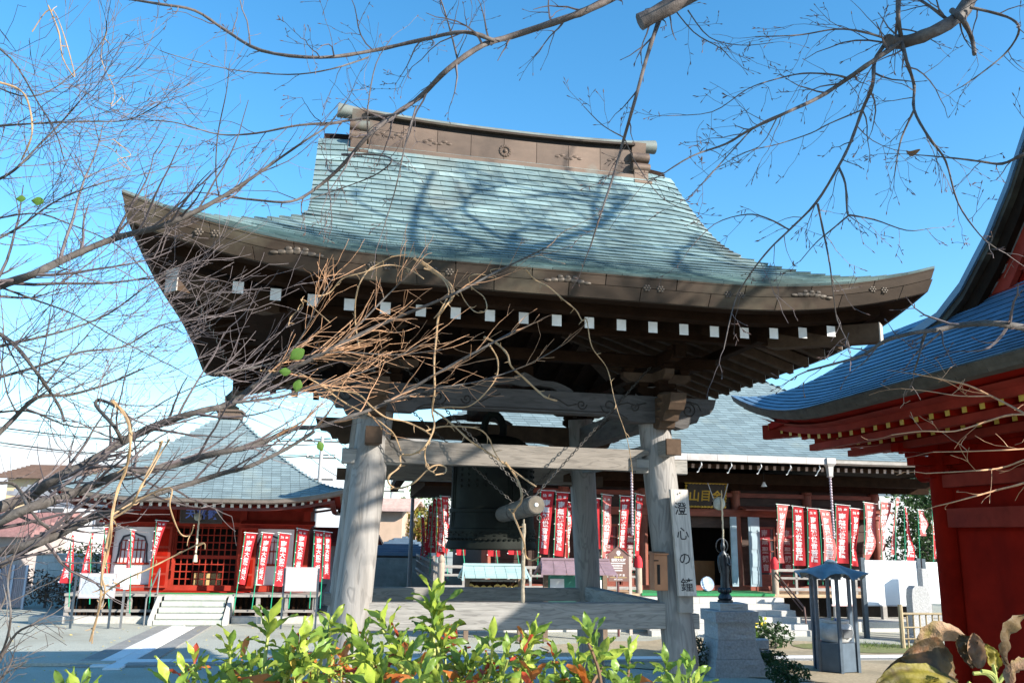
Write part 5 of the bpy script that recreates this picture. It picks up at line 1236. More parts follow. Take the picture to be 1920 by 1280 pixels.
# incense shelter: wavy hexagonal roof on six posts
sp = G(1570, 1258); k = px_w(sp.y); ish = thing('incense_shelter', 'slate blue hexagonal incense shelter with a wavy copper roof on thin posts', 'incense shelter', sp, PH)
slat = mat('slate blue metal', (.085, .12, .16), .45, .2, 5, metal=.2)
cowr = mat('blue grey copper roof', (.16, .22, .25), .5, .2, 6, metal=.2)
H6 = [2*PI*i/6+.26 for i in range(6)]; rr_ = 39*k
m = MB()
for i in range(6):
    a0, a1 = H6[i], H6[(i+1) % 6]; P0 = (rr_*math.cos(a0), rr_*math.sin(a0)*.9); P1 = (rr_*math.cos(a1), rr_*math.sin(a1)*.9)
    m.add([(P0[0], P0[1], .03), (P1[0], P1[1], .03), (P1[0], P1[1], 52*k), (P0[0], P0[1], 52*k)], [(0, 1, 2, 3)])
m.add([(rr_*math.cos(a), rr_*math.sin(a)*.9, 52*k) for a in H6], [tuple(range(6))]); m.build('base_box', slat, ish)
for a in H6:
    m = MB(); x, y = (rr_+.01)*math.cos(a), (rr_+.01)*math.sin(a)*.9; m.box(x-.026, x+.026, y-.026, y+.026, .0, 170*k); m.build('post', slat, ish)
    m = MB(); m.box(x-.06, x+.06, y-.06, y+.06, 163*k, 174*k); m.build('post_bracket', slat, ish)
m = MB(); n = 48; vs = []
for f in (0, .12, .4, .7, 1.0, 1.06):
    for j in range(n):
        a = 2*PI*j/n; w = math.cos(3*(a-.26)); r = (10+50*f)*k*(1+.12*f*math.cos(6*(a-.26))); z = (191-19*min(f, 1)**.9)*k+f*f*5.5*k*math.cos(6*(a-.26))-(2*k if f > 1 else 0)-(1.5*k*f*math.cos(12*(a-.26)))
        vs.append((r*math.cos(a), r*math.sin(a)*.95, z))
m.add(vs, [(i*n+j, i*n+(j+1) % n, (i+1)*n+(j+1) % n, (i+1)*n+j) for i in range(5) for j in range(n)]+[tuple(range(n))])
m.add([(x, y, z-.02) for x, y, z in vs[3*n:5*n]]+[(0, 0, 172*k)], [(j, n+j, n+(j+1) % n, (j+1) % n)[::-1] for j in range(n)]+[(j, (j+1) % n, 2*n) for j in range(n)])
m.build('roof', cowr, ish, True)
m = MB(); m.lathe([(12*k, 189*k), (11*k, 194*k), (5*k, 197*k), (1*k, 198*k)], 12); m.build('finial', cowr, ish, True)
ib = thing('incense_burner', 'round pale stone incense burner inside the shelter', 'incense burner', sp+Vector((0, 0, 52*k)), PH)
m = MB(); m.lathe([(16*k, 0), (24*k, 1*k), (30*k, 8*k), (32*k, 18*k), (30*k, 28*k), (24*k, 33*k), (26*k, 35*k), (26*k, 38*k), (21*k, 38*k), (20*k, 34*k)], 26); m.build('bowl', mat('pale stone', (.55, .55, .54), .8, .15, 14, bump=.25), ib, True)
m = MB(); m.lathe([(.1*k, 34.5*k), (20*k, 34.5*k)], 20); m.build('ash', mat('ash', (.35, .34, .33), .95, .2, 30), ib)
m = MB(); m.box(-2*k, 16*k, -33*k, -30*k, 10*k, 24*k); m.build('name_slab', mat('dark stone slab', (.12, .13, .14), .6, .2, 9), ib)
for x, c in ((-6, (.7, .6, .1)), (1, (.1, .2, .7))):
    m = MB(); m.tube([(x*k, -3*k, 34*k), (x*k+.005, -3*k, 42*k)], .009, 5); m.build('candle', mat('candle wax', c, .5, .05, 5), ib)
# stone marker and bamboo fence
stp = at(1728, 1200, 20.6); t = thing('stone_tablet', 'rounded grey stone tablet behind the bamboo fence', 'stone tablet', (stp.x, 20.6, 0), PH); k = px_w(20.6)
m = MB(); P = [(-19*k, 0), (19*k, 0), (18*k, 78*k), (16*k, 92*k), (10*k, 99*k), (-10*k, 100*k), (-16*k, 94*k), (-18*k, 80*k)]; m.prism(P, -.12, .12, 'y'); m.build('slab', stone, t)
m = MB(); fn = lambda x, yy: (x, -.124, yy)
m2 = MB(); m2.box(-26*k, 26*k, -.25, .25, -.02, 12*k); m2.build('base', stone, t)
t = thing('stone_post', 'square grey stone post behind the bamboo fence', 'stone post', (at(1742, 1200, 20.9).x, 20.9, 0), PH)
m = MB(); m.box(-.09, .09, -.09, .09, 0, 130*k); m.build('shaft', stone, t); m = MB(); m.box(-.14, .14, -.14, .14, -.02, .14); m.build('base', stone, t)
fp = G(1694, 1216); bf_ = thing('bamboo_fence', 'low open bamboo fence in front of the stone tablet', 'fence', fp, PH)
bam = mat('weathered bamboo', (.30, .235, .14), .6, .25, 8, (3, 3, 1), rnd=.15); k = px_w(fp.y)
m = MB(); m.tube([(0, 0, 0), (0, 0, 78*k)], .05, 8); m.build('fence_post', bam, bf_)
for i in range(1, 9):
    m = MB(); x = i*13*k; m.tube([(x, .03, 0), (x+.01, .03, 62*k+R.uniform(-.03, .05))], .018, 6); m.build('bamboo_pole', bam, bf_)
for z in (18, 38, 62):
    m = MB(); m.tube([(-.03, -.01, z*k), (1.5, -.01, z*k)], .026 if z == 62 else .016, 7); m.build('bamboo_rail', bam, bf_)
# small stone lantern base and boxes beside the pedestal
t = thing('stone_basin', 'small dark stone box on a block beside the pedestal', 'stone block', G(1428, 1240), PH); k = px_w(t.location.y)
m = MB(); m.bev(-.16, .16, -.12, .12, 0, 22*k, .02); m.build('base', mat('dark grey stone', (.12, .13, .14), .7, .25, 12, bump=.3), t); m = MB(); m.bev(-.12, .12, -.1, .1, 22.5*k, 40*k, .02); m.build('block', stone, t); m = MB(); m.ball((0, -.12, 10*k), (.03, .02, .03), 8, 5); m.build('white_knob', white, t)  # base stone is darker than the block on it
# ================================================================ SURROUNDINGS
def leafmat(name, c, c2=None, trans=.35): return mat(name, c, .6, .3, 3, bump=0, col2=c2, isl=.35, trans=trans)
lg = leafmat('dark evergreen leaf', (.035, .075, .022)); lgy = leafmat('yellow green leaf', (.16, .17, .025), (.24, .18, .03)); lgm = leafmat('mid green leaf', (.07, .14, .025)); lbr = leafmat('dry brown leaf', (.12, .075, .045), None, .2)
barkg = mat('grey bark', (.13, .115, .105), .85, .3, 14, bump=.5, blot=((.24, .23, .2), 3, .6, .8))
def crown(m, c, r, n, s, rng, hollow=.35):
    for i in range(n):
        while True:
            p = Vector((rng.uniform(-1, 1), rng.uniform(-1, 1), rng.uniform(-1, 1)))
            if hollow < p.length < 1: break
        if mnoise.noise(p*2.3+Vector(c)) < -.18: continue
        q = Vector(c)+Vector((p.x*r[0], p.y*r[1], p.z*r[2])); a = Vector((rng.gauss(0, 1), rng.gauss(0, 1), rng.gauss(0, 1))).normalized(); b = a.cross(Vector((rng.gauss(0, 1), rng.gauss(0, 1), rng.gauss(0, 1)))).normalized(); l = s*rng.uniform(.6, 1.3)
        m.add([q-a*l, q+b*l*.45, q+a*l, q-b*l*.45], [(0, 1, 2, 3)])
def tree(name, label, cat, x, y, h, blobs, n, s, mt, trunk=.12, group=None):
    t = thing(name, label, cat, (x, y, 0), 0, group); rng = random.Random(int(x*31+y*17)); m = MB()
    for (dx, dy, dz, rx, ry, rz_) in blobs: crown(m, (dx, dy, dz), (rx, ry, rz_), n, s, rng)
    m.build('crown', mt, t)
    if trunk:
        m = MB(); top = h*.7
        m.tube([(0, 0, -.05), (.04*h*.2, .02, top*.5), (0, 0, top)], [trunk, trunk*.75, trunk*.3], 8)
        for (dx, dy, dz, rx, ry, rz_) in blobs: m.tube([(0, 0, top*.45), (dx*.5, dy*.5, (top*.45+dz)*.55), (dx, dy, dz)], [trunk*.5, trunk*.35, trunk*.12], 6)
        m.build('trunk', barkg, t, True)
    return t
def house(name, label, x0, x1, y, d, ze, zr, wallm, roofm, ridge_x=True, ov=.5, wins=(), grid=None):
    t = thing(name, label, 'house', ((x0+x1)/2, y, 0)); hw = (x1-x0)/2
    m = MB(); m.box(-hw, hw, 0, d, 0, ze); m.build('wall', wallm, t)
    m = MB(); n = 9
    if ridge_x:
        for i in range(n):
            f0, f1 = i/n, (i+1)/n
            for sgn in (0, 1):
                ya, yb = (-ov+(d/2+ov)*f0, -ov+(d/2+ov)*f1); za, zb = ze-.1+(zr-ze)*f0, ze-.1+(zr-ze)*f1
                if sgn: ya, yb = d-ya, d-yb
                m.box(-hw-ov, hw+ov, min(ya, yb), max(ya, yb), za, zb+.06)
        m2 = MB(); m2.prism([(0, ze), (d, ze), (d/2, zr-.1)], -hw+.02, hw-.02, 'x'); m2.build('gable', wallm, t)
    else:
        for i in range(n):
            f0, f1 = i/n, (i+1)/n; k = (hw+ov)*(1-f0), (d/2+ov)*(1-f0); za = ze-.1+(zr-ze)*f0; zb = ze-.1+(zr-ze)*f1
            m.box(-k[0], k[0], d/2-k[1], d/2+k[1], za, zb+.06)
    m.build('roof', roofm, t)
    for (a, b, c, e) in wins:
        m = MB(); m.box(a-.05, b+.05, -.06, -.002, c-.05, e+.05); w = m.build('window', mat('pale window frame', (.45, .45, .47), .4, .1, 5), t)
        m = MB(); m.box(a, (a+b)/2-.02, -.07, -.061, c, e); m.build('pane', glass, w); m = MB(); m.box((a+b)/2+.02, b, -.07, -.061, c, e); m.build('pane', glass, w)
    return t
wall_w = mat('white rendered wall', (.74, .74, .73), .85, .07, 1.5, bump=.05)
rg = mat('grey roof tile', (.24, .25, .27), .7, .2, 4, (1, 6, 1), isl=.1); rb = mat('brown metal roof', (.16, .10, .075), .6, .2, 3); rr1 = mat('red metal roof', (.32, .07, .06), .55, .2, 3); rpk = mat('mauve red tile', (.30, .16, .15), .7, .25, 8); blu = mat('slate blue metal roof', (.10, .15, .21), .45, .15, 3)
def X(px, py, y): return at(px, py, y).x
def Z(px, py, y): return at(px, py, y).z
y = 33; house('white_house', 'white rendered two storey house with a grey roof behind the left hall', X(40, 1000, y), X(262, 1000, y), y, 7, Z(100, 925, y), Z(100, 880, y), wall_w, rg, wins=((-1.6, -.75, Z(90, 988, y), Z(90, 952, y)), (.55, 1.2, Z(90, 985, y), Z(90, 948, y))))
y = 42; house('beige_house', 'beige house with a brown roof rising behind the white house', X(15, 900, y), X(125, 900, y), y, 6, Z(60, 893, y), Z(60, 862, y), mat('beige wall', (.62, .45, .27), .85, .1, 2), rb)
y = 30; house('old_house', 'low house with mauve red tiles at the left edge', X(-160, 1000, y), X(42, 1000, y), y, 5, Z(20, 1000, y), Z(20, 955, y), mat('grey plank wall', (.35, .30, .28), .85, .2, 3), rpk)
# block wall, hedge, corrugated fence, shrubs
y = 27.5; bw = thing('block_wall', 'grey concrete block wall left of the left hall', 'wall', (X(60, 1100, y), y, 0)); x1 = X(205, 1100, y)-X(60, 1100, y); zt = Z(100, 1040, y)
cb = mat('concrete block', (.44, .43, .40), .9, .15, 9, bump=.3, rnd=.1); rows_ = 6; hgt = zt/rows_
blk = {}
for j in range(rows_):
    x = -(.2 if j % 2 else 0)
    while x < x1:
        a, b = max(x, 0), min(x+.40, x1)
        if b-a > .05: m = MB(); m.bev(a+.004, b-.004, 0, .12, hgt*j+.004, hgt*(j+1)-.004, .008); m.build('concrete_block', cb, bw)
        x += .40
m = MB(); m.box(-.03, x1+.03, -.03, .15, zt, zt+.06); m.build('coping', cb, bw)
y = 28.6
for i, (px, w, h, lab, mt_) in enumerate(((110, .9, 1027, 'clipped green hedge shrub above the block wall, left one', lgm), (140, .8, 1022, 'clipped green hedge shrub above the block wall, middle one', lgm), (176, .9, 1014, 'bright yellow green hedge shrub behind the leaning flags', lgy), (200, .6, 1020, 'dark green hedge shrub beside the left hall corner', lg))):
    z = Z(px, h, y); tree('hedge_shrub', lab, 'shrub', X(px, 1100, y-(.0 if i < 2 else 2.2)), y-(0 if i < 2 else 2.2), z, [(0, 0, z*.55, w, .5, z*.5)], 900, .06, mt_, .05)
y = 25.2; t = tree('brown_shrub', 'bare brownish shrub before the block wall', 'shrub', X(88, 1100, y), y, 1.2, [(-.5, 0, .55, .8, .5, .55), (.4, 0, .45, .6, .5, .45)], 900, .05, lbr, .04)
y = 24.6; cf_ = thing('corrugated_fence', 'mauve grey corrugated sheet fence at the left edge', 'fence', (X(-80, 1100, y), y, 0)); L_ = X(48, 1100, y)-X(-80, 1100, y); zt = Z(20, 1062, y)
cs = mat('mauve grey sheet', (.34, .31, .33), .6, .15, 3, (6, 1, 1))
nsh = 5
for i in range(nsh):
    m = MB(); x0 = L_*i/nsh
    m.grid(lambda u, v: (x0+L_/nsh*.985*u, .02*math.sin(u*2*PI*7), .05+zt*v), 42, 1); m.build('sheet', cs, cf_, True)
for i in range(nsh+1):
    m = MB(); m.box(L_*i/nsh-.03, L_*i/nsh+.03, -.06, -.02, 0, zt+.06); m.build('fence_post', mat('blue grey post', (.35, .40, .48), .5, .1, 5), cf_)
# poles and wires
polem = mat('grey concrete pole', (.36, .35, .34), .8, .1, 10)
def upole(label, px, ptop, y, arms, r=.11):
    p = at(px, 1005, y); t = thing('utility_pole', label, 'utility pole', (p.x, y, 0), PH); h = Z(px, ptop, y)
    m = MB(); m.tube([(0, 0, 0), (0, 0, h)], [r, r*.7], 10); m.build('pole', polem, t, True)
    for dz, w in arms:
        m = MB(); m.box(-w, w, -.05, .05, h-dz-.05, h-dz+.05); c_ = m.build('crossarm', ironm, t)
        for s in (-.9, -.5, .5, .9):
            m = MB(); m.lathe([(.03, h-dz+.05), (.06, h-dz+.1), (.04, h-dz+.16), (.06, h-dz+.2), (.02, h-dz+.24)], 8, (s*w, 0, 0)); m.build('insulator', white, c_)
    return Vector((p.x, y, h)), t
P1, u1 = upole('grey utility pole with crossarms seen left of the left front post', 592, 818, 52, ((.3, 1.1), (1.3, .9), (2.6, .8)), .16)
P2, u2 = upole('utility pole seen between the left front post and the hall eave', 731, 884, 62, ((.3, 1.0), (1.4, .9)), .15)
P3, u3 = upole('slender grey pole before the yellow leaved tree', 771, 925, 31, (), .09)
wirem = mat('black cable', (.02, .02, .022), .6, .1, 5)
k = 0
for (A, B, dz) in [(P1+Vector((s, 0, -d)), P1+Vector((s-46, 10, -d+6)), 2.2) for s in (-.9, .5, .9) for d in (.1, 1.1)]+[(P1+Vector((s, 0, -d)), P2+Vector((s, 0, -d)), .5) for s in (-.8, .8) for d in (.1, 1.2)]+[(P2+Vector((s, 0, -.2)), P2+Vector((40+s, 20, 2)), 1.5) for s in (-.8, .8)]:
    m = MB(); m.tube([A.lerp(B, i/12)-Vector((0, 0, dz*4*(i/12)*(1-i/12)))-A for i in range(13)], .022, 4); o = m.build('power_cable', wirem, None, loc=A)
    nth = ['topmost', 'second', 'third', 'fourth', 'fifth', 'lowest']
    if k < 6: tag(o, nth[k]+' thin black power cable strung leftwards from the crossarm pole', 'cable', 'power cables left of the crossarm pole')
    elif k < 10: tag(o, ['upper left', 'lower left', 'upper right', 'lower right'][k-6]+' thin black power cable strung between the two far poles', 'cable', 'power cables between the far poles')
    else: tag(o, ['nearer', 'farther'][k-10]+' thin black power cable running right behind the hall', 'cable', 'power cables behind the hall')
    k += 1
# houses seen between the left front post and the bell
y = 36; house('shed', 'low shed with a slate blue metal roof right of the left front post', X(690, 1040, y), X(792, 1040, y), y, 5, Z(740, 1036, y), Z(740, 1003, y), mat('dark plank wall', (.08, .07, .06), .85, .2, 3), blu, False, .4)
y = 46; house('red_roofed_house', 'old house with a red metal roof behind the slate blue shed', X(700, 1000, y), X(800, 1000, y), y, 6, Z(740, 1004, y), Z(740, 986, y), mat('brown wall', (.16, .12, .10), .85, .2, 3), rr1)
y = 56; house('purple_house', 'house with a purple wall and pale blue roof beyond the red roof', X(690, 980, y), X(748, 980, y), y, 8, Z(720, 962, y), Z(720, 938, y), mat('purple brown wall', (.26, .14, .17), .8, .2, 2), mat('pale blue roof', (.42, .56, .66), .5, .1, 3))
y = 33; cw = thing('retaining_wall', 'weathered grey concrete wall below the slate blue shed', 'wall', (X(690, 1080, y), y, 0)); m = MB(); m.box(0, X(810, 1080, y)-X(690, 1080, y), 0, .3, 0, Z(740, 1046, y)); m.build('wall', mat('stained concrete', (.28, .28, .26), .9, .25, 2.5, bump=.3, blot=((.14, .14, .12), 1.2, .5, .8)), cw)
y = 30; house('tan_house', 'tan and pink building right of the left hall roof', X(588, 990, y), X(700, 990, y), y+8, 6, Z(620, 985, y)+.8, Z(620, 962, y)+1.0, mat('tan wall', (.52, .38, .28), .85, .1, 2), mat('pink tiles', (.50, .36, .32), .7, .2, 6))
y = 27.5; house('red_lean_to', 'low red lean to building at the right side of the left hall', X(566, 1000, y), X(660, 1000, y), y, 3, Z(600, 1016, y), Z(600, 985, y), wall_w, rr1)
y = 40
tree('persimmon_tree', 'yellow leaved tree between the shed and the side veranda flags', 'tree', X(775, 1000, y), y, Z(775, 930, y), [(0, 0, Z(775, 985, y), 1.2, 1, 1.1), (-.9, .2, Z(775, 970, y), .9, .8, .6), (.7, 0, Z(775, 1000, y), .7, .7, .8)], 520, .13, lgy, .16)
tree('evergreen_tree', 'dark green tree top behind the yellow leaved tree', 'tree', X(795, 1000, 43), 43, Z(795, 925, 43), [(0, 0, Z(795, 945, 43), 1.3, 1, .9)], 700, .12, lgm, .16)
# right background
y = 27.5
tree('camphor_tree', 'dark evergreen tree behind the flags beside the vermilion column', 'tree', X(1728, 1000, y), y, Z(1740, 905, y), [(0, 0, Z(1740, 950, y), .9, .8, 1.0), (.7, .3, Z(1740, 915, y), 1.1, .9, .8), (-.3, 0, Z(1740, 1030, y), .9, .8, .9), (.6, 0, Z(1740, 1040, y), .9, .7, 1.0)], 1500, .075, lg, .13)
tree('camphor_tree', 'green tree top high behind the vermilion column, farther than the dark one', 'tree', X(1780, 1000, 32), 32, Z(1780, 880, 32), [(0, 0, Z(1780, 930, 32), 2.2, 1.3, 1.6), (-.4, 0, Z(1780, 990, 32), 1.8, 1.2, 1.5)], 1800, .10, lgm, .18)
y = 40; house('pale_house', 'pale grey building behind the right end of the main hall', X(1640, 950, y), X(1760, 950, y), y, 7, Z(1690, 908, y), Z(1690, 885, y), mat('pale grey wall', (.55, .55, .54), .85, .08, 2), rg)
t = thing('cycad_plant', 'spiky cycad like plant behind the flags by the dark tree', 'plant', (X(1722, 1060, 25.5), 25.5, 0)); m = MB(); rng = random.Random(5)
for i in range(46):
    a = rng.uniform(0, 6.3); e = rng.uniform(.1, 1.2); P = [Vector((0, 0, 1.0))]
    for q in range(1, 6): P.append(P[-1]+Vector((math.cos(a)*math.cos(e-.22*q), math.sin(a)*math.cos(e-.22*q), math.sin(e-.22*q)))*.2)
    m.tube(P, [.018, .022, .02, .016, .01, .004], 4)
m.build('fronds', lg, t, kind='stuff'); m = MB(); m.tube([(0, 0, 0), (0, 0, 1.02)], .13, 8); m.build('trunk', barkg, t)
for i, (px, y, h) in enumerate(((-60, 60, 6.5), (230, 75, 8), (520, 90, 9), (860, 80, 9.5), (1250, 95, 9), (1700, 70, 9))):
    tree('far_tree', ('dark tree far beyond the left edge houses', 'dark tree far behind the left red hall roof', 'dark tree far behind the crossarm pole', 'dark tree far behind the bell', 'dark tree far behind the main hall roof', 'dark tree far behind the pale grey building')[i], 'tree', X(px, 1000, y), y, h*.55, [(0, 0, h*.3, 3.5, 2, h*.28)], 500, .35, lg, .2)
# shrubs round the pedestal
def shrub(label, px, py, pt, w, mt_, n=900, s=.045, extra=()):
    p = G(px, py); z = Z(px, pt, p.y); t = tree('garden_shrub', label, 'shrub', p.x, p.y, z, [(0, 0, z*.52, w, w*.8, z*.5)], n, s, mt_, .03)
    for c, nn, r in extra:
        m = MB(); rng = random.Random(3)
        for i in range(nn):
            a = rng.uniform(0, 6.3); q = Vector((w*.8*math.cos(a), -w*.7*abs(math.sin(a)), z*rng.uniform(.45, .95)))
            for j in range(4): b = j*PI/2; m.ball(q+Vector((.5*r*math.cos(b), 0, .5*r*math.sin(b))), (r*.6, r*.3, r*.6), 5, 3)
        m.build('flowers', mat('petal', c, .7, .15, 9), t, kind='stuff')
shrub('flowering shrub with yellow and pink blooms right of the pedestal', 1413, 1200, 1152, .36, lgm, 900, .05, (((.8, .62, .06), 7, .035), ((.6, .06, .2), 9, .03)))
shrub('loose dark shrub behind the small stone box', 1455, 1215, 1165, .40, lg, 800, .045)
shrub('round clipped dark green shrub before the shelter', 1478, 1285, 1238, .36, lg, 1800, .03)
shrub('small dark shrub at the foot of the small stone box', 1450, 1248, 1218, .28, lg, 900, .03)
shrub('dry dark shrub just right of the right front post', 1305, 1262, 1192, .24, mat('dull leaf', (.06, .07, .035), .7, .3, 3, bump=0, isl=.3), 900, .035)
patch('grass_ground', G(1640, 1216).x, G(1640, 1216).y, 1.6, .8, mat('worn grass ground', (.16, .17, .06), .95, .3, 9, bump=.6), 9, .026, label='patch of worn grass before the big white board')
m = MB(); rng = random.Random(9); gp = G(1645, 1212)
for i in range(700):
    x, y = gp.x+rng.gauss(0, .6), gp.y+rng.gauss(0, .25); h = rng.uniform(.03, .10); a = rng.uniform(0, 6.3); m.add([(x-.006*math.cos(a), y-.006*math.sin(a), .01), (x+.006*math.cos(a), y+.006*math.sin(a), .01), (x+rng.gauss(0, .03), y+rng.gauss(0, .03), h)], [(0, 1, 2)])
m.build('grass', leafmat('grass blade', (.13, .2, .03)), None, kind='stuff', label='short grass by the white notice board')
# ================================================================ BARE TREES
rngT = random.Random(21)
bark = mat('dark cherry bark', (.085, .068, .06), .75, .35, 18, (1, 1, 1), .5, blot=((.17, .16, .15), 5, .55, .8))
bark2 = mat('grey brown bark', (.062, .053, .047), .8, .35, 20, (1, 1, 1), .5, blot=((.15, .14, .13), 5, .55, .8))
twigm = mat('mauve grey twig', (.10, .08, .08), .7, .3, 25, bump=0, isl=.3)
twigo = mat('orange tan twig', (.37, .20, .105), .65, .35, 20, bump=0, isl=.35)
vinem = mat('cream tan vine', (.34, .22, .115), .7, .3, 14, (1, 1, 1), .3, blot=((.34, .24, .15), 6, .55, .8))
budm = mat('dark bud', (.10, .06, .05), .7, .3, 20, bump=0)
def smooth(P, k=3):
    out = []
    for i in range(len(P)-1):
        p0, p1, p2, p3 = P[max(i-1, 0)], P[i], P[i+1], P[min(i+2, len(P)-1)]
        for j in range(k):
            t = j/k; out.append(.5*((2*p1)+(p2-p0)*t+(2*p0-5*p1+4*p2-p3)*t*t+(3*p1-p0-3*p2+p3)*t*t*t))
    return out+[P[-1]]
def rdir(rng): return Vector((rng.gauss(0, 1), rng.gauss(0, 1), rng.gauss(0, 1))).normalized()
def twig(m, p, d, ln, r, depth, rng, wig=.28, bias=Vector((0, 0, .03)), bud=None, fork=.62, n=None):
    k = max(3, min(7, int(ln/.07)+2)); P = [p]; seg = ln/k; d = d.normalized()
    for i in range(k):
        d = (d+rdir(rng)*wig+bias).normalized(); P.append(P[-1]+d*seg)
    sides = 3 if r < .0035 else 4 if r < .008 else 5
    m.tube(P, [max(r*(1-.72*i/k), .0011) for i in range(k+1)], sides, r > .01)
    if bud is not None and ln < .3:
        bud.tube([P[-1]-d*.004, P[-1]+d*.006, P[-1]+d*.016], [.0016, .0028, .0006], 4)
        for i in range(1, k):
            if rng.random() < .3:
                q = (rdir(rng)+d*.4).normalized(); bud.tube([P[i], P[i]+q*.012, P[i]+q*.024], [.0013, .0023, .0006], 4)
    if depth > 0:
        kids = n if n else max(2, int(ln/.085))
        for i in range(kids):
            if rng.random() > fork: continue
            j = rng.randint(1, k); q = P[j]; t = (P[j]-P[j-1]).normalized(); s = t.cross(rdir(rng)).normalized()
            ang = rng.uniform(.35, .95); l2 = ln*rng.uniform(.32, .68)*(1-.35*j/k)
            twig(m, q, t*math.cos(ang)+s*math.sin(ang), l2, max(r*.5*(1-.3*j/k), .0013), depth-1, rng, wig, bias, bud, fork)
def limb(root, tm, pts, w0, w1, y0, y1, mt, tw=(0, .3, .8, 1), up=Vector((0, 0, .05)), bud=None, name='limb', wy=.10, sides=9, tail=True, ang0=.5, ang1=1.2, wig=.26):
    """limb through picture points, from distance y0 to y1; tw = number, shortest, longest, depth of its twigs"""
    n = len(pts); ph = rngT.uniform(0, 6)
    P = [at(px, py, y0+(y1-y0)*i/(n-1)+wy*math.sin(ph+1.9*i)*(0 < i < n-1)) for i, (px, py) in enumerate(pts)]
    P = smooth(P, 4); k = len(P)
    rad = [(w0+(w1-w0)*(i/(k-1))**.8)/2/1650*(P[i].y) for i in range(k)]
    rad = [max(r*(1+.07*math.sin(i*2.1+ph)+.05*rngT.gauss(0, 1)), .0012) for i, r in enumerate(rad)]
    org = P[0].copy(); m = MB(); m.tube([p-root.location for p in P], rad, sides if w0 > 6 else 6)
    m.build(name, mt, root, True)
    c, lo, hi, dp = tw
    for i in range(c):
        f = (i+rngT.random())/c; j = max(1, min(k-1, int(f*(k-1)))); t = (P[j]-P[j-1]).normalized(); s = t.cross(rdir(rngT)).normalized()
        ang = rngT.uniform(ang0, ang1); l = rngT.uniform(lo, hi)*(1-.4*f)
        tq = tm if P[j].x/P[j].y > -.30 or tm is not globals().get('lto') else ltw
        twig(tq, P[j]-root.location, t*math.cos(ang)+s*math.sin(ang), l, min(rad[j]*.5, .006+.004*l), dp, rngT, wig, up, bud)
    if tail and w1 < 5: twig(tm, P[-1]-root.location, P[-1]-P[-2], hi*.6, rad[-1]*.8, 1, rngT, .22, up, bud)
    return P
# --- cherry tree on the right whose boughs hang over the picture
CT = thing('cherry_tree', 'bare dark cherry tree with boughs hanging across the top of the view', 'tree', (3.75, 1.3, .2))
m = MB(); T0 = [Vector(p) for p in ((3.75, 1.3, .1), (3.7, 1.4, .9), (3.55, 1.65, 2.2), (3.4, 1.9, 3.4), (3.25, 2.2, 4.4))]
m.tube([p-CT.location for p in smooth(T0, 4)], [.24, .21, .195, .185, .18, .175, .17, .165, .16, .155, .15, .15, .15, .14, .14, .14, .13], 14); m.build('trunk', bark, CT, True)
ctw = MB(); cbd = MB(); up0 = Vector((0, 0, .02)); dn = Vector((-.01, 0, -.05))
def bough(P, r0, r1, name='limb'):
    P = smooth([Vector(p) for p in P], 4); k = len(P); m = MB(); m.tube([p-CT.location for p in P], [r0+(r1-r0)*i/(k-1) for i in range(k)], 10); m.build(name, bark, CT, True); return P
a = at(1830, -25, 4.0); bough([(3.25, 2.2, 4.4), (3.0, 3.0, 4.8), tuple(at(1930, -120, 3.7)), tuple(a)], .12, .058)
limb(CT, ctw, [(1830, -25), (1800, 28), (1745, 62), (1690, 80), (1665, 76)], 34, 24, 4.0, 3.9, bark, (4, .2, .4, 1), up0, cbd, sides=10, tail=False)
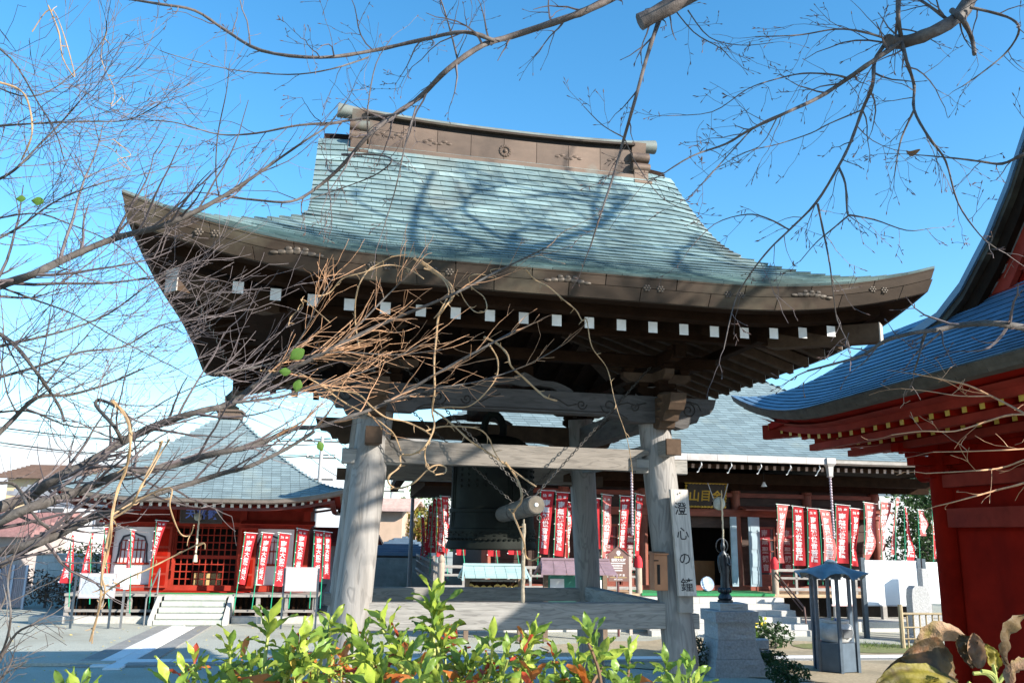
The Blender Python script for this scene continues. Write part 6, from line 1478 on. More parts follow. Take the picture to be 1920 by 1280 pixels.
for pts, w0, w1, tw, y1 in [
 ([(1690, 78), (1636, 115), (1590, 147), (1535, 183), (1475, 211), (1407, 243), (1361, 270), (1297, 293), (1237, 330)], 13, 2.4, (12, .2, .5, 2), 3.7),
 ([(1660, 82), (1640, 115), (1636, 160), (1617, 206), (1595, 266), (1572, 312), (1530, 380), (1480, 431), (1443, 467), (1407, 513), (1378, 565), (1357, 655)], 10, 2, (16, .2, .5, 2), 3.8),
 ([(1690, 75), (1700, 115), (1714, 160), (1714, 206), (1741, 257), (1773, 302), (1796, 380), (1837, 440), (1870, 467)], 9, 2.2, (10, .2, .45, 2), 3.6),
 ([(1714, 206), (1691, 257), (1682, 298), (1677, 330)], 5, 2, (6, .12, .3, 1), 3.8),
 ([(1672, 76), (1617, 60), (1567, 55), (1498, 66), (1416, 69)], 6, 2, (8, .2, .5, 2), 3.8),
 ([(1475, 211), (1420, 235), (1380, 275), (1330, 330), (1310, 350)], 5, 1.8, (8, .15, .4, 2), 3.6),
 ([(1590, 147), (1560, 140), (1505, 138), (1450, 150), (1400, 168), (1335, 210), (1250, 217)], 5, 1.6, (9, .15, .4, 1), 3.8),
 ([(1617, 206), (1555, 232), (1520, 250), (1460, 270), (1400, 285), (1340, 318)], 4, 1.6, (8, .15, .35, 1), 3.9),
 ([(1572, 312), (1585, 345), (1588, 395), (1592, 405)], 6, 3, (3, .15, .3, 1), 3.8),
 ([(1592, 403), (1560, 430), (1530, 455), (1500, 490)], 4, 1.6, (4, .12, .25, 1), 3.8),
 ([(1592, 403), (1640, 412), (1700, 432), (1745, 428)], 4, 1.6, (5, .12, .25, 1), 3.8),
 ([(1533, 382), (1545, 440), (1555, 490), (1562, 545), (1570, 600), (1590, 640)], 5, 1.6, (7, .12, .3, 1), 3.9),
 ([(1480, 431), (1440, 410), (1400, 402), (1340, 420), (1290, 470)], 4, 1.5, (5, .12, .3, 1), 3.9),
 ([(1686, -20), (1684, 30), (1690, 72)], 12, 9, (4, .2, .5, 1), 3.95),
 ([(1785, 20), (1806, 40), (1822, 72), (1827, 102)], 13, 9, (0, 0, 0, 0), 4.0),
 ([(1819, 14), (1888, 32), (1911, 55), (1890, 95), (1850, 130), (1805, 162)], 7, 2.5, (8, .2, .4, 1), 3.9),
 ([(1780, 40), (1740, 10), (1700, -15)], 8, 5, (5, .2, .5, 2), 4.1)]:
    limb(CT, ctw, pts, w0, w1, 3.95 if y1 else 4, y1, bark, tw, dn*.4, cbd)
# top left boughs of the same tree
bough([(3.25, 2.2, 4.4), (2.4, 3.0, 5.1), (1.4, 3.6, 5.4), tuple(at(1320, -25, 3.9))], .10, .055)
limb(CT, ctw, [(1325, -28), (1260, 10), (1200, 42)], 42, 36, 3.9, 3.85, bark, (3, .2, .4, 1), up0, cbd, tail=False)
bough([(2.4, 3.0, 5.1), (1.6, 3.9, 5.6), tuple(at(1180, -20, 4.3))], .07, .026)
for pts, w0, w1, tw, y0, y1 in [
 ([(1180, -20), (1110, 15), (1060, 35), (960, 68), (905, 85), (840, 130), (790, 180), (740, 215), (690, 255), (640, 312), (590, 355), (545, 378), (480, 375), (420, 368)], 18, 4, (22, .2, .6, 2), 4.3, 4.0),
 ([(925, 76), (870, 60), (790, 75), (700, 95), (600, 108), (490, 95), (420, 55), (365, 20), (300, 8), (220, -5)], 10, 5, (14, .2, .6, 2), 4.2, 4.0),
 ([(1250, -10), (1235, 40), (1215, 100), (1190, 190), (1170, 260), (1150, 330), (1130, 390), (1107, 462)], 12, 3, (9, .15, .35, 1), 3.9, 3.7),
 ([(860, 120), (845, 60), (830, 10), (820, -15)], 5, 3, (6, .2, .5, 1), 4.2, 4.2),
 ([(690, 255), (690, 200), (705, 120), (735, 70)], 4, 1.6, (6, .15, .4, 1), 4.1, 4.1),
 ([(640, 230), (560, 235), (480, 250), (410, 252), (330, 230), (260, 225)], 6, 2, (10, .2, .5, 2), 4.1, 3.8),
 ([(740, 215), (660, 225), (600, 235)], 6, 5, (5, .15, .4, 1), 4.1, 4.1),
 ([(690, 108), (620, 130), (540, 140), (430, 130), (330, 105), (300, 95)], 4, 1.6, (9, .2, .45, 1), 4.1, 3.9),
 ([(640, 290), (700, 290), (735, 300), (700, 330), (620, 360), (560, 380)], 5, 2, (6, .15, .3, 1), 4.1, 4.0),
 ([(780, 200), (760, 270), (745, 340), (728, 400), (705, 470)], 4, 1.4, (6, .12, .3, 1), 4.15, 4.0),
 ([(1170, 258), (1130, 235), (1095, 200)], 3, 1.5, (3, .1, .25, 1), 3.8, 3.8), ([(1172, 262), (1195, 310), (1240, 370), (1290, 395)], 3, 1.5, (4, .1, .25, 1), 3.8, 3.7),
 ([(1255, 5), (1300, 60), (1350, 90), (1370, 110)], 3.5, 1.5, (5, .1, .3, 1), 3.9, 3.8), ([(1290, 20), (1330, 70), (1390, 85), (1450, 80)], 3, 1.4, (6, .1, .3, 1), 3.9, 3.8)]:
    limb(CT, ctw, pts, w0, w1, y0, y1, bark, tw, dn*.3, cbd)
# light twigs crossing the right hall
for pts, w0, w1, tw, y0, y1 in [
 ([(1960, 622), (1919, 614), (1860, 606), (1806, 609), (1760, 618), (1713, 624), (1660, 639), (1619, 665), (1578, 678), (1514, 695)], 17, 4, (11, .12, .3, 1), 3.2, 3.3),
 ([(1735, 624), (1728, 645), (1724, 665), (1713, 699)], 7, 2.5, (5, .1, .25, 1), 3.25, 3.2)]:
    limb(CT, ctw, pts, w0, w1, y0, y1, bark2, tw, up0, cbd)
limb(CT, ctw, [(1960, 270), (1919, 289), (1879, 307), (1840, 303), (1801, 298), (1750, 293), (1700, 289)], 8, 2, 3.4, 3.6, bark, (7, .12, .3, 1), up0, cbd)
bough([(3.4, 1.9, 3.4), (2.9, 2.4, 3.3), tuple(at(1960, 622, 3.2))], .05, .02); bough([(3.4, 1.9, 3.6), (3.0, 2.6, 4.0), tuple(at(1960, 270, 3.4))], .04, .012)
cto = MB()
for pts, w0, w1, tw in [
 ([(1960, 800), (1919, 774), (1862, 744), (1815, 722), (1765, 710), (1712, 700)], 6, 2.5, (5, .1, .25, 1)), ([(1860, 742), (1800, 742), (1740, 733), (1690, 728)], 3, 1.5, (3, .08, .2, 1)),
 ([(1980, 840), (1920, 862), (1880, 876), (1830, 882), (1736, 887)], 5, 2, (3, .08, .2, 1)), ([(1980, 880), (1920, 905), (1870, 918), (1830, 929), (1790, 940), (1753, 949)], 5, 2, (3, .08, .2, 1)),
 ([(1970, 780), (1900, 777), (1850, 790), (1790, 808), (1730, 808), (1672, 815)], 5, 1.8, (4, .08, .2, 1)), ([(1970, 830), (1930, 840), (1840, 845), (1750, 847)], 4, 1.8, (2, .08, .2, 1))]:
    P = limb(CT, cto, pts, w0, w1, 3.0, 3.2, twigo, tw, up0, None, 'branch')
# crown above and beyond the frame, whose shadow falls on the tower roof
rc = random.Random(11)
hi_ = [[(3.25, 2.2, 4.4), (3.9, 2.6, 5.6), (4.6, 3.4, 6.8), (5.4, 4.2, 7.8)], [(3.25, 2.2, 4.4), (4.4, 2.2, 5.3), (5.6, 2.7, 6.2), (6.8, 3.4, 7.0)], [(3.9, 2.6, 5.6), (4.0, 3.4, 6.8), (4.3, 4.4, 8.0), (4.6, 5.2, 9.0)],
       [(4.6, 3.4, 6.8), (5.6, 3.6, 7.6), (6.6, 4.6, 8.4), (7.2, 5.4, 9.2)], [(4.4, 2.2, 5.3), (5.2, 1.4, 6.4), (6.2, 1.6, 7.4)], [(5.6, 2.7, 6.2), (6.4, 3.8, 6.6), (7.4, 4.6, 7.4)], [(4.0, 3.4, 6.8), (5.0, 4.6, 7.4), (6.0, 5.4, 8.2)]]
for i, P in enumerate(hi_):
    Q = bough(P, .075 if i < 2 else .05, .022)
    for j in range(5):
        p = Q[rc.randint(2, len(Q)-2)]; d = ((Q[-1]-Q[0]).normalized()*.6+rdir(rc)).normalized()
        if d.z < -.1: d.z = -d.z
        W_ = [p]
        for q in range(5): d = (d+rdir(rc)*.45+Vector((.05, 0, .05))).normalized(); W_.append(W_[-1]+d*rc.uniform(.28, .5))
        if min((w.x/max(w.y, .1) for w in W_ if w.y > .3), default=9) > .78:
            W2 = bough(W_, rc.uniform(.028, .042), .012)
            for e_ in range(5): twig(ctw, W2[rc.randint(4, len(W2)-1)]-CT.location, rdir(rc)+d*.6, rc.uniform(.6, 1.1), rc.uniform(.014, .022), 1, rc, .3, Vector((.02, .02, .03)), None, .7, 5)
    for j in range(7):
        q = Q[rc.randint(3, len(Q)-1)]; d = (Q[-1]-Q[0]).normalized(); s = d.cross(rdir(rc)).normalized()
        twig(ctw, q-CT.location, d*.7+s*.8, rc.uniform(.7, 1.5), rc.uniform(.012, .024), 2, rc, .24, Vector((.02, .02, .03)), None, .6, 5)
ctw.build('twigs', twigm, CT, kind='stuff'); cbd.build('buds', budm, CT, kind='stuff'); cto.build('twigs', twigo, CT, kind='stuff')
t = thing('dead_leaf', 'curled brown dead leaf caught on a cherry twig against the sky', 'leaf', at(1712, 288, 3.7)); m = MB()
m.grid(lambda u, v: (-.03+.06*u, .012*math.sin(5*u), .018-.03*v*math.sin(PI*min(max(u, .05), .95))), 6, 3); m.build('blade', mat('dead leaf', (.22, .10, .04), .8, .3, 30, trans=.2), t, 'all')
# --- bare tree on the left
LT = thing('bare_tree', 'bare grey tree reaching in from the left with a dense haze of twigs', 'tree', (-3.6, 2.6, .1))
m = MB(); T0 = [Vector(p) for p in ((-3.6, 2.6, 0), (-3.5, 2.75, .8), (-3.35, 3.0, 1.8), (-3.2, 3.1, 2.8), (-3.15, 3.2, 4.0), (-3.1, 3.3, 5.2))]
m.tube([p-LT.location for p in smooth(T0, 3)], [.15-.006*i for i in range(16)], 12); m.build('trunk', bark2, LT, True)
ltw = MB(); lto = MB(); lbd = MB(); u1 = Vector((.01, 0, .045))
LEFT = [
 ([(-60, 560), (0, 535), (60, 515), (130, 482), (215, 447), (300, 425), (370, 395), (412, 372)], 20, 9, (26, .35, .85, 2), 3.6, 3.8),
 ([(412, 372), (470, 335), (520, 300), (575, 262), (615, 235), (650, 190)], 8, 2.5, (12, .2, .5, 2), 3.8, 4.0),
 ([(412, 372), (405, 330), (408, 255), (425, 170), (430, 120)], 4, 1.5, (8, .15, .4, 1), 3.8, 3.8),
 ([(-50, 350), (0, 335), (35, 312), (75, 270), (110, 235), (145, 195)], 7, 3, (17, .35, .85, 2), 3.5, 3.6),
 ([(-50, 60), (20, 110), (70, 190), (105, 250), (120, 300)], 5, 2, (19, .35, .85, 2), 3.5, 3.5),
 ([(-50, 240), (60, 232), (160, 228), (240, 225), (300, 195)], 5, 2, (19, .35, .85, 2), 3.6, 3.7),
 ([(-50, 470), (30, 430), (100, 380), (170, 350), (240, 330)], 6, 2, (22, .35, .85, 2), 3.6, 3.8),
 ([(-50, 660), (40, 640), (120, 620), (200, 590), (270, 540), (330, 500)], 7, 2, (26, .35, .85, 2), 3.6, 3.9),
 ([(-50, 720), (60, 690), (150, 660), (230, 650), (300, 610), (360, 600)], 7, 2, (26, .35, .85, 2), 3.5, 3.9),
 ([(-50, 600), (20, 640), (70, 700), (110, 760), (120, 790)], 9, 5, (8, .3, .6, 2), 3.5, 3.6),
 ([(-40, 850), (20, 790), (70, 745), (130, 740), (200, 720), (270, 690)], 12, 3, (22, .35, .85, 2), 3.5, 3.8),
 ([(-50, 520), (60, 560), (140, 590), (230, 640), (330, 690)], 5, 2, (20, .35, .8, 2), 3.6, 3.9),
 ([(-50, 420), (60, 400), (130, 420), (220, 460), (280, 520)], 4, 2, (20, .35, .8, 2), 3.7, 3.9),
 ([(-50, 140), (40, 180), (110, 160), (190, 80), (200, 40)], 4, 2, (18, .3, .7, 2), 3.6, 3.6),
 ([(-50, 780), (50, 770), (140, 800), (240, 790), (330, 740), (430, 700)], 5, 2, (20, .3, .7, 2), 3.6, 4.0)]
for pts, w0, w1, tw, y0, y1 in LEFT: limb(LT, ltw, pts, w0, w1, y0, y1, bark2, (int(tw[0]*.7), tw[1], tw[2]*1.15, tw[3]), u1, None, ang0=.25, ang1=.85, wig=.13)
MAINL = [
 ([(-60, 970), (0, 950), (60, 927), (97, 901), (172, 864), (240, 822), (315, 789), (379, 770), (435, 755), (490, 714), (572, 679), (673, 628), (740, 597), (849, 552), (930, 510), (1025, 464)], 25, 3, (26, .15, .5, 2), 3.5, 4.4),
 ([(-60, 1000), (60, 950), (120, 931), (184, 905), (236, 886), (270, 882), (334, 869), (405, 849), (478, 835), (548, 804), (595, 800), (658, 780), (724, 755), (830, 694), (908, 651), (966, 620)], 22, 3.5, (24, .15, .45, 2), 3.4, 4.4),
 ([(-60, 1050), (60, 1019), (97, 1006), (165, 972), (217, 956), (285, 927), (360, 905), (420, 886), (467, 874), (537, 841), (590, 808)], 19, 6, (16, .15, .5, 2), 3.4, 3.9),
 ([(-60, 1085), (0, 1060), (40, 1035), (110, 1005), (165, 975)], 14, 8, (6, .2, .4, 1), 3.3, 3.5),
 ([(720, 753), (780, 738), (830, 726), (900, 714), (986, 685), (1052, 649)], 5, 2, (8, .12, .3, 1), 4.2, 4.5),
 ([(0, 905), (30, 910), (60, 960), (90, 990), (120, 1000), (125, 970)], 7, 4, (5, .2, .4, 1), 3.4, 3.5),
 ([(435, 755), (520, 745), (600, 720), (700, 690), (800, 640)], 6, 2, (14, .12, .4, 1), 3.8, 4.3),
 ([(490, 714), (560, 640), (600, 560), (625, 520)], 4, 1.5, (9, .12, .35, 1), 3.9, 4.1),
 ([(572, 679), (640, 640), (720, 560), (760, 520), (790, 490)], 5, 1.8, (10, .12, .35, 1), 4.0, 4.3),
 ([(400, 700), (470, 690), (560, 670), (640, 660), (740, 665), (830, 655)], 5, 1.8, (14, .12, .35, 1), 3.9, 4.3),
 ([(230, 830), (215, 800), (180, 760), (190, 750), (230, 770), (245, 800), (235, 830)], 8, 6, (6, .15, .4, 1), 3.5, 3.5)]
for i, (pts, w0, w1, tw, y0, y1) in enumerate(MAINL):
    limb(LT, lto if i in (0, 1, 4, 6, 7, 8, 9) else ltw, pts, w0, w1, y0, y1, bark2, (int(tw[0]*(2.3 if i in (4, 6, 7, 8, 9) else 1.4)), tw[1]*1.3, tw[2]*1.25, tw[3] if tw[0] > 20 and rngT.random() < .5 else 1), Vector((.035, 0, .03)), None, ang0=.25, ang1=.8, wig=.15)
for p in ((-60, 970), (-60, 1050), (-60, 560), (-50, 660), (-50, 240)):      # limbs join the trunk outside the frame
    q = at(*p, 3.5); tz_ = max(.8, min(4.9, q.z-.3)); b0 = min(T0, key=lambda v: abs(v.z-tz_)); mm = MB(); mm.tube([b0-LT.location, b0.lerp(q, .5)+Vector((0, 0, .03))-LT.location, q-LT.location], [.05, .04, .028], 8); mm.build('limb', bark2, LT, True)
ltw.build('twigs', twigm, LT, kind='stuff'); lto.build('twigs', twigo, LT, kind='stuff'); lbd.build('buds', budm, LT, kind='stuff')
lf_me = MB(); lf_me.grid(lambda u, v: ((u-.5)*.045*math.sin(PI*min(.97, .06+v*.92)), .012*abs(u-.5), -.06*v), 4, 6); lf_me = lf_me.mesh('leaf', leafmat('lone green leaf', (.085, .17, .025)), 'all')
for i, (px, py, s, rot, lab) in enumerate(((570, 655, 1.3, .9, 'large round green leaf left among the orange twigs'), (545, 697, .9, 1.6, 'small yellow green leaf left of the lower green leaf'), (562, 712, 1., .2, 'green leaf hanging below the large round leaf'), (48, 372, .7, 1.5, 'small green leaf on the left twigs against the sky, left one'), (82, 377, .9, 1.6, 'green leaf on the left twigs against the sky, right one'), (598, 828, .8, -.5, 'small green leaf dangling left of the left front post'))):
    t = thing('green_leaf', lab, 'leaf', at(px, py, 3.9 if px > 200 else 3.5), 0, 'last green leaves on the bare twigs'); inst('blade', lf_me, t, (0, 0, 0), (.3, rot, .4), (s, s, s))
# --- vines hanging in the twigs
def vine(label, parts, group='dry vines tangled in the bare tree'):
    t = None
    for pts, w0, w1, y0, y1 in parts:
        if t is None: t = thing('dry_vine', label, 'vine', at(*pts[0], y0), 0, group)
        n = len(pts); P = smooth([at(px, py, y0+(y1-y0)*i/(n-1)+.05*math.sin(i*1.7)) for i, (px, py) in enumerate(pts)], 6); k = len(P)
        m = MB(); m.tube([p-t.location for p in P], [max((w0+(w1-w0)*i/(k-1))/4300*P[i].y*(1+.15*math.sin(i*1.3)), .0012) for i in range(k)], 6); m.build('stem', vinem, t, True)
        m = MB()
        for i in range(2, k-1, 7):
            d = rdir(rngT); m.tube([P[i]-t.location, P[i]-t.location+d*.02, P[i]-t.location+d*.035+rdir(rngT)*.01], [.003, .002, .001], 4)
        m.build('tendrils', vinem, t, kind='stuff')
Zc = lambda L: [(400+x/2.56, 460+y/2.56) for x, y in L]; Zl = lambda L: [(60+x/2.667, 740+y/2.667) for x, y in L]
vine('long cream vine hanging from the eave height down to a loop before the tie beam', [
 (Zc([(960, 60), (1060, 130), (1140, 190), (1150, 250), (1085, 330), (1070, 450), (1060, 560), (1062, 700), (1050, 790), (1060, 870), (1020, 960), (960, 1000), (900, 1010), (895, 1060), (840, 1110), (850, 1150), (890, 1165), (960, 1140), (1050, 1060), (1110, 1060), (1112, 1090), (1065, 1100)]), 6, 4, 4.4, 4.2),
 (Zc([(990, 70), (1100, 150), (1145, 230), (1110, 300), (1080, 340)]), 5, 4, 4.4, 4.35), (Zc([(1010, 110), (1080, 140), (1130, 220), (1090, 310), (1060, 350)]), 4, 3, 4.35, 4.3),
 (Zc([(1020, 960), (1015, 1010), (1030, 1070), (1060, 1090)]), 4, 3, 4.2, 4.2)])
vine('tan vine falling in front of the tie beam towards the striking log', [
 (Zc([(1055, 790), (1100, 820), (1160, 870), (1230, 935), (1300, 980), (1400, 1050), (1480, 1110), (1550, 1157)]), 5, 4, 4.4, 4.5),
 (Zc([(1400, 1040), (1440, 1090), (1470, 1150), (1480, 1220), (1450, 1265), (1440, 1290), (1460, 1340), (1490, 1420), (1500, 1490), (1530, 1510), (1570, 1490)]), 6, 4, 4.45, 4.5), (Zc([(1020, 890), (1090, 870), (1180, 868), (1270, 880), (1320, 920), (1350, 990), (1390, 1050)]), 4, 3, 4.3, 4.5)])
vine('thick orange tan vine curling below the rafter ends, ending before the head beam', [
 (Zc([(1300, 440), (1360, 470), (1410, 520), (1430, 580), (1490, 635), (1560, 700), (1600, 730), (1650, 745)]), 6, 5, 4.5, 4.6), (Zc([(1320, 470), (1365, 550), (1350, 650), (1240, 765), (1130, 775), (1050, 785)]), 4, 3, 4.5, 4.4)])
vine('bright cream vine crossing the left front post', [(Zc([(225, 600), (320, 605), (400, 610), (480, 650), (560, 690), (690, 712), (760, 775), (830, 825), (920, 845), (1000, 880), (1045, 910)]), 5, 4, 4.1, 4.3), (Zc([(540, 690), (640, 760), (760, 820), (830, 870), (870, 910), (900, 985)]), 4, 3, 4.2, 4.3)])
vine('looping vine over the white rafter ends left of the middle', [(Zc([(700, 490), (685, 400), (680, 290), (700, 190), (745, 120), (800, 85), (860, 55), (930, 45)]), 5, 3, 4.3, 4.4), (Zc([(500, 245), (560, 225), (620, 160), (720, 130), (830, 95), (930, 110), (1010, 160)]), 4, 3, 4.2, 4.4), (Zc([(360, 385), (375, 340), (430, 290), (420, 260), (450, 270), (480, 300), (560, 370)]), 3, 2, 4.2, 4.2)])
vine('thin vine hanging right of the looping vines, crossing the right chain', [(Zc([(1500, 115), (1545, 165), (1610, 200), (1680, 260), (1740, 310), (1770, 360)])+[(1100, 600), (1110, 650), (1138, 690), (1150, 740), (1158, 770), (1175, 820), (1184, 870), (1186, 905)], 4, 1.6, 4.4, 4.5), (Zc([(1180, 210), (1210, 270), (1260, 320), (1310, 310), (1300, 250), (1240, 200), (1230, 150), (1290, 140), (1360, 160), (1330, 120), (1400, 110)]), 3, 2, 4.4, 4.4)])
vine('thick pale vine hanging down the left side to the gravel', [(Zl([(400, 30), (450, 80), (485, 150), (492, 250), (470, 370), (430, 470), (400, 600), (395, 690), (380, 780), (350, 900), (345, 1000), (330, 1090), (290, 1230)]), 9, 5, 3.3, 3.3), (Zl([(400, 610), (370, 760), (350, 900), (365, 980), (340, 1060), (310, 1160), (300, 1240)]), 6, 3, 3.3, 3.3), (Zl([(340, 1010), (390, 970), (470, 920), (560, 880), (620, 850), (720, 800), (850, 740), (865, 770)]), 5, 3, 3.3, 3.4)])
vine('pale straight vine leaning across the left hall roof', [(Zl([(650, 230), (620, 310), (570, 410), (530, 490), (490, 560), (400, 620)]), 7, 6, 3.4, 3.4), (Zl([(690, 220), (640, 300), (590, 390), (560, 430)]), 4, 3, 3.4, 3.4), (Zl([(400, 600), (520, 530), (690, 465), (690, 560), (740, 690), (790, 700), (810, 650)]), 5, 3, 3.4, 3.5)])
vine('dark looping vine against the sky at the upper left', [([(-20, 150), (30, 165), (52, 190), (60, 250), (40, 300)], 7, 4, 3.3, 3.3), ([(90, 10), (110, 60), (118, 110), (140, 140), (100, 20), (60, 60)], 4, 3, 3.3, 3.3), ([(200, 60), (190, 110), (215, 170), (208, 200), (230, 180)], 2.5, 2, 3.4, 3.4), ([(210, 260), (245, 290), (220, 300), (245, 320), (210, 280), (170, 270)], 2.5, 2, 3.4, 3.4)], None)
# small bare bush at the lower left
bb = thing('bare_bush', 'small dark bare bush at the lower left corner', 'bush', (-2.3, 3.1, .3)); tb = MB()
for pts in ([(-60, 1330), (0, 1230), (20, 1160), (15, 1080), (40, 1010)], [(-40, 1320), (20, 1200), (60, 1170), (100, 1150)], [(-60, 1300), (-20, 1180), (10, 1120), (20, 1060)], [(-40, 1330), (10, 1260), (25, 1230)]):
    limb(bb, tb, pts, 7, 2, 3.2, 3.2, bark, (9, .1, .3, 1), up0, None, 'stem')
tb.build('twigs', bark, bb, kind='stuff')
# ================================================================ FOREGROUND SHRUBS
def leaf_mesh(name, mt, ln, w, fold, droop, nu=4, nv=6):
    m = MB()
    def f(u, v):
        s = math.sin(PI*min(1, .03+.97*v)**1.18)**.85; x = (u-.5)*2*w*.5*max(s, .03)
        return (x, ln*v*math.cos(droop*v*.6), fold*abs(x)*1.0-ln*droop*v*v*.55+.004*math.sin(v*9+u*4))
    m.grid(f, nu, nv); return m.mesh(name, mt, 'all')
def az(name, c, c2, tr=.4): return mat(name, c, .38, .22, 12, bump=.08, col2=c2, rnd=.28, trans=tr, spec=.5)
lm = [az('fresh yellow green leaf', (.32, .42, .05), (.42, .48, .08)), az('green leaf', (.17, .29, .045), (.24, .34, .055)), az('orange leaf', (.50, .13, .03), (.62, .24, .05)), az('red leaf', (.38, .05, .03), (.5, .09, .03)), az('yellow leaf', (.55, .38, .06), (.6, .42, .08))]
LM = [[leaf_mesh('leaf', q, .060, .0185, .3, d) for d in (.05, .3, .6)] for q in lm]
stemg = mat('yellow green stem', (.30, .32, .08), .6, .2, 20); stemb = mat('brown stem', (.16, .09, .05), .8, .3, 20)
rz_ = random.Random(4)
def shoot(t, stm, px, py, y, foot, size=1., n=9, kinds=(0, 0, 0, 1), lower=()):
    P1 = at(px, py, y); P0 = at(*foot, y+rz_.uniform(-.06, .1)); mid = P0.lerp(P1, .5)+Vector((rz_.uniform(-.02, .02), rz_.uniform(-.02, .02), 0))
    P = smooth([P0, mid, P1-Vector((0, 0, .02*size))], 5); L = t.location
    stm.tube([p-L for p in P], [.0055*size*(1-.5*i/len(P)) for i in range(len(P))], 6)
    ax = (P[-1]-P[-3]).normalized(); sx_ = ax.cross(Vector((0, 1, .2))).normalized(); sy_ = ax.cross(sx_)
    def put(o, e, a, s, kd):
        d = (ax*math.cos(e)+(sx_*math.cos(a)+sy_*math.sin(a))*math.sin(e)).normalized(); x = d.cross(ax)
        if x.length < 1e-3: x = sx_
        x.normalize(); z = x.cross(d)
        if z.z < 0: z, x = -z, -x
        M_ = Matrix(((x.x, d.x, z.x), (x.y, d.y, z.y), (x.z, d.z, z.z))).to_4x4()
        M_ = M_ @ Matrix.Rotation(rz_.uniform(-.35, .35), 4, 'Y')
        inst('leaf', LM[kd][rz_.randint(0, 2)], t, mw=Matrix.Translation(o-L) @ M_ @ Matrix.Scale(s, 4))
    for i in range(n):
        f = i/max(1, n-1); a = i*2.4+rz_.uniform(-.3, .3); e = .22+1.25*f**.7+rz_.uniform(-.18, .18)
        o = P1-ax*(.006+.05*f*size); put(o, e, a, size*(.72+.42*math.sin(PI*min(1, f+.25)))*rz_.uniform(.85, 1.1), rz_.choice(kinds))
    for kd, k in lower:
        for i in range(k):
            f = rz_.uniform(.25, .75); o = P[int(f*(len(P)-1))]; put(o, rz_.uniform(1.0, 1.7), rz_.uniform(0, 6.3), size*rz_.uniform(.8, 1.15)*(1.35 if kd in (2, 4) else 1), kd)
SH = {
 'left': ('azalea shrub with yellow green shoots before the left hall, left part of the hedge', [(310, 1231), (346, 1264), (395, 1235), (432, 1160), (506, 1118), (470, 1200), (540, 1190), (567, 1150), (622, 1122), (590, 1185), (440, 1240), (510, 1245), (560, 1235), (610, 1225), (360, 1290), (420, 1285), (490, 1290), (580, 1280)], (470, 1420)),
 'middle': ('azalea shrub with the tallest green shoot before the tower rail, middle of the hedge', [(666, 1142), (716, 1116), (695, 1190), (750, 1180), (813, 1082), (820, 1150), (800, 1205), (860, 1200), (890, 1188), (923, 1152), (940, 1210), (1003, 1142), (985, 1200), (1020, 1230), (650, 1215), (700, 1240), (760, 1245), (830, 1250), (900, 1255), (960, 1255), (680, 1285), (740, 1290), (860, 1290), (930, 1290)], (830, 1430)),
 'right': ('small azalea shrub with a few shoots left of the right front post', [(1103, 1160), (1130, 1205), (1085, 1215), (1180, 1200), (1150, 1240), (1095, 1255), (1060, 1250), (1170, 1265), (1040, 1280)], (1120, 1420)),
 'post': ('pair of bright azalea shoots at the foot of the right front post', [(1249, 1215), (1293, 1228), (1310, 1258), (1268, 1262)], (1275, 1400)),
 'corner': ('low green plant tuft at the bottom left on the shaded gravel', [(118, 1262), (150, 1268), (135, 1280), (165, 1290)], (140, 1380))}
for key, (lab, tips, foot) in SH.items():
    yb = 1.85; t = thing('azalea_shrub', lab, 'shrub', at(foot[0], foot[1]+160, yb), 0, 'azalea shrubs along the near hedge'); stm = MB()
    for i, (px, py) in enumerate(tips):
        y = yb+rz_.uniform(-.22, .28); fx = px+(foot[0]-px)*.25+rz_.uniform(-25, 25)
        low = [(2, rz_.choice((2, 3, 4))), (3, rz_.choice((0, 1, 1))), (4, rz_.choice((0, 0, 1)))] if py > 1175 and key != 'corner' and key != 'post' else [(1, 2)]
        big = 1.35 if (px, py) == (813, 1082) else 1.12
        py2 = py+44 if key in ('left', 'middle') else py+26; shoot(t, stm, px, py2, y, (fx, max(py+150, 1330)), big*R.uniform(.74, .92), 14 if big > 1.2 else rz_.randint(9, 12), (0, 0, 1, 1) if py < 1200 else (0, 1, 1, 1), low)
        if (px, py) == (813, 1082):
            for q in ((812, 1150), (822, 1180)): shoot(t, stm, q[0], q[1], y, (fx, 1330), 1.35, 8, (0, 1, 1), [])
    if key in ('left', 'middle'):
        lo_, hi_x = (330, 640) if key == 'left' else (640, 1040)
        for i in range(26 if key == 'middle' else 18):
            px = lo_+(hi_x-lo_)*rz_.random(); py = rz_.uniform(1190, 1290); shoot(t, stm, px, py, yb+rz_.uniform(-.1, .35), (px+rz_.uniform(-40, 40), 1380), rz_.uniform(.65, .9), 7, (1, 1, 0, 2, 3, 0), [(2, 1)])
    stm.build('stem', stemb if key == 'right' else stemg, t, True)
    m = MB(); b = t.location
    m.tube([Vector((0, 0, gz(b.x, b.y)-b.z-.05)), Vector((.02, 0, -.1)), Vector((0, 0, .1))], [.03, .022, .012], 7); m.build('trunk', stemb, t, True)
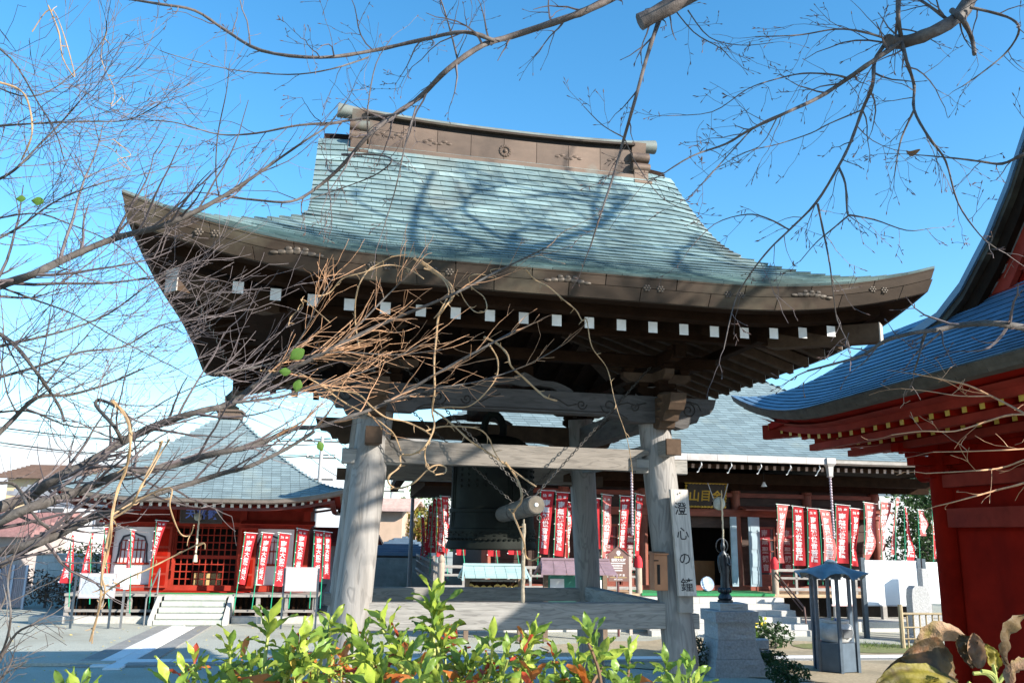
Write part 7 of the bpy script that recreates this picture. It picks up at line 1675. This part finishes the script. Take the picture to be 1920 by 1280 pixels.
# withered leaves close at the lower right
wl = thing('withered_plant', 'withered plant with big curled brown and yellow leaves in the lower right corner', 'plant', at(1850, 1420, 1.05))
wm = [mat('withered pinkish brown leaf', (.22, .115, .06), .7, .4, 25, bump=.6, col2=(.33, .20, .115), trans=.25, blot=((.20, .16, .02), 14, .5, .65)),
      mat('withered yellow olive leaf', (.10, .085, .014), .6, .5, 20, bump=.3, col2=(.24, .19, .02), trans=.3, blot=((.06, .03, .015), 16, .48, .62)),
      mat('withered dark leaf', (.06, .035, .02), .6, .5, 22, bump=.4, col2=(.12, .075, .03), trans=.3, blot=((.42, .16, .06), 13, .56, .68))]
def bigleaf(c0, c1, width, curl, mt, seed, lift=0., y0=1.05, y1=1.1, tilt=0.):
    A, B = at(*c0, y0), at(*c1, y1); d = B-A; L_ = d.length; dn_ = d.normalized(); up_ = Vector((0, -.35, 1)).normalized(); x = dn_.cross(up_).normalized(); z = x.cross(dn_)
    x, z = x*math.cos(tilt)+z*math.sin(tilt), z*math.cos(tilt)-x*math.sin(tilt)
    m = MB()
    def f(u, v):
        s = math.sin(PI*min(1, .03+.97*v)**.8)**.7; a = (u-.5)*2; w = width*.5*s; th = a*curl*(.6+.4*v)
        px_ = w*(math.sin(th)/max(abs(curl), .3) if curl else a); pz = w*(1-math.cos(th))/max(abs(curl), .3)
        n_ = mnoise.noise(Vector((u*4+seed, v*5, seed)))*.006+mnoise.noise(Vector((u*11+seed, v*13, 2)))*.002
        vein = -.0018*abs(math.cos(v*26+abs(a)*5))*abs(a)
        p = A+d*v+x*px_+z*(pz+n_+vein+lift*math.sin(PI*v)); return tuple(p-wl.location)
    m.grid(f, 12, 18); return m.build('leaf', mt, wl, 'all')
bigleaf((1800, 1284), (1640, 1284), .055, .7, wm[1], 1, .010, 1.02, 1.0, .25)
bigleaf((1790, 1262), (1690, 1232), .075, 1.2, wm[2], 2, .012, 1.06, 1.05, .7)
bigleaf((1770, 1262), (1652, 1270), .05, 1.0, wm[2], 12, .012, 1.08, 1.05, .5)
bigleaf((1712, 1240), (1812, 1192), .085, 1.5, wm[0], 3, .008, 1.1, 1.1, 1.0)
bigleaf((1828, 1250), (1798, 1190), .055, 1.7, wm[2], 4, .0, 1.07, 1.09, .2)
bigleaf((1836, 1252), (1826, 1186), .045, 2.2, wm[0], 14, .0, 1.06, 1.08, .2)
bigleaf((1868, 1262), (1850, 1206), .03, 1.3, wm[1], 5, .0, 1.05, 1.05, .3)
bigleaf((1888, 1246), (1925, 1152), .085, .9, wm[2], 6, .006, 1.0, 1.0, 1.2)
bigleaf((1895, 1296), (1950, 1250), .05, 1.8, wm[0], 7, .01, .98, .98, .8)
bigleaf((1690, 1296), (1760, 1270), .04, .9, wm[1], 8, .0, 1.0, 1.0, .4)
for pts, w in (([(1840, 1258), (1858, 1262), (1868, 1278), (1872, 1330), (1860, 1450)], 9), ([(1870, 1282), (1885, 1262), (1900, 1245), (1920, 1236)], 8), ([(1868, 1280), (1850, 1262), (1825, 1262)], 7), ([(1815, 1278), (1840, 1300), (1866, 1330)], 6), ([(1868, 1278), (1866, 1262), (1862, 1245)], 6)):
    P = smooth([at(px, py, 1.04) for px, py in pts], 4); m = MB(); m.tube([p-wl.location for p in P], w/2/1650*1.04*1.0, 7); m.build('stem', stemg, wl, True)
